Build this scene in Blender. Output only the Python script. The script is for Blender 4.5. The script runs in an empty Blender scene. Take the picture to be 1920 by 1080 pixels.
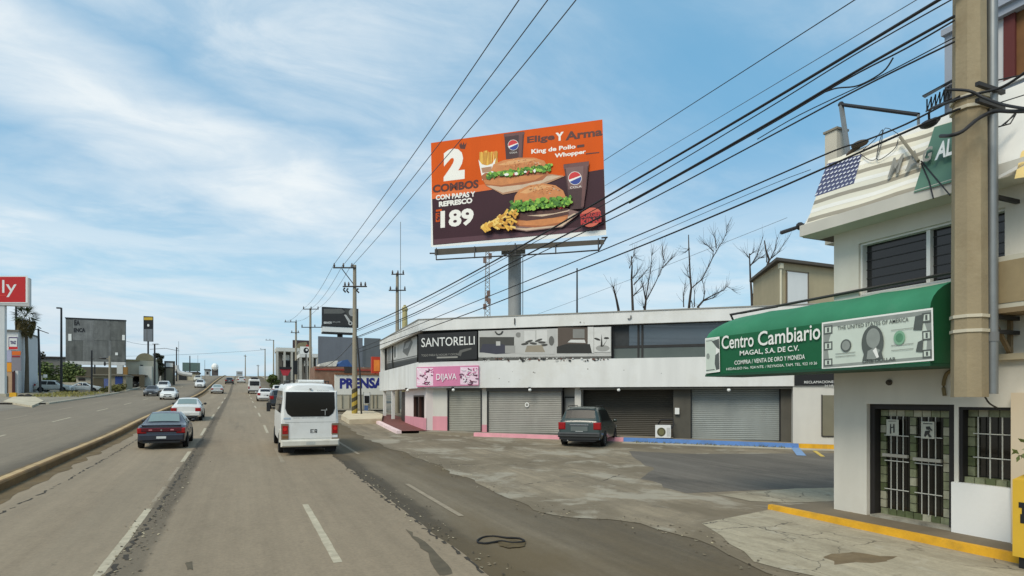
import bpy, math, random
from mathutils import Vector, Matrix, noise
random.seed(7)
SC = bpy.context.scene
COL = SC.collection

# ------------------------------------------------------------------ camera
F, CX, HY, CAMH = 1150.0, 960.0, 748.0, 2.5
TH = math.atan(510 / F)
sT, cT = math.sin(TH), math.cos(TH)
RV = Vector((cT, -sT, 0)); FV = Vector((sT, cT, 0)); CAM = Vector((0, 0, CAMH)); UP = Vector((0, 0, 1))
cd = bpy.data.cameras.new("camera"); cam = bpy.data.objects.new("camera", cd); COL.objects.link(cam)
cam.location = CAM; cam.rotation_euler = (math.pi / 2, 0, -TH)
cd.sensor_width = 36.0; cd.lens = 36.0 * F / 1920.0
cd.shift_y = (HY - 540.0) / 1920.0
cd.clip_start = 0.1; cd.clip_end = 5000
SC.camera = cam

# ------------------------------------------------------------------ world and sun
SUN_EL, SUN_AZ = math.radians(48), math.radians(-125)      # azimuth measured from +Y towards +X
w = bpy.data.worlds.new("World"); SC.world = w; w.use_nodes = True
nt = w.node_tree; N = nt.nodes; L = nt.links
for n in list(N): N.remove(n)
def nd(t, **k):
    n = N.new(t)
    for a, b in k.items(): setattr(n, a, b)
    return n
def wmath(op, a, b=None, clamp=False):
    n = nd('ShaderNodeMath', operation=op); n.use_clamp = clamp
    for i, v in enumerate((a, b)):
        if v is None: continue
        if isinstance(v, (int, float)): n.inputs[i].default_value = v
        else: L.new(v, n.inputs[i])
    return n.outputs[0]
out = nd('ShaderNodeOutputWorld'); bg = nd('ShaderNodeBackground')
sky = nd('ShaderNodeTexSky', sky_type='NISHITA'); sky.sun_disc = False
sky.sun_elevation = SUN_EL; sky.sun_rotation = SUN_AZ; sky.air_density = 1.0; sky.dust_density = 1.2; sky.ozone_density = 1.5
tc = nd('ShaderNodeTexCoord'); sep = nd('ShaderNodeSeparateXYZ'); L.new(tc.outputs['Generated'], sep.inputs[0])
dx, dy, dz = sep.outputs
# azimuth / elevation of the sky direction, in radians (azimuth 0 straight up the road)
az = wmath('ARCTAN2', dx, dy)
el = wmath('ARCSINE', dz)
# cloud layer coordinates: a flat sheet of cloud seen from below
zz = wmath('ADD', wmath('MAXIMUM', dz, 0.0), 0.13)
comb = nd('ShaderNodeCombineXYZ'); L.new(wmath('DIVIDE', dx, zz), comb.inputs[0]); L.new(wmath('DIVIDE', dy, zz), comb.inputs[1])
def wnoise(vec, scale, detail, rough, dist, rot=0.0, sx=1.0, sy=1.0, off=0.0):
    m = nd('ShaderNodeMapping'); L.new(vec, m.inputs[0])
    m.inputs['Rotation'].default_value = (0, 0, rot); m.inputs['Scale'].default_value = (sx, sy, 1); m.inputs['Location'].default_value = (off, off * .7, 0)
    t = nd('ShaderNodeTexNoise'); L.new(m.outputs[0], t.inputs['Vector'])
    t.inputs['Scale'].default_value = scale; t.inputs['Detail'].default_value = detail
    t.inputs['Roughness'].default_value = rough; t.inputs['Distortion'].default_value = dist
    return t.outputs['Fac']
def wramp(v, lo, hi):
    m = nd('ShaderNodeMapRange'); m.interpolation_type = 'SMOOTHSTEP'; L.new(v, m.inputs[0])
    m.inputs[1].default_value = lo; m.inputs[2].default_value = hi
    return m.outputs[0]
def wband(v, lo, hi, soft):
    return wmath('MULTIPLY', wramp(v, lo - soft, lo + soft), wramp(wmath('MULTIPLY', v, -1.0), -hi - soft, -hi + soft))
n1 = wnoise(comb.outputs[0], 0.62, 8, 0.56, 0.35, math.radians(-32), 0.75, 1.15, 3.1)
n2 = wnoise(comb.outputs[0], 1.5, 7, 0.58, 0.4, math.radians(-25), 0.8, 1.1, 8.3)
n3 = wnoise(comb.outputs[0], 4.0, 7, 0.6, 0.4, 0.2, 0.8, 1.1, 1.7)
n5 = wnoise(comb.outputs[0], 3.0, 8, 0.62, .6, math.radians(-28), 0.75, 1.15, 4.4)
comb2 = nd('ShaderNodeCombineXYZ'); L.new(az, comb2.inputs[0]); L.new(wmath('MULTIPLY', el, 3.2), comb2.inputs[1])
n4 = wnoise(comb2.outputs[0], 3.2, 6, 0.6, 0.5, 0.12, 1.0, 1.6, 5.2)     # low stratus streaks
n6 = wnoise(comb2.outputs[0], 2.4, 6, 0.58, 0.5, 0.05, 1.0, 2.2, 9.1)
dens = wmath('ADD', wmath('MULTIPLY', n1, 0.72), wmath('MULTIPLY', n2, 0.28))
# the long bright streak on the left, sinking towards the road
wob = wmath('MULTIPLY', wmath('SUBTRACT', n2, 0.5), 0.16)
lin = wmath('ADD', wmath('SUBTRACT', el, wmath('ADD', wmath('MULTIPLY', az, -0.30), 0.335)), wob)
streak = wmath('MULTIPLY', wband(lin, -0.065, 0.062, 0.06), wband(az, -1.2, 0.24, 0.16))
lin2 = wmath('ADD', wmath('SUBTRACT', el, wmath('ADD', wmath('MULTIPLY', az, -0.10), 0.165)), wmath('MULTIPLY', wob, .7))
streak2 = wmath('MULTIPLY', wband(lin2, -0.015, 0.012, 0.02), wband(az, -0.05, 0.35, 0.1))
leftbank = wmath('MULTIPLY', wband(wmath('ADD', el, wob), 0.06, 0.27, 0.06), wramp(wmath('MULTIPLY', az, -1.0), 0.05, 0.45))
low = wmath('MULTIPLY', wramp(wmath('MULTIPLY', el, -1.0), -0.40, -0.10), wmath('ADD', 0.30, wmath('MULTIPLY', wramp(n4, 0.34, 0.62), 0.75)))
veil = wramp(dens, 0.36, 0.62)
right_clear = wramp(az, 0.35, 0.75)
cov = wmath('MULTIPLY', veil, wmath('SUBTRACT', 0.64, wmath('MULTIPLY', right_clear, 0.20)))
cov = wmath('MULTIPLY', cov, wmath('ADD', 0.62, wmath('MULTIPLY', wramp(n5, .34, .66), 0.6)), True)
cov = wmath('MAXIMUM', cov, wmath('MULTIPLY', streak, wmath('ADD', 0.66, wmath('MULTIPLY', wramp(n3, .3, .7), 0.34))))
cov = wmath('MAXIMUM', cov, wmath('MULTIPLY', streak2, 0.75))
cov = wmath('MAXIMUM', cov, wmath('MULTIPLY', leftbank, wmath('MULTIPLY', wramp(wmath('ADD', dens, wmath('MULTIPLY', n5, .25)), .42, .74), 0.85)))
cov = wmath('MAXIMUM', cov, wmath('MULTIPLY', low, 0.8))
puff = wmath('MULTIPLY', wband(az, -1.2, -.20, .07), wband(wmath('ADD', el, wob), .16, .25, .05))
cov = wmath('MAXIMUM', cov, wmath('MULTIPLY', puff, wmath('ADD', .5, wmath('MULTIPLY', wramp(n5, .3, .65), .42))))
# sky colour: daylight sky, paled by thin high cloud
skys = nd('ShaderNodeMix', data_type='RGBA', blend_type='MULTIPLY'); skys.inputs[0].default_value = 1.0
L.new(sky.outputs[0], skys.inputs[6]); skys.inputs[7].default_value = (0.135, 0.135, 0.122, 1)
pale = nd('ShaderNodeMix', data_type='RGBA'); pale.inputs[0].default_value = 0.62
L.new(skys.outputs[2], pale.inputs[6]); pale.inputs[7].default_value = (0.185, 0.50, 0.78, 1)
hz = nd('ShaderNodeMix', data_type='RGBA'); L.new(wmath('MULTIPLY', wramp(wmath('MULTIPLY', el, -1.0), -0.34, -0.04), 0.75), hz.inputs[0])
L.new(pale.outputs[2], hz.inputs[6]); hz.inputs[7].default_value = (0.42, 0.70, 0.85, 1)
cl = nd('ShaderNodeMix', data_type='RGBA'); L.new(wramp(wmath('ADD', el, wmath('MULTIPLY', n3, .1)), 0.06, 0.27), cl.inputs[0])
lowc = nd('ShaderNodeMix', data_type='RGBA'); L.new(wramp(n6, .44, .60), lowc.inputs[0]); lowc.inputs[6].default_value = (0.46, 0.58, 0.70, 1); lowc.inputs[7].default_value = (0.68, 0.72, 0.76, 1); L.new(lowc.outputs[2], cl.inputs[6]); cl.inputs[7].default_value = (0.80, 0.86, 0.89, 1)
mx = nd('ShaderNodeMix', data_type='RGBA'); L.new(cov, mx.inputs[0]); L.new(hz.outputs[2], mx.inputs[6]); L.new(cl.outputs[2], mx.inputs[7])
L.new(mx.outputs[2], bg.inputs[0]); bg.inputs[1].default_value = 1.0
L.new(bg.outputs[0], out.inputs[0])

sd = bpy.data.lights.new("sun", 'SUN'); sd.energy = 2.4; sd.angle = math.radians(26); sd.color = (1.0, 0.91, 0.76)
sun = bpy.data.objects.new("sun", sd); COL.objects.link(sun)
sdir = Vector((math.sin(SUN_AZ) * math.cos(SUN_EL), math.cos(SUN_AZ) * math.cos(SUN_EL), math.sin(SUN_EL)))
sun.rotation_euler = sdir.to_track_quat('Z', 'Y').to_euler()
sun.location = (-20, -20, 60)
SC.view_settings.view_transform = 'Standard'; SC.view_settings.look = 'None'
SC.view_settings.exposure = 0.10; SC.view_settings.gamma = 1.0; SC.view_settings.use_curve_mapping = False

# ------------------------------------------------------------------ pixel <-> place helpers
def P(px, py, z): return CAM + FV * z + RV * ((px - CX) / F * z) + UP * ((HY - py) / F * z)
def ray(px, py): return FV + RV * ((px - CX) / F) + UP * ((HY - py) / F)
KN = [(-80, 0), (0, 0), (12, .08), (26, .42), (34, .64), (44, 1.06), (75, 2.1), (109, 3.37), (157, 6.1), (220, 9.4), (273, 11.8), (310, 12.6), (360, 12.6), (520, 11.0), (2500, 8.0)]
def H(x, y):
    if y <= KN[0][0]: return KN[0][1]
    for i in range(len(KN) - 1):
        if y <= KN[i + 1][0]:
            (x0, y0), (x1, y1) = KN[i], KN[i + 1]
            d = (y1 - y0) / (x1 - x0)
            m0 = d if i == 0 else 0.5 * (d + (y0 - KN[i - 1][1]) / (x0 - KN[i - 1][0]))
            m1 = d if i + 2 >= len(KN) else 0.5 * (d + (KN[i + 2][1] - y1) / (KN[i + 2][0] - x1))
            t = (y - x0) / (x1 - x0); h = x1 - x0
            return (2*t**3 - 3*t*t + 1) * y0 + (t**3 - 2*t*t + t) * h * m0 + (-2*t**3 + 3*t*t) * y1 + (t**3 - t*t) * h * m1
    return KN[-1][1]
def GZ(px, z):
    p = P(px, HY, z); p.z = H(p.x, p.y); return p
def G(px, py):
    z = 3.0
    while z < 400:
        p = P(px, py, z)
        if p.z <= H(p.x, p.y): return p
        z += 0.05
    return p
class Plane:
    def __init__(s, o, u, n):
        s.o = Vector(o); s.u = Vector(u).normalized(); s.n = Vector(n).normalized()
    def px(s, x, y, off=0.0):
        d = ray(x, y); o = s.o + s.n * off
        return CAM + d * ((o - CAM).dot(s.n) / d.dot(s.n))
    def uv(s, x, y):
        p = s.px(x, y) - s.o
        return p.dot(s.u), p.z
    def at(s, u, v, n=0.0):
        p = s.o + s.u * u + s.n * n; return Vector((p.x, p.y, v + s.o.z))
    def U(s, x): return s.uv(x, HY)[0]
    def V(s, x, y): return s.uv(x, y)[1]

# ------------------------------------------------------------------ mesh builder
ROOTM = {}
class MB:
    def __init__(s): s.v = []; s.f = []; s.m = []
    def add(s, pts, faces, m=0):
        b = len(s.v); s.v += [tuple(p) for p in pts]
        for f in faces: s.f.append([b + i for i in f]); s.m.append(m)
    def poly(s, pts, m=0): s.add(pts, [list(range(len(pts)))], m)
    def hexa(s, a, b, m=0):          # a, b: two quads, corresponding corners
        s.add(list(a) + list(b), [(3, 2, 1, 0), (4, 5, 6, 7), (0, 1, 5, 4), (1, 2, 6, 5), (2, 3, 7, 6), (3, 0, 4, 7)], m)
    def box(s, x0, x1, y0, y1, z0, z1, m=0):
        s.hexa([(x0, y0, z0), (x1, y0, z0), (x1, y1, z0), (x0, y1, z0)], [(x0, y0, z1), (x1, y0, z1), (x1, y1, z1), (x0, y1, z1)], m)
    def fb(s, pl, u0, u1, v0, v1, n0, n1, m=0):
        s.hexa([pl.at(u0, v0, n0), pl.at(u1, v0, n0), pl.at(u1, v0, n1), pl.at(u0, v0, n1)],
               [pl.at(u0, v1, n0), pl.at(u1, v1, n0), pl.at(u1, v1, n1), pl.at(u0, v1, n1)], m)
    def prism(s, pts, vec, m=0):
        vec = Vector(vec); n = len(pts); a = [Vector(p) for p in pts]; b = [p + vec for p in a]
        s.add(a + b, [list(range(n))[::-1], list(range(n, 2 * n))] + [(i, (i + 1) % n, n + (i + 1) % n, n + i) for i in range(n)], m)
    def cyl(s, p0, p1, r0, r1=None, n=12, m=0):
        s.tube([p0, p1], [r0, r0 if r1 is None else r1], n, m)
    def tube(s, pts, r, n=6, m=0, caps=True):
        pts = [Vector(p) for p in pts]; k = len(pts)
        if not isinstance(r, (list, tuple)): r = [r] * k
        base = len(s.v); up = None
        for i in range(k):
            t = (pts[min(i + 1, k - 1)] - pts[max(i - 1, 0)])
            if t.length < 1e-9: t = Vector((0, 0, 1))
            t.normalize()
            if up is None: up = Vector((0, 0, 1)) if abs(t.z) < .9 else Vector((1, 0, 0))
            a = t.cross(up)
            if a.length < 1e-5: a = t.cross(Vector((1, .3, 0)))
            a.normalize(); b = a.cross(t).normalized()
            for j in range(n):
                an = 2 * math.pi * j / n
                s.v.append(tuple(pts[i] + (a * math.cos(an) + b * math.sin(an)) * r[i]))
        for i in range(k - 1):
            for j in range(n):
                s.f.append([base + i * n + j, base + i * n + (j + 1) % n, base + (i + 1) * n + (j + 1) % n, base + (i + 1) * n + j]); s.m.append(m)
        if caps:
            s.f.append([base + j for j in range(n)][::-1]); s.m.append(m)
            s.f.append([base + (k - 1) * n + j for j in range(n)]); s.m.append(m)
    def ball(s, c, rx, ry=None, rz=None, nu=10, nv=6, m=0):
        ry = ry or rx; rz = rz or rx; c = Vector(c); pts = []; fs = []
        for i in range(nv + 1):
            th = math.pi * i / nv
            for j in range(nu):
                ph = 2 * math.pi * j / nu
                pts.append(c + Vector((rx * math.sin(th) * math.cos(ph), ry * math.sin(th) * math.sin(ph), rz * math.cos(th))))
        for i in range(nv):
            for j in range(nu): fs.append((i * nu + j, (i + 1) * nu + j, (i + 1) * nu + (j + 1) % nu, i * nu + (j + 1) % nu))
        s.add(pts, fs, m)
    def mesh(s, name, mats, minv=None, smooth=None):
        me = bpy.data.meshes.new(name)
        vs = s.v if minv is None else [tuple(minv @ Vector(p)) for p in s.v]
        me.from_pydata(vs, [], s.f)
        if not isinstance(mats, (list, tuple)): mats = [mats]
        for m in mats: me.materials.append(m)
        if len(mats) > 1: me.polygons.foreach_set('material_index', s.m)
        me.validate(); 
        if smooth is not None:
            me.polygons.foreach_set('use_smooth', [True] * len(me.polygons))
            me.set_sharp_from_angle(angle=math.radians(smooth))
        me.update(); return me

def tag(o, label, cat, group=None):
    o['label'] = label; o['category'] = cat
    if group: o['group'] = group
    return o
def thing(name, label, cat, loc, rz=0.0, group=None):
    o = bpy.data.objects.new(name, None); COL.objects.link(o); o.empty_display_size = .3
    o.location = loc; o.rotation_euler = (0, 0, rz)
    ROOTM[o.name] = (Matrix.Translation(Vector(loc)) @ Matrix.Rotation(rz, 4, 'Z')).inverted()
    return tag(o, label, cat, group)
def part(name, mb, mats, parent, world=True, smooth=None, label=None):
    minv = ROOTM[parent.name] if world else None
    o = bpy.data.objects.new(name, mb.mesh(name, mats, minv, smooth)); COL.objects.link(o); o.parent = parent
    ROOTM[o.name] = ROOTM[parent.name]
    if label: o['label'] = label
    return o
def solo(name, mb, mats, label, cat, group=None, smooth=None):
    n = len(mb.v); x = sum(p[0] for p in mb.v) / n; y = sum(p[1] for p in mb.v) / n; z = min(p[2] for p in mb.v)
    m = Matrix.Translation((-x, -y, -z))
    o = bpy.data.objects.new(name, mb.mesh(name, mats, m, smooth)); COL.objects.link(o); o.location = (x, y, z)
    return tag(o, label, cat, group)
def struct(name, mb, mats, smooth=None):
    o = bpy.data.objects.new(name, mb.mesh(name, mats, None, smooth)); COL.objects.link(o); o['kind'] = 'structure'; return o
def copy_tree(o, parent=None):
    c = o.copy(); COL.objects.link(c)
    if parent: c.parent = parent
    for ch in list(o.children): copy_tree(ch, c)
    return c

# ------------------------------------------------------------------ materials
def lin(c):
    return tuple(((x / 255) / 12.92 if x / 255 <= .04045 else ((x / 255 + .055) / 1.055) ** 2.4) for x in c)
MATS = {}
def mat(name, rgb, rough=0.7, var=0.10, scale=1.5, metal=0.0, bump=0.0, bscale=30, spec=0.5, srgb=True, streak=0.0, dirt=None, coat=0.0, wave=None, alpha=None):
    """plain surface with uneven tone (noise), optional rain streaks, dirt colour and corrugation"""
    if name in MATS: return MATS[name]
    m = bpy.data.materials.new(name); m.use_nodes = True; MATS[name] = m
    t = m.node_tree; n = t.nodes; l = t.links; b = n['Principled BSDF']
    c = lin(rgb) if srgb else rgb
    b.inputs['Roughness'].default_value = rough; b.inputs['Metallic'].default_value = metal
    b.inputs['Specular IOR Level'].default_value = spec; b.inputs['Coat Weight'].default_value = coat
    b.inputs['Base Color'].default_value = (*c, 1)
    tcn = n.new('ShaderNodeTexCoord')
    if var or streak or dirt:
        nz = n.new('ShaderNodeTexNoise'); nz.inputs['Scale'].default_value = scale; nz.inputs['Detail'].default_value = 6; nz.inputs['Roughness'].default_value = .6
        l.new(tcn.outputs['Object'], nz.inputs['Vector'])
        mr = n.new('ShaderNodeMapRange'); l.new(nz.outputs['Fac'], mr.inputs[0]); mr.inputs[1].default_value = .25; mr.inputs[2].default_value = .75
        mr.inputs[3].default_value = 1 - var; mr.inputs[4].default_value = 1 + var
        fac = mr.outputs[0]
        if streak:
            mp = n.new('ShaderNodeMapping'); l.new(tcn.outputs['Object'], mp.inputs[0]); mp.inputs['Scale'].default_value = (1.1, 1.1, .14)
            ns = n.new('ShaderNodeTexNoise'); ns.inputs['Scale'].default_value = 1.6; ns.inputs['Detail'].default_value = 5; l.new(mp.outputs[0], ns.inputs['Vector'])
            ms = n.new('ShaderNodeMapRange'); l.new(ns.outputs['Fac'], ms.inputs[0]); ms.inputs[1].default_value = .35; ms.inputs[2].default_value = .75
            ms.inputs[3].default_value = 1; ms.inputs[4].default_value = 1 - streak
            mu = n.new('ShaderNodeMath'); mu.operation = 'MULTIPLY'; l.new(fac, mu.inputs[0]); l.new(ms.outputs[0], mu.inputs[1]); fac = mu.outputs[0]
        mx = n.new('ShaderNodeVectorMath'); mx.operation = 'SCALE'; mx.inputs[0].default_value = c; l.new(fac, mx.inputs['Scale'])
        colr = mx.outputs[0]
        if dirt:
            nd2 = n.new('ShaderNodeTexNoise'); nd2.inputs['Scale'].default_value = scale * .6; nd2.inputs['Detail'].default_value = 8; nd2.inputs['Roughness'].default_value = .7
            l.new(tcn.outputs['Object'], nd2.inputs['Vector'])
            rr = n.new('ShaderNodeMapRange'); l.new(nd2.outputs['Fac'], rr.inputs[0]); rr.inputs[1].default_value = .5; rr.inputs[2].default_value = .72; rr.inputs[4].default_value = .7
            mm = n.new('ShaderNodeMix'); mm.data_type = 'RGBA'; l.new(rr.outputs[0], mm.inputs[0]); l.new(colr, mm.inputs[6]); mm.inputs[7].default_value = (*lin(dirt), 1); colr = mm.outputs[2]
        l.new(colr, b.inputs['Base Color'])
    hgt = None
    if bump:
        nb = n.new('ShaderNodeTexNoise'); nb.inputs['Scale'].default_value = bscale; nb.inputs['Detail'].default_value = 5
        l.new(tcn.outputs['Object'], nb.inputs['Vector']); hgt = nb.outputs['Fac']
    if wave:
        wv = n.new('ShaderNodeTexWave'); wv.wave_type = 'BANDS'; wv.bands_direction = wave[0]; wv.inputs['Scale'].default_value = wave[1]
        wv.inputs['Distortion'].default_value = 0; l.new(tcn.outputs['Object'], wv.inputs['Vector']); hgt = wv.outputs['Fac']; bump = wave[2]
    if hgt is not None:
        bp = n.new('ShaderNodeBump'); bp.inputs['Strength'].default_value = min(1, bump); bp.inputs['Distance'].default_value = .02
        l.new(hgt, bp.inputs['Height']); l.new(bp.outputs[0], b.inputs['Normal'])
    return m

def road_mat(name, base, bands, grain=.14, crack=0.0, patches=None, rough=.85, jitter=.35):
    """road surface: object-space noise stretched along the road, wear bands by lane position X, cracks"""
    m = bpy.data.materials.new(name); m.use_nodes = True; MATS[name] = m
    t = m.node_tree; n = t.nodes; l = t.links; b = n['Principled BSDF']; b.inputs['Roughness'].default_value = rough; b.inputs['Specular IOR Level'].default_value = .25
    tcn = n.new('ShaderNodeTexCoord')
    def nz(scale, sc, det=6, rg=.6, dist=0.0):
        mp = n.new('ShaderNodeMapping'); l.new(tcn.outputs['Object'], mp.inputs[0]); mp.inputs['Scale'].default_value = sc
        q = n.new('ShaderNodeTexNoise'); q.inputs['Scale'].default_value = scale; q.inputs['Detail'].default_value = det; q.inputs['Roughness'].default_value = rg; q.inputs['Distortion'].default_value = dist
        l.new(mp.outputs[0], q.inputs['Vector']); return q.outputs['Fac']
    def mr(v, a, b_, c, d):
        q = n.new('ShaderNodeMapRange'); l.new(v, q.inputs[0])
        for i, x in enumerate((a, b_, c, d)): q.inputs[i + 1].default_value = x
        return q.outputs[0]
    def mm(op, a, b_):
        q = n.new('ShaderNodeMath'); q.operation = op
        for i, x in enumerate((a, b_)):
            if isinstance(x, (int, float)): q.inputs[i].default_value = x
            else: l.new(x, q.inputs[i])
        return q.outputs[0]
    big = mr(nz(.35, (1.2, .25, 1), 5), .3, .7, 1 - grain, 1 + grain)
    fine = mm('MULTIPLY', mr(nz(16, (1, 1, 1), 5, .75), .3, .7, .86, 1.14), mr(nz(3.5, (1, .45, 1), 6, .7), .3, .7, .93, 1.07))
    long_ = mr(nz(1.6, (2.4, .05, 1), 6, .65), .3, .7, 1 - grain * .9, 1 + grain * .9)
    fac = mm('MULTIPLY', mm('MULTIPLY', big, fine), long_)
    colr = None
    sp = n.new('ShaderNodeSeparateXYZ'); l.new(tcn.outputs['Object'], sp.inputs[0])
    if bands:
        x = mm('ADD', sp.outputs[0], mm('MULTIPLY', mm('SUBTRACT', nz(.9, (.6, .5, 1), 6, .65), .5), jitter * 2))
        x0, x1 = bands[0][0], bands[-1][0]
        cr = n.new('ShaderNodeValToRGB'); l.new(mr(x, x0, x1, 0, 1), cr.inputs[0])
        el_ = cr.color_ramp.elements
        while len(el_) > 1: el_.remove(el_[0])
        for i, (xx, vv) in enumerate(bands):
            e = el_[0] if i == 0 else el_.new((xx - x0) / (x1 - x0))
            e.position = (xx - x0) / (x1 - x0); e.color = (vv, vv, vv, 1)
        fac = mm('MULTIPLY', fac, cr.outputs[0])
    vm = n.new('ShaderNodeVectorMath'); vm.operation = 'SCALE'; vm.inputs[0].default_value = base; l.new(fac, vm.inputs['Scale']); colr = vm.outputs[0]
    for (pc, sc, lo, hi, amt, strv) in (patches or []):
        f = mr(nz(sc, strv, 8, .65, .4), lo, hi, 0, amt)
        mx = n.new('ShaderNodeMix'); mx.data_type = 'RGBA'; l.new(f, mx.inputs[0]); l.new(colr, mx.inputs[6]); mx.inputs[7].default_value = (*pc, 1); colr = mx.outputs[2]
    if crack:
        mp = n.new('ShaderNodeMapping'); l.new(tcn.outputs['Object'], mp.inputs[0])
        ns = n.new('ShaderNodeTexNoise'); ns.inputs['Scale'].default_value = 1.2; ns.inputs['Detail'].default_value = 6; l.new(mp.outputs[0], ns.inputs['Vector'])
        ad = n.new('ShaderNodeMixRGB'); ad.blend_type = 'ADD'; ad.inputs[0].default_value = 1.0; l.new(mp.outputs[0], ad.inputs[1]); l.new(ns.outputs['Color'], ad.inputs[2])
        vo = n.new('ShaderNodeTexVoronoi'); vo.feature = 'DISTANCE_TO_EDGE'; vo.inputs['Scale'].default_value = .95; l.new(ad.outputs[0], vo.inputs['Vector'])
        msk = mr(nz(.6, (1, 1, 1), 4), .42, .56, 0, 1)
        f = mm('MULTIPLY', mr(vo.outputs['Distance'], 0.0, .018, crack, 0), msk)
        mx = n.new('ShaderNodeMix'); mx.data_type = 'RGBA'; l.new(f, mx.inputs[0]); l.new(colr, mx.inputs[6]); mx.inputs[7].default_value = (.035, .03, .025, 1); colr = mx.outputs[2]
    l.new(colr, b.inputs['Base Color'])
    bp = n.new('ShaderNodeBump'); bp.inputs['Strength'].default_value = .35; bp.inputs['Distance'].default_value = .01
    l.new(nz(45, (1, 1, 1), 3), bp.inputs['Height']); l.new(bp.outputs[0], b.inputs['Normal'])
    return m
def glass(name, rgb, rough=.06, spec=.7):
    return mat(name, rgb, rough=rough, var=.05, scale=1, spec=spec)

WHITE_WALL = mat('white_wall', (218, 215, 205), .85, .05, .6, streak=.07, bump=.15, bscale=12)
WHITE = mat('white_paint', (222, 222, 218), .5, .04)
SIGNW = mat('sign_white', (232, 232, 226), .5, .03)
BLACK = mat('black_paint', (26, 26, 27), .5, .1)
DARK = mat('dark_metal', (48, 47, 46), .55, .15, 3, metal=.3)
GALV = mat('galvanised_steel', (140, 143, 142), .45, .12, 3, metal=.6, streak=.2)
CONC = mat('pole_concrete', (150, 142, 124), .9, .10, 2, streak=.18, bump=.3, bscale=20)
WIRE = mat('cable_black', (28, 28, 30), .6, 0)
WIREG = mat('cable_grey', (78, 80, 84), .6, 0)
RUBBER = mat('rubber', (24, 24, 24), .85, .1, 8)
STEEL = mat('wheel_rim', (150, 152, 152), .35, .1, 8, metal=.7)
GLASSD = glass('dark_glass', (20, 22, 24))
REDL = mat('red_lens', (150, 14, 16), .2, .1, 20)
AMBER = mat('amber_lens', (190, 96, 24), .2, .1, 20)
CLEARL = mat('clear_lens', (215, 218, 220), .12, .05, 20)
CHROME = mat('chrome', (190, 190, 190), .2, .05, 4, metal=.9)
PLATE = mat('plate', (205, 208, 205), .4, .05, 20)

# ------------------------------------------------------------------ flat printed artwork on a plane
GLY = {}
def glyphs(txt, bold=0.0, ext=0.0, space=1.0, shear=0.0):
    k = (txt, bold, ext, space, shear)
    if k in GLY: return GLY[k]
    cu = bpy.data.curves.new('lettering', 'FONT'); cu.body = txt; cu.size = 1; cu.offset = bold; cu.resolution_u = 3; cu.extrude = ext; cu.space_character = space; cu.shear = shear
    cu.align_x = 'LEFT'
    ob = bpy.data.objects.new('lettering', cu); me = bpy.data.meshes.new_from_object(ob)
    vs = [tuple(v.co) for v in me.vertices]; fs = [list(p.vertices) for p in me.polygons]
    bpy.data.objects.remove(ob); bpy.data.curves.remove(cu); bpy.data.meshes.remove(me)
    xs = [v[0] for v in vs]; ys = [v[1] for v in vs]; x0, x1, y0, y1 = min(xs), max(xs), min(ys), max(ys)
    GLY[k] = ([((v[0] - x0) / (x1 - x0), (v[1] - y0) / (y1 - y0), v[2]) for v in vs], fs)
    return GLY[k]
class Art:
    """shapes printed on a plane, placed by where they sit on it; each print lies 2 mm over the one before"""
    def __init__(s, pl, off=.004, step=.0008): s.pl = pl; s.off = off; s.step = step; s.mb = MB(); s.mats = []
    def mi(s, m):
        if m not in s.mats: s.mats.append(m)
        return s.mats.index(m)
    def poly(s, pts, m):
        s.mb.poly([s.pl.px(x, y, s.off) for x, y in pts], s.mi(m)); s.off += s.step
    def rect(s, x0, y0, x1, y1, m, y0b=None, y1b=None):
        s.poly([(x0, y1), (x1, y1 if y1b is None else y1b), (x1, y0 if y0b is None else y0b), (x0, y0)], m)
    def disc(s, x, y, rx, ry, m, n=20, a0=0, a1=360, tilt=0.0):
        pts = []
        for i in range(n):
            a = math.radians(a0 + (a1 - a0) * i / (n if a1 - a0 >= 360 else n - 1))
            ddx = rx * math.cos(a); pts.append((x + ddx, y - ry * math.sin(a) + tilt * ddx))
        s.poly(pts[::-1] if False else pts, m)
    def text(s, txt, q, m, bold=0.0, ext=0.0, space=1.0, shear=0.0):
        """q = [(bottom left), (bottom right), (top right), (top left)]"""
        vs, fs = glyphs(txt, bold, ext, space, shear)
        pts = []
        for a, b, c in vs:
            x = (1 - b) * ((1 - a) * q[0][0] + a * q[1][0]) + b * ((1 - a) * q[3][0] + a * q[2][0])
            y = (1 - b) * ((1 - a) * q[0][1] + a * q[1][1]) + b * ((1 - a) * q[3][1] + a * q[2][1])
            pts.append(s.pl.px(x, y, s.off + ext + c))
        s.mb.add(pts, fs, s.mi(m)); s.off += s.step + 2 * ext
    def line(s, txt, x0, x1, yb0, yb1, h0, h1, m, **k):
        s.text(txt, [(x0, yb0), (x1, yb1), (x1, yb1 - h1), (x0, yb0 - h0)], m, **k)
    def blobs(s, x0, y0, x1, y1, mlist, n, rmin, rmax, seed=1, y0b=None, y1b=None, jag=.35):
        rnd = random.Random(seed)
        for i in range(n):
            t = rnd.random(); x = x0 + (x1 - x0) * t
            a = y0 + ((y0b if y0b is not None else y0) - y0) * t; b = y1 + ((y1b if y1b is not None else y1) - y1) * t
            y = a + (b - a) * rnd.random(); r = rnd.uniform(rmin, rmax); k = rnd.randint(6, 10); ph = rnd.random() * 6
            rx = r * rnd.uniform(.7, 1.6)
            s.poly([(x + rx * (1 + rnd.uniform(-jag, jag)) * math.cos(ph + 6.283 * j / k), y + r * (1 + rnd.uniform(-jag, jag)) * math.sin(ph + 6.283 * j / k)) for j in range(k)], rnd.choice(mlist))
    def done(s, name, parent, label=None): return part(name, s.mb, s.mats, parent, label=label)
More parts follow.
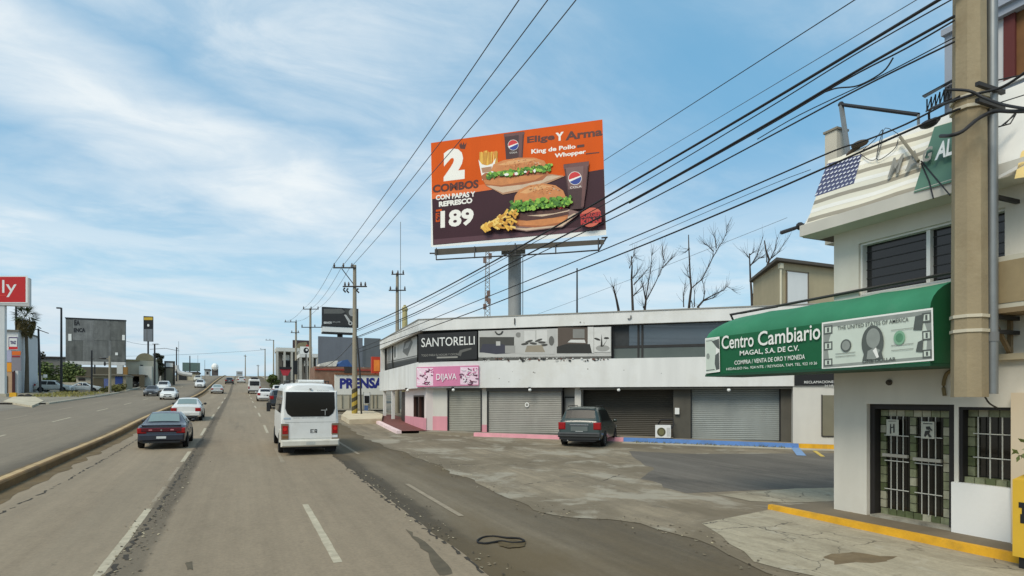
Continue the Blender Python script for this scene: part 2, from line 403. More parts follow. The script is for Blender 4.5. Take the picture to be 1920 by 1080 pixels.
# ================================================================== SETTING
def frange(a, b, s):
    r = []; x = a
    while x < b - 1e-6: r.append(x); x += s
    return r
YS = [-60, -40] + frange(-20, 60, .5) + frange(60, 130, 1) + frange(130, 420, 3) + [420, 460, 520, 700, 1000, 1500, 2500]
def sheet(ys, xl, xr, zo, cols=1, mb=None):
    mb = mb or MB(); ys = [y for y in YS if ys[0] - 1e-6 <= y <= ys[1] + 1e-6]
    fl = xl if callable(xl) else (lambda y: xl); fr = xr if callable(xr) else (lambda y: xr)
    b = len(mb.v)
    for y in ys:
        for i in range(cols + 1):
            mb.v.append((fl(y) + (fr(y) - fl(y)) * i / cols, y, H(0, y) + zo))
    for j in range(len(ys) - 1):
        for i in range(cols):
            a = b + j * (cols + 1) + i
            mb.f.append([a, a + 1, a + cols + 2, a + cols + 1]); mb.m.append(0)
    return mb
def strip(ys, x0, x1, h, mb=None, sub=0.0):
    """a raised kerb following the road"""
    mb = mb or MB(); ys = [y for y in YS if ys[0] - 1e-6 <= y <= ys[1] + 1e-6]
    ch = min(.04, h * .3)
    prof = [(x0, -.1), (x0, h - ch), (x0 + ch, h), (x1 - ch, h), (x1, h - ch), (x1, -.1)]
    b = len(mb.v); k = len(prof)
    for y in ys:
        for (x, z) in prof: mb.v.append((x, y, H(0, y) + z))
    for j in range(len(ys) - 1):
        for i in range(k - 1):
            a = b + j * k + i; mb.f.append([a + 1, a, a + k, a + k + 1]); mb.m.append(0)
    mb.f.append([b + i for i in range(k)]); mb.m.append(0); mb.f.append([b + (len(ys) - 1) * k + i for i in range(k)][::-1]); mb.m.append(0)
    return mb

GROUNDM = road_mat('dry_ground', (.20, .175, .135), None, .22, patches=[((.10, .12, .05), .15, .55, .7, .6, (1, 1, 1))])
struct('ground', sheet((-60, 2500), -900, 900, -.012, 24), GROUNDM)
CONC_ROAD = road_mat('worn_concrete_road', (.250, .198, .134),
    [(-5.4, .62), (-5.1, .92), (-4.9, 1.05), (-4.2, .95), (-3.5, 1.06), (-2.7, .94), (-2.0, 1.0), (-1.76, .96), (-1.71, .50), (-1.34, .54), (-1.22, .95), (-.6, .98), (-.2, 1.0), (.6, 1.0), (1.1, 1.03), (1.9, 1.0), (2.6, .97), (3.0, 1.04), (3.3, 1.02)],
    .09, patches=[((.10, .085, .062), .5, .58, .74, .45, (1, .25, 1)), ((.33, .28, .20), .22, .5, .72, .30, (1.6, .12, 1)), ((.12, .10, .07), 2.6, .66, .72, .55, (1, .5, 1))], jitter=.14)
struct('road', sheet((-20, 420), -5.42, lambda y: 3.22 + .10 * noise.noise((0, y * .8, 0)) + .05 * noise.noise((3, y * 4, 0)), .002, 4), CONC_ROAD)
ASPH = road_mat('dusty_asphalt', (.160, .130, .088),
    [(3.0, .46), (3.3, .47), (3.62, .55), (3.8, .92), (4.0, 1.05), (4.4, 1.12), (4.9, 1.05), (5.4, .86), (5.9, .78), (6.4, .72), (7.5, .72), (9, .85), (11, .9)],
    .16, patches=[((.125, .092, .048), .28, .42, .60, .8, (1, .3, 1)), ((.055, .048, .038), .9, .62, .75, .5, (1, .3, 1))], jitter=.5)
struct('service_road', sheet((-20, 420), 2.9, 11.0, -.003, 4), ASPH)
LEFTM = road_mat('grey_left_road', (.205, .170, .122), [(-17, .8), (-16, .92), (-12, 1.0), (-8, 1.0), (-7.0, .95), (-6.5, .6), (-6.1, .55), (-5.8, .6)], .08, jitter=.3)
struct('left_road', sheet((-20, 420), -16.8, -5.8, .0, 4), LEFTM)

# car park: broken pale concrete up to the shops, dark asphalt patch in it
EDGE = [(-20, 6.9), (4.5, 6.85), (6.45, 6.9), (8.65, 7.36), (10.04, 7.2), (10.6, 6.6), (11.2, 5.95), (13.3, 5.9), (17.2, 6.1), (23.6, 5.95), (29.3, 5.6), (36, 5.9)]
def piece(tab, y):
    for i in range(len(tab) - 1):
        if tab[i][0] <= y <= tab[i + 1][0]:
            t = (y - tab[i][0]) / (tab[i + 1][0] - tab[i][0]); return tab[i][1] + t * (tab[i + 1][1] - tab[i][1])
    return tab[0][1] if y < tab[0][0] else tab[-1][1]
def lot_edge(y): return piece(EDGE, y) + .22 * noise.noise((1.3, y * .7, 0)) + .12 * noise.noise((7.3, y * 2.3, 0)) + .06 * noise.noise((2.3, y * 7.7, 0))
LOTM = road_mat('broken_lot_concrete', (.246, .202, .138), None, .24, crack=.0,
    patches=[((.155, .125, .082), .30, .46, .58, .8, (1, .8, 1)), ((.20, .165, .115), 1.4, .5, .6, .6, (1, .8, 1)), ((.12, .10, .07), 4.5, .6, .7, .5, (1, 1, 1)), ((.10, .085, .058), .55, .62, .74, .5, (1, .7, 1)), ((.37, .335, .26), .55, .52, .60, .7, (1, .8, 1)), ((.13, .11, .08), 1.1, .60, .68, .55, (1, .6, 1))])
struct('car_park', sheet((-20, 50), lot_edge, 46, .006, 30), LOTM)
# dark asphalt patch: polygon by scan line
def poly_sheet(name, pts, zo, m, jag=.12):
    mb = MB(); ys = [y for y in YS if min(p.y for p in pts) <= y <= max(p.y for p in pts)]; rows = []
    for y in ys:
        xs = []
        for i in range(len(pts)):
            a, b = pts[i], pts[(i + 1) % len(pts)]
            if (a.y - y) * (b.y - y) < 0: xs.append(a.x + (b.x - a.x) * (y - a.y) / (b.y - a.y))
        if len(xs) < 2: rows.append(None); continue
        x0, x1 = min(xs), max(xs)
        rows.append((x0 + jag * (noise.noise((x0, y * 1.1, 2)) + .5 * noise.noise((x0, y * 4, 5))), x1 + jag * noise.noise((x1, y * 1.3, 7))))
    for i in range(len(ys) - 1):
        if rows[i] and rows[i + 1]:
            (a, b), (c, d) = rows[i], rows[i + 1]
            mb.poly([(a, ys[i], H(0, ys[i]) + zo), (b, ys[i], H(0, ys[i]) + zo), (d, ys[i + 1], H(0, ys[i + 1]) + zo), (c, ys[i + 1], H(0, ys[i + 1]) + zo)])
    return struct(name, mb, m)
PATCHM = road_mat('dark_lot_asphalt', (.140, .124, .102), None, .20, patches=[((.05, .046, .04), .4, .52, .68, .6, (1, .5, 1))])
poly_sheet('asphalt_patch', [G(1178, 846), G(1300, 852), G(1566, 850), G(1800, 850), G(1800, 912), G(1565, 913), G(1400, 922), G(1300, 928), G(1245, 912), G(1205, 896), G(1225, 878), G(1190, 862)], .010, PATCHM, .35)

SLABM = road_mat('cracked_pale_concrete', (.36, .315, .225), None, .18, crack=.95, patches=[((.22, .185, .125), .8, .5, .66, .7, (1, .8, 1)), ((.45, .41, .32), 1.6, .56, .68, .6, (1, 1, 1)), ((.12, .095, .06), 3.5, .62, .72, .7, (1, .7, 1))])
poly_sheet('concrete_slab', [G(1304, 974), G(1345, 1004), G(1383, 1030), G(1412, 1056), Vector((7.3, 6.2, 0)), Vector((7.6, 1.5, 0)), Vector((10.75, 1.5, 0)), Vector((10.75, 10.2, 0)), G(1440, 962)], .014, SLABM, .16)
poly_sheet('concrete_slab', [G(1330, 924), G(1420, 917), G(1566, 916), G(1800, 918), G(1800, 940), G(1566, 938), G(1440, 946), G(1380, 938)], .013, SLABM, .3)
# lane markings
MARK = mat('worn_road_paint', (176, 166, 142), .85, .22, 5, dirt=(128, 116, 98))
MARKF = mat('faded_road_paint', (146, 133, 112), .85, .2, 5, dirt=(126, 114, 96))
def mark(x, y0, y1, wd, m, dxy=0.0):
    mb = MB(); st = .5; y = y0
    ys = [y0] + [q for q in YS if y0 < q < y1] + [y1]
    for a, b in zip(ys[:-1], ys[1:]):
        ja, jb = [.012 * noise.noise((x, q * 3, 1)) for q in (a, b)]
        mb.poly([(x + ja, a, H(0, a) + .006), (x + wd + jb, a, H(0, a) + .006), (x + wd + jb, b, H(0, b) + .006), (x + ja, b, H(0, b) + .006)])
    struct('lane_marking', mb, m)
for (a, b) in ((2.5, 7.2), (7.9, 15.2), (23.6, 27.0), (34.5, 38.8), (47, 51.5), (60, 65), (73, 78), (86, 91)): mark(-1.86, a, b, .13, MARK)
for (a, b) in ((16.0, 18.2), (19.3, 22.2)): mark(-1.84, a, b, .09, MARKF)
for k in range(9): mark(1.28, 9.45 + 12.9 * k, 14.5 + 12.9 * k, .13, MARK if k != 1 else MARKF)
for (a, b) in ((12.0, 16.5), (24, 29.5), (31, 36)): mark(4.12, a, b, .12, MARKF)
for k in range(10):
    mark(-10.45, 20 + 12.6 * k, 24.5 + 12.6 * k, .13, MARK)
    mark(-13.6, 23 + 12.6 * k, 27.5 + 12.6 * k, .13, MARKF)

# central kerb and pavement kerbs
OCHRE = mat('faded_ochre_kerb', (116, 88, 48), .9, .35, 1.0, bump=.4, bscale=14, dirt=(74, 60, 42))
struct('median_kerb', strip((-12, 300), -5.68, -5.36, .23), OCHRE)
PALEK = mat('pale_kerb_concrete', (176, 168, 148), .9, .16, 1.5, bump=.3, dirt=(130, 116, 92))
struct('median_kerb_cap', sheet((-12, 300), -5.66, -5.47, .234), mat('pale_kerb_cap', (176, 150, 108), .9, .3, 1.5, dirt=(120, 98, 66)))
struct('dust_strip', sheet((-12, 120), -5.42, lambda y: -4.86 + .2 * noise.noise((9, y * .9, 0)) + .08 * noise.noise((4, y * 4, 0)), .006), mat('kerb_dust', (100, 82, 52), .95, .35, 2, dirt=(124, 110, 84)))
struct('dust_strip', sheet((-12, 120), lambda y: -6.25 + .2 * noise.noise((5, y * .8, 0)), -5.66, .006), MATS['kerb_dust'])
PAVE = road_mat('dusty_pavement', (.24, .215, .165), None, .2, patches=[((.16, .13, .09), .4, .5, .65, .7, (1, 1, 1))])
struct('kerb', strip((72, 110), -17.05, -16.8, .16), PALEK)
struct('pavement', sheet((72, 110), -30, -17.05, .12, 3), PAVE)
struct('kerb', strip((116, 300), -17.05, -16.8, .16), PALEK)
struct('kerb', strip((54, 300), 7.3, 7.55, .16), PALEK)
struct('pavement', sheet((54, 300), 7.55, 12, .12, 3), PAVE)

# ================================================================== SHOP BUILDING
zA, zB, zS = 34.0, 29.1, 46.6
A_ = P(785, HY, zA); B_ = P(1420, HY, zB); S_ = P(712, HY, zS)
for q in (A_, B_, S_): q.z = 0
uF = (B_ - A_).normalized(); nF = Vector((uF.y, -uF.x, 0));
if nF.y > 0: nF = -nF
PF = Plane(A_, uF, nF)
uS = (A_ - S_).normalized(); nS = Vector((-uS.y, uS.x, 0))
if nS.x > 0: nS = -nS
PS = Plane(S_, uS, nS)
LS = (A_ - S_).length
uE = PF.U(1660)
V_TOP, V_ST, V_SB, V_BB = 6.88, 6.27, 4.54, 3.10
gF = lambda u: H(0, PF.at(u, 0).y)
shop = thing('shop_building', 'long white two storey corner shop building with pink skirting and roller shutters', 'building', PF.at(0, 0) + UP * gF(0))
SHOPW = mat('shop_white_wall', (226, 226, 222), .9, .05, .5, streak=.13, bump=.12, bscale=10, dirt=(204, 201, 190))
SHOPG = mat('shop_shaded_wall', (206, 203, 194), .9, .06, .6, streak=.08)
PINK = mat('pink_paint', (214, 148, 158), .8, .08, 1, streak=.08)
PINKP = mat('pale_pink_wall', (226, 214, 208), .85, .04, .6)
ROOFM = mat('roof_felt', (120, 116, 108), .9, .1, 1)
SLOT = mat('strip_backing', (52, 53, 52), .6, .15, 1.2)
def wallgrid(mb, pl, u0, u1, v0, v1, holes, n0, n1, m=0):
    us = sorted({u0, u1} | {x for h in holes for x in h[:2] if u0 < x < u1}); vs = sorted({v0, v1} | {x for h in holes for x in h[2:4] if v0 < x < v1})
    for i in range(len(us) - 1):
        run = None
        for j in range(len(vs) - 1):
            cu, cv = (us[i] + us[i + 1]) / 2, (vs[j] + vs[j + 1]) / 2
            solid = not any(h[0] < cu < h[1] and h[2] < cv < h[3] for h in holes)
            if solid and run is None: run = vs[j]
            if run is not None and (not solid or j == len(vs) - 2):
                mb.fb(pl, us[i], us[i + 1], run, vs[j + 1] if solid else vs[j], n0, n1, m); run = None
# upper storey shell
mb = MB()
mb.fb(PF, 0, uE, V_ST, V_TOP, -.22, 0)                      # parapet
mb.fb(PF, 0, uE, V_BB, V_SB, -.9, .03)                      # band
mb.fb(PS, 0, LS, V_ST, V_TOP, -.22, 0)
mb.fb(PS, 0, LS, V_BB, V_SB, -.9, .03)
mb.hexa([PS.at(0, V_SB, -.05), PS.at(.3, V_SB, -.05), PS.at(.3, V_SB, -.6), PS.at(0, V_SB, -.6)], [PS.at(0, V_ST, -.05), PS.at(.3, V_ST, -.05), PS.at(.3, V_ST, -.6), PS.at(0, V_ST, -.6)])
mb.fb(PF, PF.U(1430), PF.U(1445), V_SB, V_ST, -.5, -.02)
# top lip of the parapet
part('upper_wall', mb, SHOPW, shop)
lip = MB(); lip.fb(PF, -.02, uE, V_TOP, V_TOP + .05, -.26, .035); lip.fb(PS, 0, LS + .02, V_TOP, V_TOP + .05, -.26, .035)
part('parapet_coping', lip, mat('coping', (150, 148, 140), .8, .1, 2), shop)
back = MB()
bk = [S_ - nS * .45, A_ - (nS + nF).normalized() * .55, PF.at(uE, 0, -.45), PF.at(uE, 0, -13) , S_ + (PF.at(uE, 0, -13) - PF.at(uE, 0, 0)) + uS * 1.5]
back.prism([Vector((p.x, p.y, V_BB + .05)) for p in bk], (0, 0, V_ST - V_BB - .02))
part('window_strip', back, SLOT, shop)
roof = MB(); roof.prism([Vector((p.x, p.y, V_ST + .05)) for p in [S_ - nS * .1, A_ - (nS + nF).normalized() * .15, PF.at(uE, 0, -.1), PF.at(uE, 0, -13.2), bk[4]]], (0, 0, .3)); part('roof', roof, ROOFM, shop)
# ground floor
IN = -.40
def gpx(x): return PF.U(x)
low = MB(); zg = .05
for (x0, x1, nn) in ((778, 835, IN), (897.5, 910.5, IN), (1075, 1086.5, IN), ):
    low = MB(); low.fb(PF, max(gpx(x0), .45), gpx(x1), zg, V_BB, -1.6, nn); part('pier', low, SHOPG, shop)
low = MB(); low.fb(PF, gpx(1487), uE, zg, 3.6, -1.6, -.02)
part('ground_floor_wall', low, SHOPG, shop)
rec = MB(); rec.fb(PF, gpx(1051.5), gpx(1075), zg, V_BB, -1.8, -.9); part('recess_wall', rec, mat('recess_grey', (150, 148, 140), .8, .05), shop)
dk = MB(); dk.fb(PF, gpx(1262), gpx(1295), zg, V_BB, -1.6, IN - .1); dk.fb(PF, gpx(1467), gpx(1487), zg, V_BB, -1.6, IN - .1); dk.fb(PF, gpx(1086.5), gpx(1487), V_BB - .12, V_BB - .002, -1.8, -.06)
part('shutter_pier', dk, mat('pier_dark_grey', (86, 83, 74), .8, .15, 1.5, streak=.2), shop)
# inner core so nothing is hollow
core = MB(); core.prism([Vector((p.x, p.y, .02)) for p in [PS.at(PS.U(747), 0, -1.2), PF.at(.2, 0, -1.5), PF.at(uE - .1, 0, -1.65), PF.at(uE - .1, 0, -12.5), bk[4]]], (0, 0, V_BB - .03)); part('interior_core', core, SLOT, shop)
def shutter(x0, x1, v0, v1, n, rgb, nm, label=None, hood=True):
    s_ = MB(); u0, u1 = gpx(x0), gpx(x1); k = int((v1 - v0) / .095)
    # slats: a real corrugated profile
    for i in range(k):
        a = v0 + (v1 - v0) * i / k; b = v0 + (v1 - v0) * (i + 1) / k; mid = a + (b - a) * .62
        s_.poly([PF.at(u0, a, n), PF.at(u1, a, n), PF.at(u1, mid, n + .013), PF.at(u0, mid, n + .013)])
        s_.poly([PF.at(u0, mid, n + .013), PF.at(u1, mid, n + .013), PF.at(u1, b, n), PF.at(u0, b, n)])
    m = mat('shutter_' + nm, rgb, .55, .09, .8, metal=.15, streak=.14, dirt=tuple(int(c * .86) for c in rgb))
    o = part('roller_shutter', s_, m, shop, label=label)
    f = MB(); f.fb(PF, u0 - .06, u0, v0, v1, n - .1, n + .10); f.fb(PF, u1, u1 + .06, v0, v1, n - .1, n + .10)
    f.fb(PF, u0, u1, v0 - .05, v0, n - .05, n + .05)
    part('guide_frame', f, BLACK, o)
    if hood:
        h = MB(); h.fb(PF, u0 - .06, u1 + .06, v1, V_BB - .003, n - .2, n + .22); part('shutter_hood', h, mat('hood_' + nm, tuple(int(c * .55) for c in rgb), .6, .1, 1), o)
    return o
v0F = lambda x: gF(gpx(x)) + .16
shutter(836, 897, v0F(866), 2.98, IN - .05, (146, 145, 134), 'narrow', 'narrow grey roller shutter beside the pink corner wall')
shutter(911, 1050, v0F(980), 2.92, IN - .05, (150, 149, 141), 'wide', 'wide pale grey roller shutter with a painted ring')
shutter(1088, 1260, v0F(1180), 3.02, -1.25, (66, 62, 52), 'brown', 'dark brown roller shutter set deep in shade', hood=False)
shutter(1297, 1465, v0F(1380), 2.98, IN - .35, (140, 146, 143), 'silver', 'silver roller shutter between grey piers', hood=False)
art = Art(PF, IN + .01); art.disc(988, 759, 4, 4.5, SIGNW); art.disc(988, 759, 2.4, 2.8, MATS['shutter_wide']); art.done('painted_ring', shop)
dd = MB(); dd.fb(PF, gpx(1054), gpx(1073), .5, 2.55, -.9, -.86); d_ = part('service_door', dd, mat('grey_door', (160, 160, 154), .6, .05), shop)
dd = MB(); dd.fb(PF, gpx(1053), gpx(1054), .5, 2.62, -.9, -.83); dd.fb(PF, gpx(1073), gpx(1074), .5, 2.62, -.9, -.83); dd.fb(PF, gpx(1054), gpx(1073), 2.55, 2.62, -.9, -.83); part('door_frame', dd, DARK, d_)
wn = MB(); wn.fb(PF, gpx(1542), gpx(1585), PF.V(1542, 817), PF.V(1542, 741), -.1, .0); o = part('window', wn, mat('window_olive', (120, 116, 98), .4, .1), shop)
wn = MB(); wn.fb(PF, gpx(1540), gpx(1542), PF.V(1542, 818), PF.V(1542, 740), -.05, .02); wn.fb(PF, gpx(1542), gpx(1585), PF.V(1542, 819), PF.V(1542, 817), -.05, .02); part('window_frame', wn, DARK, o)
# pink skirting
sk = MB(); pk = PF.V(820, 781)
sk.fb(PF, max(gpx(778), .44), gpx(835), .1, pk, IN - .05, IN + .012); sk.fb(PF, gpx(897.4), gpx(910.6), .1, PF.V(904, 797), IN - .3, IN + .012)
# side (road) face, ground floor: wall, door, window
ug0, ug1 = PS.U(748), LS - .2
WIN = (PS.U(771), PS.U(779), 0, 0)
side = MB(); w0, w1 = PS.U(763), PS.U(782.5); wv0, wv1 = PS.V(775, 788), PS.V(775, 741)
wallgrid(side, PS, ug0, LS + .1, .1, V_BB, [(w0, w1, wv0, wv1)], -1.0, IN)
part('porch_wall', side, PINKP, shop)
sk.fb(PS, ug0, LS + .1, .1, PS.V(775, 783) , IN - .05, IN + .012)
part('pink_skirting', sk, PINK, shop)
gw = MB(); gw.fb(PS, w0, w1, wv0, wv1, -.7, -.55); o = part('porch_window', gw, GLASSD, shop)
fr = MB()
for (a, b, c, d) in ((w0, w0 + .12, wv0, wv1), (w1 - .12, w1, wv0, wv1), ((w0 + w1) / 2 - .1, (w0 + w1) / 2 + .1, wv0 + .1, wv1 - .1), (w0 + .12, w1 - .12, wv0, wv0 + .1), (w0 + .12, w1 - .12, wv1 - .1, wv1)): fr.fb(PS, a, b, c, d, -.545, -.40)
part('window_frame', fr, mat('brown_frame', (70, 46, 38), .5, .1), o)
dr = MB(); dr.fb(PS, PS.U(740), PS.U(748), .8, 3.0, -.9, -.45); part('porch_door', dr, mat('door_dark_brown', (48, 34, 30), .5, .1), shop)
for x in (717.5, 733):
    po = MB(); uu = PS.U(x); po.fb(PS, uu - .09, uu + .09, .9, V_BB - .002, -.25, -.05); part('porch_post', po, SHOPW, shop)
# kerbs and raised walkway in front
PINKK = mat('pink_kerb', (226, 158, 168), .8, .12, 2, bump=.2, dirt=(190, 150, 140)); BLUEK = mat('blue_kerb', (92, 134, 196), .8, .12, 2, bump=.2, dirt=(90, 110, 140)); YELK = mat('yellow_kerb', (212, 158, 30), .8, .18, 3, bump=.3, dirt=(150, 118, 52))
def kerb_run(pl, u0, u1, n0, n1, m, h=.20, seg=6):
    k = MB()
    for i in range(seg):
        a = u0 + (u1 - u0) * i / seg; b = u0 + (u1 - u0) * (i + 1) / seg
        za, zb = H(0, pl.at(a, 0, n1).y), H(0, pl.at(b, 0, n1).y)
        lo = lambda u, n: pl.at(u, (za if u == a else zb) - .2, n); hi = lambda u, n: pl.at(u, (za if u == a else zb) + h, n)
        hm = lambda u, n: pl.at(u, (za if u == a else zb) + h - .03, n)
        k.hexa([lo(a, n0), lo(b, n0), lo(b, n1), lo(a, n1)], [hi(a, n0), hi(b, n0), hi(b, n1 - .03), hi(a, n1 - .03)])
    struct('kerb', k, m)
kerb_run(PF, .3, gpx(897.8), .55, .62, mat('ramp_concrete', (132, 122, 104), .9, .14, 1.2), .15); kerb_run(PF, gpx(898), gpx(1172), .55, .85, PINKK); kerb_run(PF, gpx(1172.2), gpx(1492), .55, .85, BLUEK); kerb_run(PF, gpx(1492.2), uE, .55, .85, YELK)
wk = MB()
def walk(pl, u0, u1, n0, n1, h=.15, seg=8):
    for i in range(seg):
        a = u0 + (u1 - u0) * i / seg; b = u0 + (u1 - u0) * (i + 1) / seg
        g = lambda u, n: pl.at(u, H(0, pl.at(u, 0, n).y) + h, n)
        wk.poly([g(a, n1), g(b, n1), g(b, n0), g(a, n0)])
walk(PF, .6, uE, -1.3, .56)
struct('walkway', wk, mat('walkway_concrete', (142, 134, 118), .9, .14, 1.2, dirt=(104, 94, 78)))
wk = MB(); walk(PS, PS.U(712), LS + .3, -1.0, 1.0, .15); struct('porch_floor', wk, mat('porch_red_floor', (112, 66, 58), .8, .15, 2))
PKW = mat('pink_white_kerb', (232, 206, 204), .8, .1, 2)
kerb_run(PS, PS.U(712), LS + .25, 1.0, 1.3, PKW, .17, 8)
# concrete gutter strip in front of the walkway
gt = MB()
for i in range(10):
    a = gpx(1172) + (uE - gpx(1172)) * i / 10; b = gpx(1172) + (uE - gpx(1172)) * (i + 1) / 10
    g = lambda u, n: PF.at(u, H(0, PF.at(u, 0, n).y) + .014, n)
    gt.poly([g(a, 1.75 + .15 * noise.noise((a, 0, 0))), g(b, 1.75 + .15 * noise.noise((b, 0, 0))), g(b, .84), g(a, .84)])
struct('gutter', gt, PALEK)
# bay line paint
def ground_line(name, pts, wd, m, zo=.02):
    k = MB()
    for a, b in zip(pts[:-1], pts[1:]):
        d = (b - a); d.z = 0; q = Vector((-d.y, d.x, 0)).normalized() * wd / 2
        k.poly([Vector((p.x, p.y, H(0, p.y) + zo)) for p in (a - q, b - q, b + q, a + q)])
    struct(name, k, m)
ground_line('bay_marking', [G(1489, 838), G(1503, 855)], .35, mat('blue_line', (120, 150, 186), .85, .2, 3))
ground_line('bay_marking', [G(1527, 846), G(1543, 857)], .16, mat('yellow_line', (200, 170, 80), .85, .2, 3))

chp = Art(PF, .034, .0005); rnd = random.Random(44); CHIP = mat('plaster_chip', (96, 88, 76), .9, .2, 6); STAINM = mat('wall_stain', (182, 178, 164), .9, .1, 2)
for (x, y) in ((936, 710), (954, 716), (961, 697), (1000, 698), (1003, 699), (1102, 692), (1170, 694), (1088, 604), (1095, 605), (1240, 700), (1330, 690), (975, 712)):
    r_ = rnd.uniform(.6, 1.3); chp.poly([(x + r_ * 1.2 * math.cos(6.283 * j / 6) * rnd.uniform(.6, 1.2), y + r_ * math.sin(6.283 * j / 6) * rnd.uniform(.6, 1.2)) for j in range(6)], CHIP)
chp.done('wall_marks', shop)
# --- things fixed on the shop front
def lamp(x, y, label, pl=PF):
    c = pl.px(x, y, .10); t = thing('wall_lamp', label, 'lamp', c, group='small white lamps under the shop band')
    m = MB(); m.ball(c - UP * .03, .085, nu=12, nv=8); part('lamp_globe', m, SIGNW, t, smooth=60)
    m = MB(); m.fb(pl, *(lambda u: (u - .05, u + .05))(pl.uv(x, y)[0]), c.z + .04, c.z + .12, .032, .16); part('lamp_bracket', m, DARK, t)
lamp(764.5, 731, 'small white lamp over the pink porch wall', PS)
lamp(850, 730, 'small white lamp over the narrow grey shutter')
lamp(993.5, 730, 'small white lamp over the wide shutter with the ring')
lamp(1160, 730, 'small white lamp over the dark brown shutter')
lamp(1366.5, 730, 'small white lamp over the silver shutter')

# black name board
sb = thing('name_board', 'black shop board with one line of large white capitals over the pink sign', 'sign', PF.at(.2, V_SB))
k = MB(); k.hexa([PF.px(784.5, 679.5, -.1), PF.px(894.5, 673.5, -.1), PF.px(894.5, 673.5, .06), PF.px(784.5, 679.5, .06)], [PF.px(784.5, 627, -.1), PF.px(894.5, 621, -.1), PF.px(894.5, 621, .06), PF.px(784.5, 627, .06)])
BB = mat('board_black', (34, 33, 32), .45, .12, 1.5); part('board', k, BB, sb)
a = Art(PF, .064); a.line('SANTORELLI', 790, 890, 651, 646, 17, 16, SIGNW, bold=.004)
a.line('TODO PARA SU HOGAR Y OFICINA', 790, 862, 668.5, 666, 4, 4, mat('board_grey', (150, 148, 140), .6, .1)); a.rect(819, 669, 858, 672, MATS['board_grey'], 668, 671)
GR = [mat('print_grey_%d' % v, (v, v - 1, v - 6), .5, .08, 2) for v in (40, 68, 98, 128, 158, 186, 208)]
a.poly([(858, 666), (862, 657), (872, 654), (884, 652), (884, 655), (866, 661), (864, 668)], GR[2])
a.done('lettering', sb)
# furniture photo banner right of the board
bn = thing('photo_banner', 'long grey and white banner printed with furniture, right of the black board', 'banner', PF.at(gpx(900), V_SB))
k = MB(); k.hexa([PF.px(897, 670, -.1), PF.px(1146, 668, -.1), PF.px(1146, 668, .05), PF.px(897, 670, .05)], [PF.px(897, 620.5, -.1), PF.px(1146, 612.5, -.1), PF.px(1146, 612.5, .05), PF.px(897, 620.5, .05)])
part('banner_sheet', k, GR[5], bn)
a = Art(PF, .054)
a.rect(899, 632, 964, 661, GR[1]); a.rect(899, 622, 925, 632, GR[5]); a.poly([(899, 660), (905, 645), (940, 645), (960, 650), (962, 662), (930, 664)], mat('print_navy', (58, 58, 70), .5, .1)); a.rect(930, 640, 938, 648, GR[5])
a.rect(947, 648, 966, 662, GR[4]); a.rect(966, 620, 976, 662, GR[5]); a.disc(972, 628, 5, 5, GR[3]); a.rect(976, 619, 1040, 664, GR[5]); a.rect(983, 620, 1003, 640, GR[6]); a.rect(1006, 619, 1026, 640, GR[6])
for (x, y) in ((984, 645), (992, 640), (1000, 644), (1010, 638), (1016, 642), (1020, 647)): a.disc(x, y, 7, 2.2, GR[1], tilt=random.uniform(-.4, .4))
a.poly([(984, 660), (988, 648), (1016, 647), (1022, 660)], mat('print_tan', (150, 140, 122), .5, .1)); a.disc(1034, 639, 5, 9, GR[2]); a.rect(1046, 614, 1103, 662, mat('print_brown', (84, 72, 62), .5, .1)); a.rect(1074, 617, 1096, 634, GR[3]); a.rect(1102, 613, 1113, 662, GR[6])
a.poly([(1044, 662), (1044, 650), (1062, 645), (1106, 645), (1110, 662)], GR[0]); a.poly([(1064, 642), (1070, 637), (1096, 637), (1098, 643)], GR[6]); a.rect(1114, 614, 1145, 660, GR[6]); a.disc(1130, 653, 13, 6, GR[4]); a.disc(1120, 636, 6, 2, GR[0], tilt=.3); a.disc(1137, 634, 5, 2, GR[0]); a.poly([(1126, 650), (1128, 626), (1130, 650)], GR[0]); a.poly([(1129, 650), (1139, 636), (1131, 650)], GR[1])
a.poly([(927, 621.5), (931, 627), (936, 628), (941, 626), (944, 620.5), (941, 621), (939, 624.5), (935, 626), (931, 624), (930, 621)], GR[0])
a.done('furniture_print', bn)
st = Art(PF, .02)
st.rect(897, 670, 1146, 679, GR[2], 668, 678); st.blobs(905, 671, 1140, 677, [GR[0], GR[0], GR[6], mat('print_rust', (98, 66, 54), .6, .1), GR[5]], 70, 1.0, 2.4, 5)
st.line('SALAS  COMEDORES  RECAMARAS  MUEBLES', 898, 1060, 671.5, 670.5, 3, 3, GR[5]); st.done('lower_strip', bn)
# glass to the right
gl = MB(); gl.fb(PF, gpx(1147), uE, V_SB + .02, V_ST - .02, -.44, -.40); GLS = glass('strip_glass', (70, 80, 88), .04, 1.0); gl_o = part('strip_window', gl, GLS, shop)
ml = MB()
for x in (1148, 1196, 1203.5): ml.fb(PF, gpx(x) - .05, gpx(x) + .05, V_SB, V_ST, -.42, -.33)
ml.fb(PF, gpx(1149), uE, PF.V(1250, 650), PF.V(1250, 645), -.4, -.34); part('window_frame', ml, DARK, gl_o)
pn = MB(); pn.fb(PF, gpx(1149), uE, V_SB + .02, PF.V(1250, 650.5), -.39, -.36); part('spandrel_panel', pn, mat('spandrel_green_grey', (84, 92, 88), .35, .12, 1), gl_o)
cu_ = MB(); cu_.fb(PF, gpx(1150), gpx(1178), PF.V(1160, 647), V_ST - .05, -.395, -.37); part('dark_curtain', cu_, mat('curtain_dark', (44, 48, 50), .7, .3, 3), gl_o)
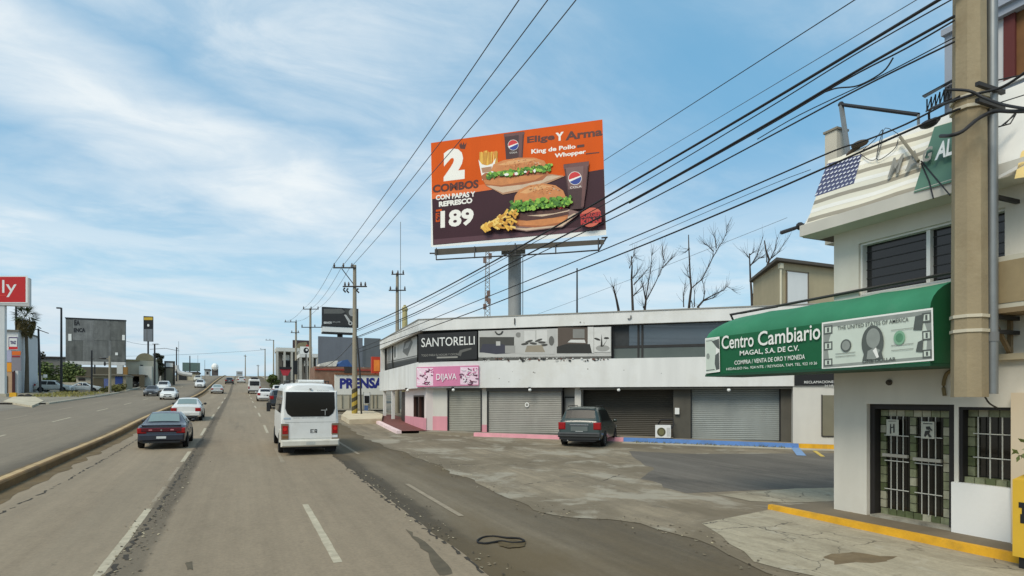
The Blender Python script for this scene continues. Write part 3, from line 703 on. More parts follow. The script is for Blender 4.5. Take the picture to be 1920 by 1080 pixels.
# side windows with banners
sdw = thing('photo_banner', 'grey photo banner in the window strip on the road side of the shop', 'banner', PS.at(1, V_SB))
a = Art(PS, -.42); a.rect(714, 640, 782, 690, GR[1], 627, 678); a.rect(726, 650, 782, 678, GR[5], 630, 666)
a.rect(727, 648, 733, 677, GR[3], 646, 676); a.rect(733, 645, 745, 674, GR[6], 642, 671); a.rect(739, 650, 742, 671, GR[2], 650, 670)
a.poly([(755, 660), (758, 642), (770, 634), (774, 642), (764, 668)], GR[2]); a.poly([(757, 655), (762, 643), (770, 640), (765, 652)], GR[4]); a.rect(714, 686, 782, 693, GR[0], 673, 680); a.rect(726, 679.5, 782, 681.5, GR[4], 667.5, 669.5)
a.done('banner_print', sdw)
fr = MB()
for x in (713, 726, 782): fr = MB(); fr.fb(PS, PS.U(x) - .06, PS.U(x) + .06, V_SB, V_ST, -.45, -.33); part('window_post', fr, SLOT, shop)

# pink sign
ps = thing('pink_sign', 'pink shop sign with dark floral corners below the black lettered board', 'sign', PF.at(.2, V_BB + .6))
k = MB(); k.hexa([PF.px(781, 725.5, -.05), PF.px(897.5, 722.5, -.05), PF.px(897.5, 722.5, .14), PF.px(781, 725.5, .14)], [PF.px(781, 688.5, -.05), PF.px(897.5, 685, -.05), PF.px(897.5, 685, .14), PF.px(781, 688.5, .14)])
part('sign_box', k, mat('sign_pink', (214, 128, 164), .45, .12, .9), ps)
a = Art(PF, .144); PK = [mat('floral_pale', (238, 208, 222), .5, .05), mat('floral_white', (240, 232, 234), .5, .05), mat('floral_plum', (92, 28, 60), .5, .1), mat('floral_magenta', (190, 70, 130), .5, .1)]
a.rect(782, 690, 812, 723, PK[0]); a.rect(863, 688, 896.5, 721, PK[0])
rnd = random.Random(3)
for (x0, x1) in ((783, 811), (864, 895.5)):
    for i in range(26):
        x, y = rnd.uniform(x0, x1), rnd.uniform(690, 721); r = rnd.uniform(3, 6); an = rnd.uniform(0, 360); sw = rnd.uniform(90, 200)
        pts = [(x + r * math.cos(math.radians(an + sw * t / 6)), y + r * .8 * math.sin(math.radians(an + sw * t / 6))) for t in range(7)] + [(x + r * .55 * math.cos(math.radians(an + sw * t / 6)), y + r * .45 * math.sin(math.radians(an + sw * t / 6))) for t in range(6, -1, -1)]
        a.poly([(min(max(p[0], 782), 896.8), min(max(p[1], 690), 722)) for p in pts], rnd.choice([PK[2], PK[2], PK[3], PK[1]]))
a.line('DIJAVA', 818, 856, 716, 715, 15, 15, PK[1], bold=.01); a.done('sign_print', ps)
# black end sign
bs = thing('black_sign', 'black sign with small white lettering at the right end of the shop front', 'sign', PF.at(gpx(1500), 3.1))
k = MB(); k.fb(PF, gpx(1489), uE, 3.12, 3.95, -.3, .06); part('sign_box', k, BLACK, bs); a = Art(PF, .064); a.line('RECLAMACIONES', 1508, 1566, 719, 718, 4.6, 4.6, SIGNW); a.line('24 HRS', 1546, 1566, 725.5, 725, 4, 4, SIGNW); a.done('lettering', bs)
# air conditioner on the walkway
c0 = PF.at(gpx(1243), H(0, PF.at(gpx(1243), 0, .1).y) + .15, .1)
ac = thing('air_conditioner', 'white air conditioner unit with round fan standing before the dark brown shutter', 'air conditioner', c0)
zA0 = c0.z; k = MB(); ua, ub = gpx(1229), gpx(1258); k.fb(PF, ua, ub, zA0 + .06, zA0 + .68, -.12, .2); part('casing', k, WHITE, ac)
a = Art(PF, .206); cx, cy = 1240, PF.V(1, 1) and 811
a.disc(1240, 810, 8.2, 8.4, mat('fan_olive', (112, 108, 70), .5, .1)); a.disc(1240, 810, 6.8, 7.0, BLACK); a.disc(1240, 810, 5.6, 5.8, MATS['fan_olive']); a.rect(1250, 802, 1256.5, 818, mat('casing_grey', (190, 190, 184), .5, .05)); a.done('fan_grille', ac)
for uu in (ua + .08, ub - .16): k = MB(); k.fb(PF, uu, uu + .08, zA0, zA0 + .06, -.1, .18); part('foot', k, DARK, ac)
k = MB(); k.tube([PF.at(ub, zA0 + .5, 0), PF.at(ub + .12, zA0 + .7, -.1), PF.at(ub + .1, zA0 + .95, -.3), PF.at(ub - .5, zA0 + .92, -.5), PF.at(ub - .7, zA0 + .6, -.6), PF.at(ub - .75, zA0 + .3, -.7)], .035, 6); part('hose', k, WIRE, ac)
k = MB(); k.fb(PF, gpx(1265), gpx(1273.5), PF.V(1269, 777), PF.V(1269, 765), -.52, -.36); solo('meter_box', k, WHITE, 'small white meter box on the grey pier right of the air conditioner', 'meter box')
# roof aerial mast behind the parapet
p0 = P(1082, 600, 37); k = MB(); k.cyl(Vector((p0.x, p0.y, 6.5)), P(1082, 503, 37), .06, .045, 8); solo('roof_mast', k, DARK, 'single dark steel mast standing on the shop roof right of the billboard', 'mast')
k = MB(); hk = PF.px(1183, 596, .05); k.tube([hk + UP * .12, hk, hk - UP * .06 + uF * -.08, hk - uF * .16 - UP * .03], .025, 6); solo('wall_hook', k, DARK, 'small dark hook on the shop parapet right of the mast', 'hook')
k = MB(); hk = PF.px(965, 602, .05); k.tube([hk + UP * .15, hk - UP * .18], .03, 6); solo('wall_bracket', k, DARK, 'small dark bracket on the shop parapet below the billboard post', 'bracket')
# ================================================================== BILLBOARD
b0 = P(808, HY, 43.0); b1 = P(1132, HY, 37.7); b0.z = b1.z = 0
uB = (b1 - b0).normalized(); nB = Vector((uB.y, -uB.x, 0)); nB = -nB if nB.y > 0 else nB
PB = Plane(b0, uB, nB)
post_c = P(965, HY, 41.6); post_c.z = H(0, post_c.y)
bb = thing('billboard', 'big orange and plum burger billboard on a single grey post behind the shop', 'billboard', post_c)
def slab(pl, q, n0, n1, mb=None):
    mb = mb or MB(); mb.hexa([pl.px(*p, n0) for p in q], [pl.px(*p, n1) for p in q]); return mb
PANELM = mat('billboard_back', (120, 120, 116), .6, .1, 1)
part('panel', slab(PB, [(808, 463.5), (1137, 440.5), (1129.5, 224), (808, 268)], -.35, 0), SIGNW, bb)
z5 = lambda x, y: (x / 2.7 + 780, y / 2.7 + 200)
def Z(*pts): return [z5(*p) for p in pts]
a = Art(PB, .012, .0005)
ORG = mat('print_orange', (216, 88, 12), .6, .07, .35, spec=.2, streak=.08); PLUM = mat('print_plum', (60, 30, 38), .55, .12, .5, spec=.3); CHOC = mat('print_choc', (84, 36, 20), .5, .1); CREAM = mat('print_cream', (240, 236, 226), .5, .03)
BUN = mat('print_bun', (204, 130, 72), .5, .16, 2.2); BUN2 = mat('print_bun_light', (222, 164, 106), .5, .12, 2.5); BUN3 = mat('print_bun_dark', (168, 96, 50), .5, .14, 2.5)
LET = [mat('print_lettuce_a', (96, 152, 40), .5, .2, 4), mat('print_lettuce_b', (142, 186, 66), .5, .2, 4), mat('print_lettuce_c', (64, 116, 32), .5, .2, 4)]
TOM = mat('print_tomato', (176, 56, 40), .5, .2, 3); PAT = mat('print_patty', (78, 42, 32), .5, .25, 4); FRY = [mat('print_fry_a', (232, 180, 70), .5, .1, 4), mat('print_fry_b', (206, 146, 46), .5, .1, 4), mat('print_fry_c', (244, 204, 110), .5, .1, 4)]
COLA = mat('print_cola', (66, 36, 34), .45, .2, 2); COLA2 = mat('print_cola_hi', (104, 66, 62), .45, .2, 2); BLU = mat('print_blue', (36, 62, 140), .5, .05); RDD = mat('print_red', (206, 44, 46), .5, .05); TRAY = mat('print_tray', (176, 132, 100), .5, .15, 2); PAPR = mat('print_paper', (206, 180, 152), .5, .12, 2); TRAY2 = mat('print_tray_dark', (128, 96, 88), .5, .15, 2)
a.poly([(812, 459.5), (1136, 430.5), (1129.5, 224), (808, 268)], PLUM)
a.poly([(809.8, 373), (871, 363), (913, 357), (985, 345), (1056, 330), (1132.2, 317), (1129.5, 224), (808, 268)], ORG)
a.poly(Z((82, 468), (200, 448), (350, 425), (480, 405), (745, 352), (745, 344), (330, 395), (82, 440)), mat('print_orange_deep', (224, 106, 34), .5, .05))
a.poly(Z((90, 698), (958, 622), (957, 600), (90, 672)), mat('print_plum_light', (86, 50, 58), .5, .05))
# left column
a.poly(Z((214, 178), (222, 194), (228, 180), (235, 195), (241, 178), (246, 193), (257, 180), (248, 215), (224, 213)), CHOC)
a.text('2', Z((140, 378), (246, 365), (248, 204), (138, 218)), CREAM, bold=.075)
a.text('COMBOS', Z((84, 438), (317, 412), (317, 368), (84, 397)), CHOC, bold=.05)
a.text('CON PAPAS Y', Z((100, 474), (300, 455), (300, 428), (100, 448)), CREAM, bold=.04)
a.text('REFRESCO', Z((116, 508), (285, 488), (285, 460), (116, 481)), CREAM, bold=.05)
a.poly(Z((101, 522), (130, 518), (130, 528), (101, 532)), ORG); a.poly(Z((100, 540), (118, 538), (120, 582), (100, 584)), ORG)
a.text('$', Z((103, 580), (119, 578), (119, 540), (103, 542)), PLUM, bold=.03)
a.text('189', Z((124, 617), (292, 598), (292, 512), (124, 528)), CREAM, bold=.04)
# top headline
a.text('Elige', Z((562, 195), (702, 176), (702, 134), (562, 152)), CHOC, bold=.035); a.text('Y', Z((706, 176), (748, 169), (748, 126), (706, 133)), CREAM, bold=.045)
a.text('Arma', Z((756, 172), (944, 146), (944, 104), (756, 128)), CHOC, bold=.035)
a.text('King de Pollo', Z((584, 246), (808, 217), (808, 190), (584, 216)), CREAM, bold=.03); a.text('Whopper', Z((702, 266), (860, 242), (860, 216), (702, 238)), CREAM, bold=.035)
a.poly(Z((860, 242), (928, 234), (928, 229), (860, 236)), CHOC); a.poly(Z((815, 208), (852, 203), (852, 190), (815, 195)), CHOC)
# cup behind the sandwich
a.poly(Z((446, 138), (548, 126), (540, 258), (456, 266)), COLA); a.poly(Z((444, 140), (549, 127), (549, 140), (445, 153)), COLA2); a.poly(Z((520, 140), (540, 138), (534, 255), (520, 256)), COLA2)
def ball(x, y, r):
    a.disc(*z5(x, y), r / 2.7, r / 2.7, CREAM); a.disc(*z5(x, y), r / 2.9, r / 2.9, RDD, 16, 25, 195); a.disc(*z5(x, y), r / 2.9, r / 2.9, BLU, 16, 215, 375)
ball(492, 194, 27); a.text('COLA', Z((474, 238), (512, 234), (512, 226), (474, 230)), CREAM)
# fries carton
rnd = random.Random(5)
for i in range(26):
    x = 318 + 86 * rnd.random(); y = 218 + 14 * rnd.random() + abs(x - 360) * .15; a.poly(Z((x, 300), (x + 9, 299), (x + 12 + rnd.uniform(-4, 4), y), (x + 3 + rnd.uniform(-4, 4), y)), rnd.choice(FRY))
a.poly(Z((316, 268), (334, 292), (360, 298), (386, 288), (404, 260), (386, 366), (336, 372)), CREAM); a.poly(Z((330, 310), (384, 302), (380, 330), (336, 336)), TRAY)
# paper and long sandwich
a.poly(Z((352, 398), (440, 445), (600, 415), (752, 352), (690, 342), (500, 350)), TRAY); a.poly(Z((360, 402), (440, 436), (590, 404), (735, 352), (690, 348)), PAPR)
a.poly(Z((328, 352), (350, 335), (500, 330), (660, 325), (674, 340), (640, 372), (540, 394), (430, 406), (352, 396)), BUN3); a.poly(Z((340, 372), (500, 352), (650, 345), (600, 372), (430, 398), (352, 392)), BUN)
a.poly(Z((378, 325), (392, 292), (440, 272), (520, 258), (600, 258), (650, 274), (664, 300), (540, 318), (420, 332)), BUN); a.poly(Z((410, 296), (470, 275), (540, 265), (610, 266), (560, 280), (460, 296)), BUN2)
a.blobs(*z5(360, 338), *z5(684, 362), LET, 170, 1.6, 3.4, 11, z5(0, 292)[1], z5(0, 322)[1])
a.blobs(*z5(400, 345), *z5(640, 358), [CREAM, LET[1], TOM], 16, 1.5, 3.2, 12, z5(0, 318)[1], z5(0, 330)[1])
# second cup
a.poly(Z((748, 292), (876, 276), (862, 420), (846, 515), (780, 522)), COLA); a.poly(Z((746, 294), (876, 277), (874, 300), (748, 316)), COLA2); a.poly(Z((848, 300), (868, 298), (850, 505), (836, 508)), COLA2); a.poly(Z((758, 310), (848, 300), (842, 410), (772, 420)), mat('print_cup', (120, 88, 84), .5, .1))
ball(805, 362, 34); a.text('COLA', Z((780, 416), (838, 408), (838, 398), (780, 405)), CREAM)
# tray, burger
a.poly(Z((420, 610), (560, 632), (740, 610), (835, 535), (760, 515), (480, 560)), TRAY2); a.poly(Z((440, 610), (560, 627), (740, 605), (820, 542), (800, 540), (700, 596), (560, 616)), PAPR)
a.poly(Z((496, 575), (560, 558), (700, 548), (770, 545), (766, 580), (720, 600), (600, 612), (510, 604)), BUN3); a.poly(Z((500, 580), (600, 572), (768, 556), (750, 582), (640, 602), (520, 600)), BUN)
a.poly(Z((498, 545), (600, 530), (768, 515), (775, 545), (700, 562), (560, 578), (500, 570)), PAT); a.poly(Z((560, 552), (700, 540), (780, 522), (770, 530), (640, 556)), PAPR)
a.blobs(*z5(640, 495), *z5(776, 525), [TOM, TOM, mat('print_tomato_dark', (130, 40, 34), .5, .2)], 14, 3, 6, 15, z5(0, 480)[1], z5(0, 508)[1])
a.poly(Z((494, 488), (500, 452), (524, 420), (572, 398), (640, 388), (706, 398), (745, 425), (760, 462), (690, 478), (590, 490)), BUN); a.poly(Z((524, 436), (570, 410), (640, 396), (690, 404), (640, 416), (560, 440)), BUN2)
a.poly(Z((496, 484), (560, 476), (690, 464), (760, 456), (760, 464), (690, 480), (590, 492)), BUN3)
for q_, (rx_, n_) in (((640, 420), (90, 46)), ((530, 285), (110, 40))):
    for i in range(n_):
        an_ = rnd.random() * 6.283; rr_ = rnd.random() ** .5; x_, y_ = q_[0] + rx_ * rr_ * math.cos(an_), q_[1] + 24 * rr_ * math.sin(an_); a.disc(*z5(x_, y_), rnd.uniform(.8, 2.4), rnd.uniform(.5, 1.1), rnd.choice([BUN2, BUN3, BUN, PAPR]), 7)
a.blobs(*z5(476, 482), *z5(784, 534), LET, 230, 1.7, 3.8, 21, z5(0, 452)[1], z5(0, 500)[1])
for i in range(80):
    t = rnd.random(); x = 328 + 172 * t; top = 610 - 125 * t ** 1.2; y = top + (612 - top) * rnd.random(); an = rnd.uniform(-1.0, .9); ln = rnd.uniform(18, 36); wd = 5
    cx_, sx_ = math.cos(an), math.sin(an)
    a.poly(Z((x - sx_ * wd, y + cx_ * wd), (x + cx_ * ln - sx_ * wd, y + sx_ * ln + cx_ * wd), (x + cx_ * ln + sx_ * wd, y + sx_ * ln - cx_ * wd), (x + sx_ * wd, y - cx_ * wd)), rnd.choice(FRY))
# round bun badge
LG = mat('print_badge', (206, 96, 72), .5, .05); LR = mat('print_badge_red', (186, 44, 38), .5, .05)
a.disc(*z5(885, 560), 21, 18, LG, 18, 10, 170, -.13); a.disc(*z5(886, 552), 21, 21, LG, 18, 190, 350, -.13)
a.poly(Z((828, 546), (942, 531), (942, 584), (828, 598)), PLUM)
a.text('BURGER', Z((832, 566), (940, 552), (940, 528), (832, 543)), LR, bold=.04); a.text('KING', Z((834, 598), (938, 585), (938, 556), (834, 570)), LR, bold=.05)
a.done('poster', bb)
pst = MB(); hh = .44
pst.tube([post_c - UP * .2, Vector((post_c.x, post_c.y, 2.5 + (748 - 462) / F * 41.6))], hh, 16); part('post', pst, mat('post_grey', (150, 152, 150), .6, .06, 1, streak=.12), bb, smooth=40)
bm = MB(); slab(PB, [(815, 479), (1133, 458), (1132, 449), (815, 467)], .0, 1.0, bm); part('beam', bm, mat('beam_brown', (74, 68, 58), .7, .15, 1.5), bb)
bm = MB(); slab(PB, [(940, 478), (985, 476), (985, 462), (940, 464)], -1.2, -.0, bm); part('post_head', bm, MATS['post_grey'], bb)
rl = MB()
pts = [PB.px(818, 487, 1.3), PB.px(905, 482, 1.3), PB.px(1040, 475, 1.3), PB.px(1122, 469, 1.3)]; rl.tube(pts, .045, 6)
for (x, y0, y1) in ((818, 465, 487), (890, 462, 484), (966, 456, 479), (1042, 455, 476), (1122, 447, 470)): rl.tube([PB.px(x, y0, 1.1), PB.px(x, y1, 1.28)], .04, 6)
rl.tube([PB.px(1122, 470, 1.3), PB.px(1136, 447, .5)], .05, 6); rl.tube([PB.px(1128, 446, .5), PB.px(1139, 445, .5)], .05, 6); rl.tube([PB.px(806, 475, .5), PB.px(816, 475, .5)], .05, 6)
part('catwalk_rail', rl, DARK, bb)
ld = MB(); q = post_c + RV * .55 - FV * .2
ld.tube([q + UP * 2, q + UP * 11.2], .025, 5); ld.box(post_c.x - .75, post_c.x - .45, post_c.y - .5, post_c.y - .2, 7.2, 7.6); part('post_cable', ld, DARK, bb)

# ================================================================== RIGHT BUILDING (exchange office)
XW = 11.55; PR = Plane((XW, 9.15, 0), (0, -1, 0), (-1, 0, 0))
rb = thing('exchange_office', 'white two storey exchange office with barred door at the right edge', 'building', (XW, 9.15, 0))
UR = lambda x: PR.U(x)
RWALL = mat('office_white_wall', (212, 208, 196), .9, .06, .8, streak=.11, bump=.12, bscale=14, dirt=(196, 190, 174))
RLOW = mat('office_bright_white', (226, 226, 222), .85, .03, .8, bump=.1, bscale=14)
du0, du1, dv1 = UR(1625), UR(1789), 2.40; wu0, wu1, wv0, wv1 = UR(1797), UR(1906), 1.04, 2.36
tu0, tu1, tv0, tv1 = UR(1610), UR(1884), PR.V(1610, 555), PR.V(1610, 457)
mb = MB(); wallgrid(mb, PR, 0, 14, .02, 6.0, [(du0, du1, 0, dv1), (wu0, wu1, wv0, wv1), (tu0, tu1, tv0, tv1)], -.3, 0)
mb.box(XW + .3, 24, 8.85, 9.15, .02, 6.0)                   # far end wall
mb.box(XW + .3, 24, -4.85, -4.6, .02, 6.0)
part('wall', mb, RWALL, rb)
mb = MB(); mb.box(XW + .05, 24, -4.9, 9.2, 6.0, 6.2); part('roof', mb, ROOFM, rb)
mb = MB(); mb.box(XW + 1.4, 23.5, -4.3, 8.8, .05, 5.98); part('interior_core', mb, mat('interior_dark', (30, 29, 26), .9, .1), rb)
mb = MB(); mb.fb(PR, UR(1790), wu1 + .05, .16, wv0, -.02, .10); part('window_apron', mb, RLOW, rb)
mb = MB(); mb.fb(PR, wu1, wu1 + 2.5, .16, 2.6, .0, .16); part('corner_pier', mb, mat('pier_beige', (206, 190, 164), .9, .06, 1), rb)
# door
STN = mat('green_stone', (124, 128, 98), .6, .3, 9, dirt=(70, 74, 52)); BAR = mat('white_bar', (186, 186, 176), .5, .08); 
STN2 = mat('green_stone_pale', (156, 154, 132), .6, .25, 9); STN3 = mat('green_stone_dark', (84, 92, 58), .6, .3, 9)
def tiles(g, u0, u1, v0, v1, n0, n1):
    along_u = (u1 - u0) > (v1 - v0); ln = (u1 - u0) if along_u else (v1 - v0); c = max(1, round(ln / .17)); rr_ = random.Random(int(u0 * 997 + v0 * 131))
    for i in range(c):
        a0 = ln * i / c + .007; a1 = ln * (i + 1) / c - .007; m_ = rr_.choice([0, 0, 1, 2])
        if along_u: g.fb(PR, u0 + a0, u0 + a1, v0, v1, n0, n1, m_)
        else: g.fb(PR, u0, u1, v0 + a0, v0 + a1, n0, n1, m_)
do = MB(); do.fb(PR, du0, du1, .05, dv1, -.34, -.30); d = part('door', do, mat('door_black_glass', (26, 25, 21), .12, .2, 2), rb)
f = MB(); uu0, uu1 = du0 + .10, du1 - .12
f.fb(PR, du0, uu0, .1, dv1, -.30, -.10); f.fb(PR, uu1, du1, .1, dv1, -.30, -.06); f.fb(PR, uu0, uu1, dv1 - .10, dv1, -.30, -.10); part('door_frame', f, mat('frame_black', (30, 27, 25), .7, .2, 3), d)
g = MB(); ts = .11; um = (uu0 + uu1) / 2 - .05
for (a_, b_) in ((uu0 + .02, uu0 + .02 + ts), (um - ts / 2, um + ts / 2), (uu1 - .10 - ts, uu1 - .10)):
    tiles(g, a_, b_, .33, dv1 - .25, -.295, -.25)
tiles(g, uu0 + .02, uu1 - .1, dv1 - .24, dv1 - .12, -.295, -.25); tiles(g, uu0 + .02, uu1 - .1, .20, .32, -.295, -.25); part('tile_surround', g, [STN, STN2, STN3], d)
bars = MB()
for (a_, b_) in ((uu0 + .02 + ts, um - ts / 2), (um + ts / 2, uu1 - .10 - ts)):
    for i in range(1, 4):
        x = a_ + (b_ - a_) * i / 4; bars.fb(PR, x - .006, x + .006, .32, dv1 - .24, -.24, -.224)
    for v in (.72, 1.28, 1.78): bars.fb(PR, a_, b_, v - .008, v + .008, -.222, -.208)
part('door_bars', bars, BAR, d)
h = MB(); h.fb(PR, uu0 + .12, um - .05, 1.36, 1.42, -.205, -.15); h.fb(PR, um + .06, uu1 - .2, 1.33, 1.39, -.205, -.15); part('push_bar', h, mat('push_bar_grey', (150, 148, 138), .5, .1), d)
th_ = MB(); th_.fb(PR, du0 + .1, du1, .02, .20, -.30, .04); part('threshold', th_, mat('threshold_stone', (150, 146, 132), .8, .15, 3, dirt=(60, 56, 46)), d)
PAPER = mat('paper', (186, 186, 172), .8, .05)
def notice(x0, y0, x1, y1, label, fig):
    pl = Plane((XW + .20, 9.15, 0), (0, -1, 0), (-1, 0, 0)); t = thing('notice', label, 'notice', pl.px((x0 + x1) / 2, y1))
    k = MB(); k.hexa([pl.px(x0, y1 - 1, -.003), pl.px(x1, y1, -.003), pl.px(x1, y1, .003), pl.px(x0, y1 - 1, .003)], [pl.px(x0, y0, -.003), pl.px(x1, y0 + 1, -.003), pl.px(x1, y0 + 1, .003), pl.px(x0, y0, .003)]); part('sheet', k, PAPER, t)
    q = Art(pl, .006, .001); w_, h_ = x1 - x0, y1 - y0
    for k_ in fig: q.poly([(x0 + w_ * u, y0 + h_ * v) for u, v in k_], GR[0])
    q.done('print', t)
notice(1662, 786, 1685, 816, 'white paper notice on the left leaf of the barred door', [[(.15, .1), (.8, .1), (.8, .14), (.15, .14)], [(.3, .3), (.38, .3), (.4, .9), (.28, .9)], [(.55, .3), (.66, .3), (.66, .85), (.55, .85)], [(.35, .5), (.6, .45), (.6, .52), (.35, .57)]])
notice(1727, 790, 1752, 823, 'white paper notice with a dark figure on the right leaf of the barred door', [[(.15, .1), (.85, .12), (.85, .17), (.15, .15)], [(.35, .3), (.65, .28), (.72, .4), (.6, .5), (.38, .46)], [(.3, .55), (.7, .5), (.62, .7), (.8, .9), (.6, .92), (.48, .75), (.3, .9), (.22, .82)], [(.6, .3), (.85, .5), (.8, .56), (.56, .4)]])
# window right of the door
o = MB(); o.fb(PR, wu0, wu1, wv0, wv1, -.29, -.26); wd_ = part('ground_window', o, mat('window_black_glass', (24, 24, 22), .06, .1, 2, spec=.9), rb)
f = MB(); f.fb(PR, wu0, wu0 + .06, wv0, wv1, -.25, -.02); f.fb(PR, wu0 + .06, wu1, wv1 - .05, wv1, -.25, -.02); part('window_frame', f, MATS['frame_black'], wd_)
f = MB(); tiles(f, wu0 + .06, wu1, wv1 - .17, wv1 - .05, -.24, -.17); tiles(f, wu0 + .06, wu0 + .17, wv0 + .11, wv1 - .18, -.24, -.17); tiles(f, wu0 + .06, wu1, wv0, wv0 + .10, -.24, -.06); part('tile_surround', f, [STN, STN2, STN3], wd_)
f = MB()
for i in range(6):
    x = wu0 + .24 + i * .185; f.fb(PR, x - .008, x + .008, wv0 + .1, wv1 - .17, -.15, -.134)
for v in (wv0 + .45, wv0 + .86): f.fb(PR, wu0 + .17, wu1, v - .008, v + .008, -.132, -.118)
part('window_bars', f, BAR, wd_)
# upper window
o = MB(); o.fb(PR, tu0, tu1, tv0, tv1, -.24, -.2); wt = part('upper_window', o, mat('upper_dark_glass', (30, 30, 31), .12, .15, 1), rb)
f = MB(); um_ = UR(1734); f.fb(PR, um_ - .035, um_ + .035, tv0, tv1, -.2, -.1); f.fb(PR, tu0, tu0 + .04, tv0, tv1, -.2, -.06); f.fb(PR, tu0 + .04, tu1, tv1 - .04, tv1, -.2, -.06); f.fb(PR, tu0 + .04, tu1, tv0, tv0 + .05, -.2, -.06); part('window_frame', f, WHITE, wt)
rl = MB()
for i in range(1, 6): v = tv0 + (tv1 - tv0) * i / 6; rl.fb(PR, tu0 + .04, um_ - .04, v - .008, v + .008, -.195, -.18); rl.fb(PR, um_ + .04, tu1, v - .008, v + .008, -.195, -.18)
part('louvre', rl, mat('louvre_dark', (44, 43, 41), .5, .1), wt)
# eave and leaning fascia
mb = MB(); mb.box(11.0, XW + .04, -4.9, 9.55, 5.985, 6.22); part('eave', mb, mat('eave_white', (206, 203, 192), .9, .06, 1, streak=.1), rb)
sl = Vector((1.2, 0, 1.7)); nrm = Vector((-1.7, 0, 1.2)).normalized(); PM = Plane((11.06, 9.5, 6.22), (0, -1, 0), nrm)
mb = MB(); y0, y1 = 9.5, -4.9
mb.hexa([(11.06, y0, 6.22), (11.06, y1, 6.22), (11.5, y1, 6.22), (11.5, y0, 6.22)], [(12.26, y0, 7.92), (12.26, y1, 7.92), (12.5, y1, 7.92), (12.5, y0, 7.92)])
part('fascia', mb, mat('fascia_white', (218, 216, 208), .7, .05, 1, streak=.05), rb)
mb = MB(); mb.box(11.5, 13.2, 9.15, 9.9, 6.1, 6.2); part('side_canopy', mb, mat('canopy_brown', (96, 86, 72), .8, .1), rb)
fl = thing('roof_sign', 'leaning roof sign painted as a flag with cream stripes and a green end', 'sign', (11.06, 9.3, 6.24))
a = Art(PM, .006, .0005); CRM = [mat('stripe_cream', (222, 216, 196), .6, .04), mat('stripe_tan', (150, 142, 124), .6, .10, 2), mat('stripe_white', (232, 229, 219), .6, .03)]
NAV = mat('canton_blue', (70, 74, 106), .6, .1, 2); STAR = mat('canton_star', (206, 208, 214), .6, .05); GRN = mat('flag_green', (78, 116, 96), .6, .06)
# flag field: left edge from (1553,300) to (1511,422); right beyond the mast
a.poly([(1511, 424), (1800, 339), (1800, 222), (1553, 301)], CRM[0])
def edge(t):    # t 0 top .. 1 bottom: left and right ends of a stripe line
    return (1553 + (1511 - 1553) * t, 301 + 123 * t), (1800, 222 + 117 * t)
for i in range(7):
    t0 = .06 + i * .138; t1 = t0 + .062
    (x0, y0), (x1, y1) = edge(t0); (x2, y2), (x3, y3) = edge(t1); top = []; bot = []
    for k in range(13):
        s_ = k / 12; wv = 2.2 * math.sin(s_ * 11 + i * .7) * (.4 + s_ * .6)
        top.append((x0 + (x1 - x0) * s_, y0 + (y1 - y0) * s_ + wv)); bot.append((x2 + (x3 - x2) * s_, y2 + (y3 - y2) * s_ + wv))
    for k in range(12): a.mb.poly([PM.px(*p, a.off) for p in (bot[k], bot[k + 1], top[k + 1], top[k])], a.mi(CRM[1] if i % 2 == 0 else CRM[2]))
    a.off += .0005
a.poly([(1527, 369), (1601, 344), (1616, 289), (1551, 307)], NAV)
for r in range(7):
    for c in range(9):
        u, v = (c + .5 + (.25 if r % 2 else -.25)) / 9, (r + .5) / 7
        def q_(u, v): return (1527 + 74 * u + (24 - 9 * u) * v, 369 - 25 * u - 62 * v + 7 * u * v)
        cx_, cy_ = q_(u, v); a.poly([(cx_ - 3.2, cy_ + 1.6), (cx_ - 1.5, cy_ + 2.6), (cx_ + 3.2, cy_ - 1.6), (cx_ + 1.5, cy_ - 2.6)], STAR)
a.poly([(1713, 361), (1800, 337), (1800, 224), (1752, 238)], GRN)
a.done('flag_print', fl)
a = Art(PM, .06, .002)
LTR = mat('letter_grey', (140, 136, 124), .5, .1, 3); LTW = mat('letter_white', (226, 226, 220), .5, .05)
a.text('M', [(1664, 333), (1689, 322), (1695, 288), (1671, 298)], LTR, bold=.03, ext=.012, shear=.2)
a.text('A', [(1696, 322), (1726, 309), (1721, 280), (1700, 287)], LTR, bold=.03, ext=.012, shear=.2)
a.text('G', [(1729, 306), (1748, 299), (1749, 272), (1731, 279)], LTR, bold=.03, ext=.012, shear=.2)
a.text('AL', [(1752, 301), (1787, 289), (1785, 258), (1757, 268)], LTW, bold=.03, ext=.012, shear=.2)
a.done('letters', fl)
k = MB(); 
for c in ((1690, 253, 1720, 300, DARK),):
    k.tube([PM.px(1688, 257, .18), PM.px(1722, 302, .14)], .03, 6)
solo('bent_bracket', k, mat('bracket_tan', (128, 120, 100), .6, .1), 'brown steel arm leaning across the letters of the roof sign', 'bracket')
for (pts, lb) in (([(1727, 302), (1755, 335), (1781, 366)], 'thin black guy wire hanging from the roof sign letters to the eave'), ([(1727, 306), (1742, 340), (1750, 372)], 'thinner guy wire hanging left of the black one on the roof sign')):
    k = MB(); k.tube([PM.px(*p, .05) for p in pts], .012, 5); solo('guy_wire', k, WIRE, lb, 'wire')
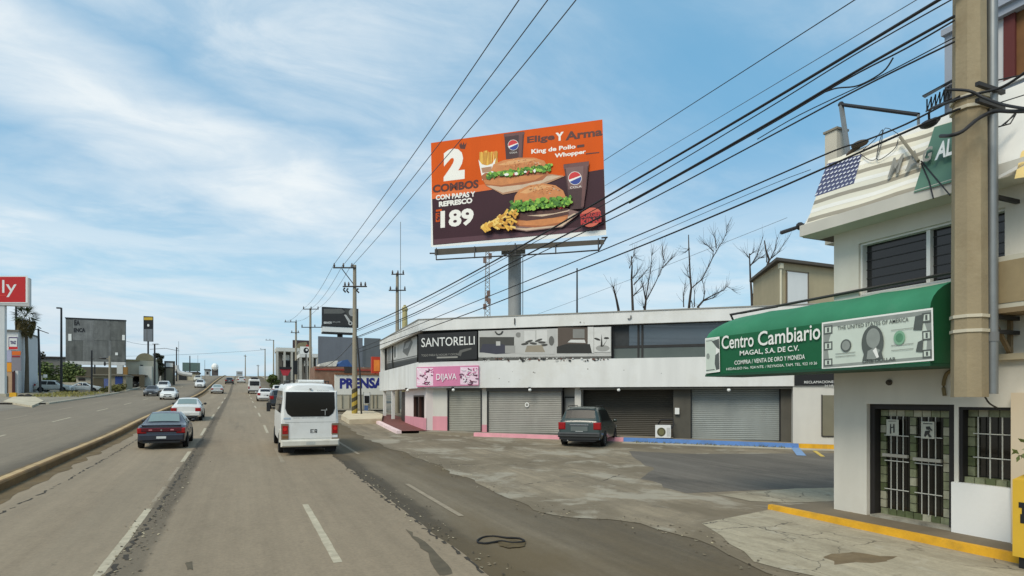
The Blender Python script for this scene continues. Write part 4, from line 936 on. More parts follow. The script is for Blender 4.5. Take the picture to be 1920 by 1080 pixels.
# loose loops on the fascia
def loop(pts, r, lb, m=WIRE, pl=PM, off=.06):
    k = MB(); P3 = [pl.px(*p, off) for p in pts]; k.tube(smoothp(P3, 4), r, 5); return solo('loose_cable', k, m, lb, 'cable')
def smoothp(p, n):
    o = []
    for i in range(len(p) - 1):
        a_, b_, c_, d_ = p[max(i - 1, 0)], p[i], p[i + 1], p[min(i + 2, len(p) - 1)]
        for k in range(n):
            t = k / n; o.append(.5 * ((2 * b_) + (c_ - a_) * t + (2 * a_ - 5 * b_ + 4 * c_ - d_) * t * t + (3 * b_ - a_ - 3 * c_ + d_) * t ** 3))
    return o + [p[-1]]
loop([(1618, 281), (1640, 262), (1655, 243), (1648, 270), (1644, 298), (1656, 296), (1678, 278), (1684, 262)], .008, 'thin loose cable hanging in a loop over the cream stripes')
loop([(1612, 287), (1630, 300), (1644, 296), (1652, 270), (1660, 240), (1690, 255)], .007, 'second thin cable crossing the loop on the cream stripes')
# roof furniture
def roofpt(px_, py_, X):
    z = X / (sT + (px_ - CX) / F * cT); return P(px_, py_, z)
t = thing('chimney', 'pale square chimney stub on the left end of the office roof', 'chimney', roofpt(1566, 300, 13.0))
c0 = roofpt(1566, 300, 13.0); top = roofpt(1566, 249, 13.0).z
k = MB(); k.box(c0.x - .15, c0.x + .2, c0.y - .16, c0.y + .16, 6.2, top); part('shaft', k, mat('chimney_pale', (198, 192, 176), .9, .08, 2), t)
k = MB(); k.box(c0.x - .18, c0.x + .23, c0.y - .19, c0.y + .19, top, top + .05); part('cap', k, mat('chimney_cap', (140, 132, 116), .9, .1, 2), t)
k = MB(); p1 = roofpt(1590, 285, 12.9); p2 = roofpt(1577, 196, 12.9)
k.tube([Vector((p1.x, p1.y, 6.2)), p1, p2], .06, 6); sp_ = thing('sign_frame', 'bare steel frame of a post and long black bar above the office roof', 'frame', (p1.x, p1.y, 6.2)); part('post', k, GALV, sp_)
k = MB(); k.tube([p2, roofpt(1722, 215, 12.6)], .045, 6); k.ball(p2, .07, nu=8, nv=5); part('top_bar', k, BLACK, sp_)
k = MB(); q = roofpt(1722, 215, 12.6); k.tube([q, Vector((q.x, q.y, 6.2))], .03, 6); part('stay', k, GALV, sp_)
k = MB(); k.tube([roofpt(1590, 292, 12.25), roofpt(1609, 274, 12.25), roofpt(1618, 266, 12.2)], .06, 6); k.ball(roofpt(1612, 270, 12.22), .11, .2, .07); solo('roof_lamp', k, mat('lamp_rust', (74, 62, 48), .7, .15), 'rusty floodlight lying on the top edge of the roof sign', 'floodlight')
k = MB(); k.tube([roofpt(1466, 436, 12.0), roofpt(1490, 428, 11.7), roofpt(1508, 421, 11.5)], [.05, .045, .03], 8); k.ball(roofpt(1500, 424, 11.6), .09); k.tube([roofpt(1508, 421, 11.5), Vector((XW + .2, 9.3, 6.1))], .02, 6); solo('security_camera', k, BLACK, 'black camera on an arm under the left corner of the eave', 'camera')
# third storey set back on the roof
up = thing('roof_storey', 'set back top storey with a brown curtained window behind the utility mast', 'building', (13, 6, 6.2))
PT = Plane((12.62, 7.55, 0), (0, -1, 0), (-1, 0, 0)); UPW = mat('storey_grey', (150, 158, 170), .85, .06, 1); 
k = MB(); a0, a1 = PT.U(1857), PT.U(1960); bv0, bv1 = PT.V(1900, 148), PT.V(1900, 18); wallgrid(k, PT, 0, 10, 6.2, 9.6, [(a0, a1, bv0, bv1)], -.2, 0); k.box(12.82, 18, 7.35, 7.55, 6.2, 9.6); k.box(12.55, 18.2, -2.6, 7.58, 9.6, 9.72); part('wall', k, UPW, up)
k = MB(); k.fb(PT, a0, a1, bv0, bv1, -.19, -.16); wn_ = part('window', k, mat('curtain_brown', (122, 84, 46), .8, .25, 2, streak=.2), up)
k = MB(); b_ = PT.U(1887); k.fb(PT, a0, b_ - .1, bv0, bv1, -.155, -.13); part('white_curtain', k, mat('curtain_white', (216, 218, 220), .8, .06, 2, streak=.2), wn_)
k = MB(); k.fb(PT, b_ - .1, b_ + .08, bv0, bv1, -.155, -.10); part('curtain_edge', k, mat('curtain_wine', (92, 40, 38), .8, .1), wn_)
k = MB(); k.fb(PT, a0 - .06, a0, bv0, bv1, -.15, .03); k.fb(PT, a0 - .06, a1, bv0 - .08, bv0, -.15, .06); part('window_frame', k, WHITE, wn_)
# small lattice and sheet awning next to the mast
lt = thing('roof_lattice', 'small dark wire lattice under a sheet awning beside the mast', 'lattice', roofpt(1760, 215, 12.3))
k = MB()
for i in range(7): k.tube([roofpt(1738 + i * 8, 208 - i * 4, 12.3), roofpt(1738 + i * 8, 186 - i * 4.5, 12.3)], .014, 5)
for i in range(6): k.tube([roofpt(1738 + i * 8, 208 - i * 4, 12.3), roofpt(1746 + i * 8, 182 - i * 4.5, 12.3)], .011, 5)
k.tube([roofpt(1736, 209, 12.3), roofpt(1790, 182, 12.3)], .016, 5); part('lattice', k, DARK, lt)
k = MB(); k.hexa([roofpt(1729, 181, 12.1), roofpt(1788, 149, 12.1), roofpt(1790, 152, 12.6), roofpt(1734, 184, 12.6)], [roofpt(1729, 179, 12.1), roofpt(1788, 147, 12.1), roofpt(1790, 150, 12.6), roofpt(1734, 182, 12.6)]); part('sheet_awning', k, BLACK, lt)
# yellow patch on the right hand part of the fascia
a = Art(PM, .006); a.poly([(1902, 335), (1935, 330), (1935, 270), (1915, 285)], mat('fascia_yellow', (224, 196, 128), .7, .05)); a.done('yellow_print', rb)
a = Art(PM, .006); a.poly([(1866, 338), (1935, 303), (1935, 296), (1866, 333)], mat('fascia_band', (196, 193, 184), .7, .05)); a.done('fascia_band', rb)

# pavement and yellow kerb in front of the office
k = MB(); ys = [9.9, 6, 2, -2, -5]
for y0_, y1_ in zip(ys[:-1], ys[1:]): k.hexa([(10.78, y0_, -.1), (10.78, y1_, -.1), (XW + .4, y1_, -.1), (XW + .4, y0_, -.1)], [(10.78, y0_, .16), (10.78, y1_, .16), (XW + .4, y1_, .16), (XW + .4, y0_, .16)])
k.box(XW + .4, 15, 9.2, 9.9, -.1, .16); struct('pavement', k, mat('office_pavement', (112, 101, 82), .9, .16, 1.2, dirt=(84, 74, 58)))
k = MB(); yy = [10.1] + [10.1 - .5 * i for i in range(1, 30)]
for y0_, y1_ in zip(yy[:-1], yy[1:]):
    w0_, w1_ = [.03 * noise.noise((y * 1.7, 0, 4)) for y in (y0_, y1_)]
    k.hexa([(10.64 + w0_, y0_, -.1), (10.64 + w1_, y1_, -.1), (10.80, y1_, -.1), (10.80, y0_, -.1)], [(10.67 + w0_, y0_, .165 + w0_ * .4), (10.67 + w1_, y1_, .165 + w1_ * .4), (10.79, y1_, .168), (10.79, y0_, .168)])
struct('kerb', k, YELK)

# ------------------------------------------------------------------ green awning
aw = thing('awning', 'long green barrel awning with dollar bill prints over the office door', 'awning', (XW, 9.0, 3.09))
prof = [(10.35, 3.09), (10.35, 3.97)] + [(10.35 + 1.18 * (1 - math.cos(t)), 3.97 + .58 * math.sin(t)) for t in [math.pi / 2 * i / 8 for i in range(1, 9)]] + [(11.53, 3.09)]
k = MB(); ya, yb = 11.72, 6.42; nseg = 24; rings = []
for i in range(nseg + 1):
    y = ya + (yb - ya) * i / nseg; e = max(0, 1 - (ya - y) / .6); sq = 1 - .10 * e * e; rr = []
    for (x, z) in prof:
        sag = -.022 * math.sin(math.pi * (i % 6) / 6) if z > 3.97 and x < 11.4 else 0
        rr.append((x, y, 3.09 + (z - 3.09) * (sq if z > 3.97 else 1) + sag))
    rings.append(rr)
np_ = len(prof)
for r_ in rings: k.v += r_
for i in range(nseg):
    for j in range(np_):
        j2 = (j + 1) % np_; m_ = 1 if j == 0 else (2 if j2 == 0 else 0)
        k.f.append([i * np_ + j, (i + 1) * np_ + j, (i + 1) * np_ + j2, i * np_ + j2]); k.m.append(m_)
k.f.append([j for j in range(np_)]); k.m.append(2); k.f.append([nseg * np_ + j for j in range(np_)][::-1]); k.m.append(2)
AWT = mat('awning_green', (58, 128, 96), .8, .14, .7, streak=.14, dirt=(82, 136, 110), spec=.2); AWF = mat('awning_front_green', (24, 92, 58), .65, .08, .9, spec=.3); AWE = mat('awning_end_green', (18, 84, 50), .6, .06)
part('canopy', k, [AWT, AWF, AWE], aw, smooth=30)
k = MB(); k.box(10.34, 11.53, yb - .01, ya + .01, 3.04, 3.086); part('bottom_trim', k, mat('awning_trim', (20, 72, 48), .6, .1), aw)
PAF = Plane((10.35, 11.7, 0), (0, -1, 0), (-1, 0, 0)); a = Art(PAF, .006, .0006)
BILL = mat('bill_paper', (200, 210, 198), .6, .06, 3); BILL2 = mat('bill_grey', (140, 146, 140), .6, .12, 5); BILL3 = mat('bill_dark', (84, 90, 86), .6, .15, 6); BGR = mat('bill_seal', (124, 168, 138), .6, .1)
def b_(u, v): # bill coordinates, 0..1 across and up
    x0 = 1541 + (1749 - 1541) * u; yb_ = 693 + (676 - 693) * u; yt_ = 605 + (577 - 605) * u
    return (x0 + 2 * u * (1 - v), yb_ + (yt_ - yb_) * v)
BQ = lambda *pts: [b_(*p) for p in pts]
a.poly(BQ((0, 0), (1, 0), (1, 1), (0, 1)), SIGNW); a.poly(BQ((.012, .03), (.985, .03), (.985, .965), (.012, .965)), BILL2); a.poly(BQ((.07, .09), (.93, .09), (.95, .55), (.90, .88), (.10, .88), (.05, .5)), BILL)
for (u0, u1) in ((.016, .095), (.90, .98)):
    for (v0, v1) in ((.06, .22), (.40, .58), (.74, .92)):
        a.poly(BQ((u0, v0), (u1, v0), (u1, v1), (u0, v1)), BILL3); a.poly(BQ((u0 + .012, v0 + .03), (u1 - .012, v0 + .03), (u1 - .012, v1 - .03), (u0 + .012, v1 - .03)), BILL); a.text('1', BQ((u0 + .03, v0 + .04), (u1 - .03, v0 + .04), (u1 - .03, v1 - .04), (u0 + .03, v1 - .04)), BILL3, bold=.02)
a.poly(BQ((.82, .62), (.90, .60), (.92, .90), (.84, .88)), BILL3); a.poly(BQ((.84, .2), (.90, .18), (.91, .42), (.86, .38)), BILL3)
a.text('THE UNITED STATES OF AMERICA', BQ((.14, .80), (.78, .80), (.78, .88), (.14, .88)), BILL3, bold=.01)
a.text('ONE DOLLAR', BQ((.36, .06), (.66, .06), (.66, .13), (.36, .13)), BILL3, bold=.02)
for v in (.30, .24): a.poly(BQ((.12, v), (.30, v), (.30, v + .012), (.12, v + .012)), BILL2)
for v in (.36, .26, .66): a.poly(BQ((.62, v), (.82, v), (.82, v + .012), (.62, v + .012)), BILL2)
def bdisc(u, v, ru, rv, m, n=22): a.poly([b_(u + ru * math.cos(6.2832 * i / n), v + rv * math.sin(6.2832 * i / n)) for i in range(n)], m)
bdisc(.215, .46, .048, .13, BILL3); bdisc(.215, .46, .036, .10, BILL2); bdisc(.695, .50, .052, .14, BGR); bdisc(.695, .50, .034, .09, mat('bill_seal_dark', (86, 136, 104), .6, .2, 6))
bdisc(.455, .46, .10, .35, BILL3); a.poly(BQ((.36, .12), (.55, .12), (.53, .28), (.38, .28)), BILL3)
bdisc(.46, .55, .062, .20, BILL2); a.poly(BQ((.40, .14), (.48, .12), (.52, .30), (.47, .36), (.41, .30)), BILL2); a.poly(BQ((.455, .30), (.49, .14), (.51, .16), (.485, .36)), SIGNW)
# fragment of a second bill at the far end
a.poly([(1323, 700.5), (1350, 697), (1349, 631), (1322, 634.5)], SIGNW); a.poly([(1324, 698), (1343, 695.5), (1342, 634), (1323, 637)], BILL); a.poly([(1334, 640), (1348, 635), (1349, 655), (1344, 652), (1338, 644)], BILL3); a.poly([(1341, 666), (1348, 660), (1349, 692), (1343, 694), (1340, 682)], BILL3); a.poly([(1324, 639), (1336, 637.4), (1336, 639), (1324, 640.6)], BILL2); a.poly([(1324, 694), (1340, 692), (1340, 693.5), (1324, 695.5)], BILL3); a.disc(1327.5, 668, 3, 5.5, BILL2)
a.line('Centro', 1353, 1413, 655, 650, 25, 27, SIGNW, bold=.012); a.line('Cambiario', 1421, 1538, 649, 636, 27, 31, SIGNW, bold=.012)
a.line('MAGAL, S.A. DE C.V.', 1387, 1498, 668, 659, 10, 12, SIGNW, bold=.015); a.line('COMPRA / VENTA DE ORO Y MONEDA', 1377, 1509, 684, 673, 7.5, 9, SIGNW, bold=.008); a.line('HIDALGO No. 924 NTE. / REYNOSA, TAM. TEL. 922 10 26', 1362, 1532, 695, 684, 5.2, 6, SIGNW)
a.done('awning_print', aw)
k = MB(); k.tube([(11.5, 11.9, 4.3), (11.3, 11.9, 4.64), (11.5, 11.75, 4.66), (11.5, 5.9, 4.74)], .032, 6); part('support_rail', k, mat('rail_dark', (56, 52, 48), .5, .1), aw)
k = MB(); k.tube([(11.32, 11.88, 4.62), (11.05, 11.2, 4.58), (11.5, 10.6, 4.66)], .024, 6); part('support_bracket', k, WIRE, aw)
k = MB(); c_ = PR.px(1668, 717, .01); k.tube([c_ + Vector((.05, .02, 0)), c_ + Vector((-.03, 0, 0))], [.07, .055], 10); k.ball(c_ + Vector((-.03, 0, 0)), .03); solo('wall_socket', k, mat('socket_brown', (70, 62, 50), .6, .15), 'small round brown lamp socket on the office wall below the awning', 'socket')
k = MB(); k.tube(smoothp([PR.px(*p, .03) for p in ((1785, 694), (1774, 702), (1769, 722), (1771, 742))], 4), .03, 6); solo('wall_hose', k, mat('hose_brown', (120, 106, 72), .8, .15), 'short bent brown hose on the office wall left of the mast foot', 'hose')

# ------------------------------------------------------------------ utility mast bracketed to the office
MX, MY = P(1817.5, HY, 9.75).x, P(1817.5, HY, 9.75).y
ms = thing('utility_mast', 'thick beige concrete utility mast bracketed before the office front', 'utility pole', (MX, MY, 2.53))
k = MB(); R_ = .228
def octo(z, r): return [Vector((MX + r * math.cos(math.pi / 8 + math.pi / 4 * i), MY + r * math.sin(math.pi / 8 + math.pi / 4 * i), z)) for i in range(8)]
lo, hi = octo(2.53, R_ + .02), octo(9.7, R_ - .012); k.add(lo + hi, [list(range(8))[::-1], list(range(8, 16))] + [(i, (i + 1) % 8, 8 + (i + 1) % 8, 8 + i) for i in range(8)])
part('shaft', k, mat('mast_concrete', (154, 140, 112), .9, .09, 1.6, streak=.22, bump=.3, bscale=18, dirt=(128, 112, 84)), ms)
for v in (3.57, 3.80, 7.08, 7.24):
    k = MB(); a_ = octo(v - .025, R_ + .035); c_ = octo(v + .025, R_ + .035); k.add(a_ + c_, [list(range(8))[::-1], list(range(8, 16))] + [(i, (i + 1) % 8, 8 + (i + 1) % 8, 8 + i) for i in range(8)]); part('clamp_band', k, mat('band_pale', (196, 188, 166), .6, .1), ms)
for v in (3.57, 3.80, 5.7):
    k = MB(); k.box(MX + .2, XW + .02, MY - .22, MY - .16, v - .03, v + .03); part('wall_bracket', k, DARK, ms)
pc = P(1861, HY, 9.62)
k = MB(); k.cyl((pc.x, pc.y, 2.58), (pc.x, pc.y, 9.6), .075, .07, 12); part('conduit', k, GALV, ms, smooth=50)
k = MB(); k.cyl((pc.x, pc.y, 3.4), (pc.x, pc.y, 3.55), .085, .085, 12); part('conduit_coupling', k, mat('coupling_grey', (110, 112, 112), .5, .1), ms, smooth=50)
pc2 = P(1848, HY, 9.75); k = MB(); k.tube([(pc2.x, pc2.y, 2.56), (pc2.x, pc2.y, 9.6)], .022, 6); part('downlead', k, WIRE, ms)
k = MB(); k.tube(smoothp([P(1846, 742, 9.7), P(1855, 756, 9.75), P(1870, 765, 9.9)], 4), .014, 5); part('cable_tail', k, WIRE, ms)
k = MB()
for v, s_ in ((7.05, 1), (7.3, -1)): k.box(MX - .34, MX + .34, MY - .33, MY - .27, v - .03, v + .03)
part('insulator_bracket', k, DARK, ms)
# air conditioner high on the wall, right edge
ac = thing('air_conditioner', 'pale window air conditioner on steel brackets at the right edge', 'air conditioner', PR.at(UR(1872), PR.V(1872, 596)))
u0_, u1_ = UR(1869), UR(1869) + 1.0; v0_, v1_ = 3.93, 4.75
k = MB(); k.fb(PR, u0_, u1_, v0_, v1_, 0, .55); part('casing', k, mat('casing_beige', (190, 186, 168), .6, .08, 2), ac)
k = MB(); k.fb(PR, u0_ + .1, u1_ - .1, v0_ + .08, v1_ - .08, .551, .56)
part('grille', k, mat('grille_tan', (146, 130, 98), .7, .15, 3), ac)
k = MB(); k.fb(PR, u0_, u1_, v0_ - .08, v0_ - .003, 0, .6); k.fb(PR, u0_ + .18, u0_ + .24, v0_ - .75, v0_ - .085, 0, .06); k.hexa([PR.at(u0_ + .18, v0_ - .7, .05), PR.at(u0_ + .24, v0_ - .7, .05), PR.at(u0_ + .24, v0_ - .62, .05), PR.at(u0_ + .18, v0_ - .62, .05)], [PR.at(u0_ + .18, v0_ - .16, .55), PR.at(u0_ + .24, v0_ - .16, .55), PR.at(u0_ + .24, v0_ - .085, .55), PR.at(u0_ + .18, v0_ - .085, .55)]); part('bracket', k, mat('bracket_rust', (130, 112, 84), .8, .15, 3), ac)
k = MB(); k.fb(PR, u0_ - .1, u1_ + 1, 3.14, 3.24, 0, .10); solo('wall_ledge', k, mat('ledge_beige', (190, 178, 150), .9, .1), 'thin beige ledge on the office wall under the high air conditioner', 'ledge')
# yellow cabinet and plant at the edge
cb = thing('yellow_cabinet', 'yellow street cabinet with black emblem cut by the right edge of the view', 'cabinet', P(1930, HY, 8.9) * 1.0)
cpos = P(1944, HY, 8.9); cb.location = (cpos.x, cpos.y, .0); ROOTM[cb.name] = Matrix.Translation((cpos.x, cpos.y, 0)).inverted()
x0_ = cpos.x - .21; k = MB(); k.hexa([(x0_, cpos.y - .5, .2), (x0_ + .5, cpos.y - .5, .2), (x0_ + .5, cpos.y + .2, .2), (x0_, cpos.y + .2, .2)], [(x0_, cpos.y - .5, 1.32), (x0_ + .5, cpos.y - .5, 1.42), (x0_ + .5, cpos.y + .2, 1.42), (x0_, cpos.y + .2, 1.32)]); part('body', k, mat('cabinet_yellow', (214, 172, 50), .5, .08, 2), cb)
k = MB(); k.box(x0_ + .04, x0_ + .46, cpos.y - .44, cpos.y + .14, .0, .2); part('plinth', k, BLACK, cb)
k = MB()
for (ya_, za_, yb2, zb_) in ((-.12, .70, .10, .83), (-.2, .83, .08, .92), (-.05, .92, .12, 1.0)): k.box(x0_ - .006, x0_ - .001, cpos.y + ya_, cpos.y + yb2, za_, zb_)
part('emblem', k, BLACK, cb)
pl_ = thing('potted_plant', 'small leafy plant on top of the yellow cabinet at the right edge', 'plant', (x0_ + .2, cpos.y, 1.42))
k = MB(); k.tube([(x0_ + .2, cpos.y, 1.35), (x0_ + .2, cpos.y, 1.55)], .12, 8); part('pot', k, mat('pot_brown', (96, 70, 52), .8, .1), pl_)
k = MB(); rnd = random.Random(9)
for i in range(70):
    c_ = Vector((x0_ + .22 + rnd.gauss(0, .13), cpos.y + rnd.gauss(0, .12), 1.6 + abs(rnd.gauss(0, .13)))); d1 = Vector((rnd.uniform(-1, 1), rnd.uniform(-1, 1), rnd.uniform(-.3, 1))).normalized() * .06; d2 = d1.cross(Vector((rnd.uniform(-1, 1), rnd.uniform(-1, 1), rnd.uniform(-1, 1)))).normalized() * .03
    k.poly([c_ - d1, c_ + d2, c_ + d1, c_ - d2])
part('foliage', k, mat('leaf_plant', (92, 102, 48), .6, .25, 6), pl_)

# road litter: the black rubber loop in the service road
k = MB(); c_ = G(940, 1016); lp = [G(*p) for p in ((895, 1016), (905, 1009), (925, 1007), (950, 1010), (975, 1012), (983, 1018), (960, 1020), (940, 1017), (915, 1021), (898, 1020), (895, 1016))]
k.tube([p + UP * (.02 + .012 * noise.noise(p * 5)) for p in smoothp(lp, 3)], [.016 + .012 * abs(noise.noise(p * 9)) for p in smoothp(lp, 3)], 5); solo('rubber_strip', k, RUBBER, 'loop of black torn rubber lying on the dark service road', 'litter')
def splat(name, pts, m, zo=.012, jag=2.0, seed=1):
    rnd = random.Random(seed); k = MB(); P2 = []
    for a_, b2 in zip(pts, pts[1:] + pts[:1]):
        for i in range(3):
            t_ = i / 3; P2.append((a_[0] + (b2[0] - a_[0]) * t_ + rnd.uniform(-jag, jag), a_[1] + (b2[1] - a_[1]) * t_ + rnd.uniform(-jag, jag) * .5))
    k.poly([(lambda g: Vector((g.x, g.y, H(0, g.y) + zo)))(G(*p)) for p in P2]); struct(name, k, m)
splat('dirt_patch', [(935, 1018), (960, 1014), (985, 1019), (984, 1027), (955, 1030), (938, 1026)], mat('dirt_brown', (84, 70, 42), .95, .35, 9), .014)
DKP = mat('road_repair', (88, 79, 62), .95, .3, 3)
splat('road_repair', [(762, 992), (778, 1004), (800, 1022), (832, 1052), (850, 1078), (822, 1078), (800, 1040), (772, 1010)], DKP, .006, 4, 3)
splat('dirt_patch', [(1540, 1045), (1600, 1036), (1680, 1046), (1660, 1056), (1570, 1060)], mat('mud_dark', (112, 96, 70), .9, .25, 3, dirt=(142, 126, 98)), .016, 7, 6)
splat('dirt_patch', [(348, 1057), (358, 1055), (363, 1070), (352, 1069)], DKP, .008, 2, 8)

# cracks and grit on the road
CRK = mat('crack_dark', (58, 52, 42), .95, .2, 5)
def crack(pts, wd, seed, gap=.25):
    rnd = random.Random(seed); k = MB(); P3 = []
    for a_, b2 in zip(pts[:-1], pts[1:]):
        n_ = max(2, int((b2 - a_).length / .18))
        for i in range(n_): q = a_.lerp(b2, i / n_); P3.append(Vector((q.x + rnd.gauss(0, .03), q.y, 0)))
    for a_, b2 in zip(P3[:-1], P3[1:]):
        if rnd.random() < gap: continue
        w0_ = wd * rnd.uniform(.3, 1.3); d = (b2 - a_).normalized(); q = Vector((-d.y, d.x, 0)) * w0_ / 2
        k.poly([Vector((p.x, p.y, H(0, p.y) + .007)) for p in (a_ + q, a_ - q, b2 - q, b2 + q)])
    struct('road_crack', k, CRK)
V2 = lambda x, y: Vector((x, y, 0))
crack([V2(-4.62, 7), V2(-4.55, 14), V2(-4.35, 19), V2(-4.30, 26), V2(-4.4, 34)], .05, 1)
crack([V2(-1.66, 3), V2(-1.6, 15), V2(-1.62, 30), V2(-1.6, 45)], .06, 2, .4)
crack([V2(3.12, 5), V2(3.2, 9), V2(3.16, 16), V2(3.22, 24)], .06, 3, .3)
crack([V2(3.12, 7.6), V2(3.4, 7.7), V2(3.75, 7.55)], .06, 4, .1)

crack([V2(6.4, 15), V2(8, 15.6), V2(9.5, 15.0), V2(11, 16.2)], .05, 9, .3); crack([V2(6.6, 20), V2(8.4, 19.2), V2(10, 19.8)], .05, 10, .3)
k = MB(); rnd = random.Random(31)
for i in range(900):
    if i < 420: x, y = -1.5 + rnd.gauss(0, .16), rnd.uniform(4, 26)
    elif i < 640: x, y = 3.35 + rnd.gauss(0, .2), rnd.uniform(5, 20)
    else: y = rnd.uniform(6, 24); x = lot_edge(y) + rnd.gauss(.15, .3)
    r_ = rnd.uniform(.008, .026); z = H(0, y) + .012; a0 = rnd.random() * 6
    k.poly([Vector((x + r_ * rnd.uniform(.7, 1.3) * math.cos(a0 + 6.283 * j / 5), y + r_ * 1.3 * math.sin(a0 + 6.283 * j / 5), z + (.5 * r_ if j < 2 else 0))) for j in range(5)], rnd.randint(0, 2))
o = struct('gravel', k, [mat('grit_pale', (168, 156, 128), .95, .2, 9), mat('grit_dark', (70, 62, 48), .95, .2, 9), mat('grit_mid', (120, 108, 86), .95, .2, 9)]); o['kind'] = 'stuff'
# ================================================================== VEHICLES
def paint(name, rgb, **k): return mat(name, rgb, k.get('rough', .3), .05, 2.5, spec=.5, coat=k.get('coat', .5), dirt=k.get('dirt'))
class Body:
    """lofted vehicle shell: stations along the length (y, z_bottom, z_belt, z_top, half width, half width of the top)"""
    def __init__(s, st): s.st = st
    def at(s, y):
        st = s.st
        if y <= st[0][0]: return st[0]
        for a, b in zip(st[:-1], st[1:]):
            if y <= b[0]:
                t = (y - a[0]) / (b[0] - a[0]); return tuple(p + (q - p) * t for p, q in zip(a, b))
        return st[-1]
    def ring(s, y):
        y, zb, zm, zt, w_, wt = s.at(y); h = zm - zb
        half = [(0, zb), (w_ * .86, zb), (w_ * .975, zb + .10 * h), (w_, zb + .45 * h), (w_ * .995, zb + .72 * h), (w_ * .96, zm)]
        dz_ = zt - zm
        half += [(wt + (w_ * .96 - wt) * .55, zm + dz_ * .45), (wt, zt - .12 * dz_ - .015), (wt * .90, zt - .02 * dz_), (wt * .5, zt + .012), (0, zt + .02)]
        return [(x, y, z) for x, z in half] + [(-x, y, z) for x, z in half[-2:0:-1]]
    def mesh(s, ys):
        k = MB(); R = [s.ring(y) for y in ys]; n = len(R[0])
        for r in R: k.v += r
        for i in range(len(ys) - 1):
            for j in range(n): k.f.append([i * n + j, (i + 1) * n + j, (i + 1) * n + (j + 1) % n, i * n + (j + 1) % n][::-1]); k.m.append(0)
        k.f.append(list(range(n))); k.m.append(0); k.f.append([(len(ys) - 1) * n + j for j in range(n)][::-1]); k.m.append(0)
        return k
    def top(s, y, fx):           # point on the upper surface, fx -1..1 of the top half width
        r = s.ring(y); wt = s.at(y)[5]; x = abs(fx) * wt; p = [(q[0], q[2]) for q in r[7:11]]
        for (xa, za), (xb, zb) in zip(p[:-1], p[1:]):
            if xb <= x <= xa + 1e-9:
                t = (x - xb) / (xa - xb + 1e-9); return Vector((math.copysign(x, fx), y, zb + (za - zb) * t))
        return Vector((math.copysign(x, fx), y, p[-1][1]))
    def side(s, y, t, sg):       # t 0 belt .. 1 roof edge
        r = s.ring(y); a, b, c = r[5], r[6], r[7]
        q = (Vector(a).lerp(Vector(b), t / .5) if t < .5 else Vector(b).lerp(Vector(c), (t - .5) / .5)); q.x *= sg; return q
    def toppane(s, y0, y1, wf=.9, n=6, off=.012, wf2=None):
        k = MB(); xs = [-1, -.6, -.2, .2, .6, 1]
        g = []
        for i in range(n + 1):
            y = y0 + (y1 - y0) * i / n; f = wf + ((wf2 or wf) - wf) * i / n; g.append([s.top(y, x * f) for x in xs])
        nr = (g[1][2] - g[0][2]).cross(g[0][3] - g[0][2]).normalized()
        if nr.z < 0: nr = -nr
        for i in range(n):
            for j in range(5): k.poly([p + nr * off for p in (g[i][j], g[i][j + 1], g[i + 1][j + 1], g[i + 1][j])])
        return k
    def sidepane(s, yb0, yb1, yt0, yt1, sg, t0=.06, t1=.93, off=.010):
        k = MB(); n = 4; g = []
        for i in range(n + 1):
            t = t0 + (t1 - t0) * i / n
            g.append([s.side((yb0 + (yt0 - yb0) * i / n) * (1 - j / 4) + (yb1 + (yt1 - yb1) * i / n) * j / 4, t, sg) + Vector((sg * off, 0, off * .3)) for j in range(5)])
        for i in range(n):
            for j in range(4): k.poly([g[i][j], g[i][j + 1], g[i + 1][j + 1], g[i + 1][j]])
        return k
def wheel(root, x, y, r, wd, sg, rim=STEEL):
    z = r; k = MB(); n = 20; prof = [(-wd / 2, r * .62), (-wd / 2, r * .93), (-wd * .36, r), (wd * .36, r), (wd / 2, r * .93), (wd / 2, r * .62)]
    for i in range(n):
        an = 6.2832 * i / n
        for (dx_, rr) in prof: k.v.append((x + dx_, y + rr * math.cos(an), z + rr * math.sin(an)))
    q = len(prof)
    for i in range(n):
        for j in range(q): k.f.append([i * q + j, ((i + 1) % n) * q + j, ((i + 1) % n) * q + (j + 1) % q, i * q + (j + 1) % q]); k.m.append(0)
    o = part('wheel', k, RUBBER, root, world=False, smooth=40)
    k = MB(); k.cyl((x - wd * .30, y, z), (x + wd * .30, y, z), r * .63, r * .63, 18); k.cyl((x + sg * wd * .30, y, z), (x + sg * wd * .42, y, z), r * .2, r * .16, 10)
    part('rim', k, rim, o, world=False, smooth=40)
    k = MB()
    for i in range(5):
        an = 6.2832 * i / 5; k.cyl((x + sg * wd * .33, y + r * .1 * math.cos(an), z + r * .1 * math.sin(an)), (x + sg * wd * .34, y + r * .56 * math.cos(an), z + r * .56 * math.sin(an)), r * .09, r * .07, 6)
    part('wheel_spokes', k, rim, o, world=False)
def arch(root, x, y, r, sg, m=RUBBER):
    k = MB(); n = 14; pts = [(x, y + r * math.cos(math.pi * i / n), r * .82 + r * math.sin(math.pi * i / n)) for i in range(n + 1)] + [(x, y - r, .2), (x, y + r, .2)]
    k.prism([Vector(p) for p in pts], (sg * .012, 0, 0)); part('wheel_arch', k, m, root, world=False)
def rbox(k, x0, x1, y0, y1, z0, z1, c=.03):
    """box with its ends along Y softened"""
    k.hexa([(x0 + c, y0, z0 + c), (x1 - c, y0, z0 + c), (x1 - c, y0, z1 - c), (x0 + c, y0, z1 - c)], [(x0, y0 + c, z0), (x1, y0 + c, z0), (x1, y0 + c, z1), (x0, y0 + c, z1)])
    k.hexa([(x0, y0 + c, z0), (x1, y0 + c, z0), (x1, y0 + c, z1), (x0, y0 + c, z1)], [(x0, y1, z0), (x1, y1, z0), (x1, y1, z1), (x0, y1, z1)])
def slope_place(x, y, heading):
    g = (H(x, y + 2) - H(x, y - 2)) / 4; return H(x, y), math.atan(g)
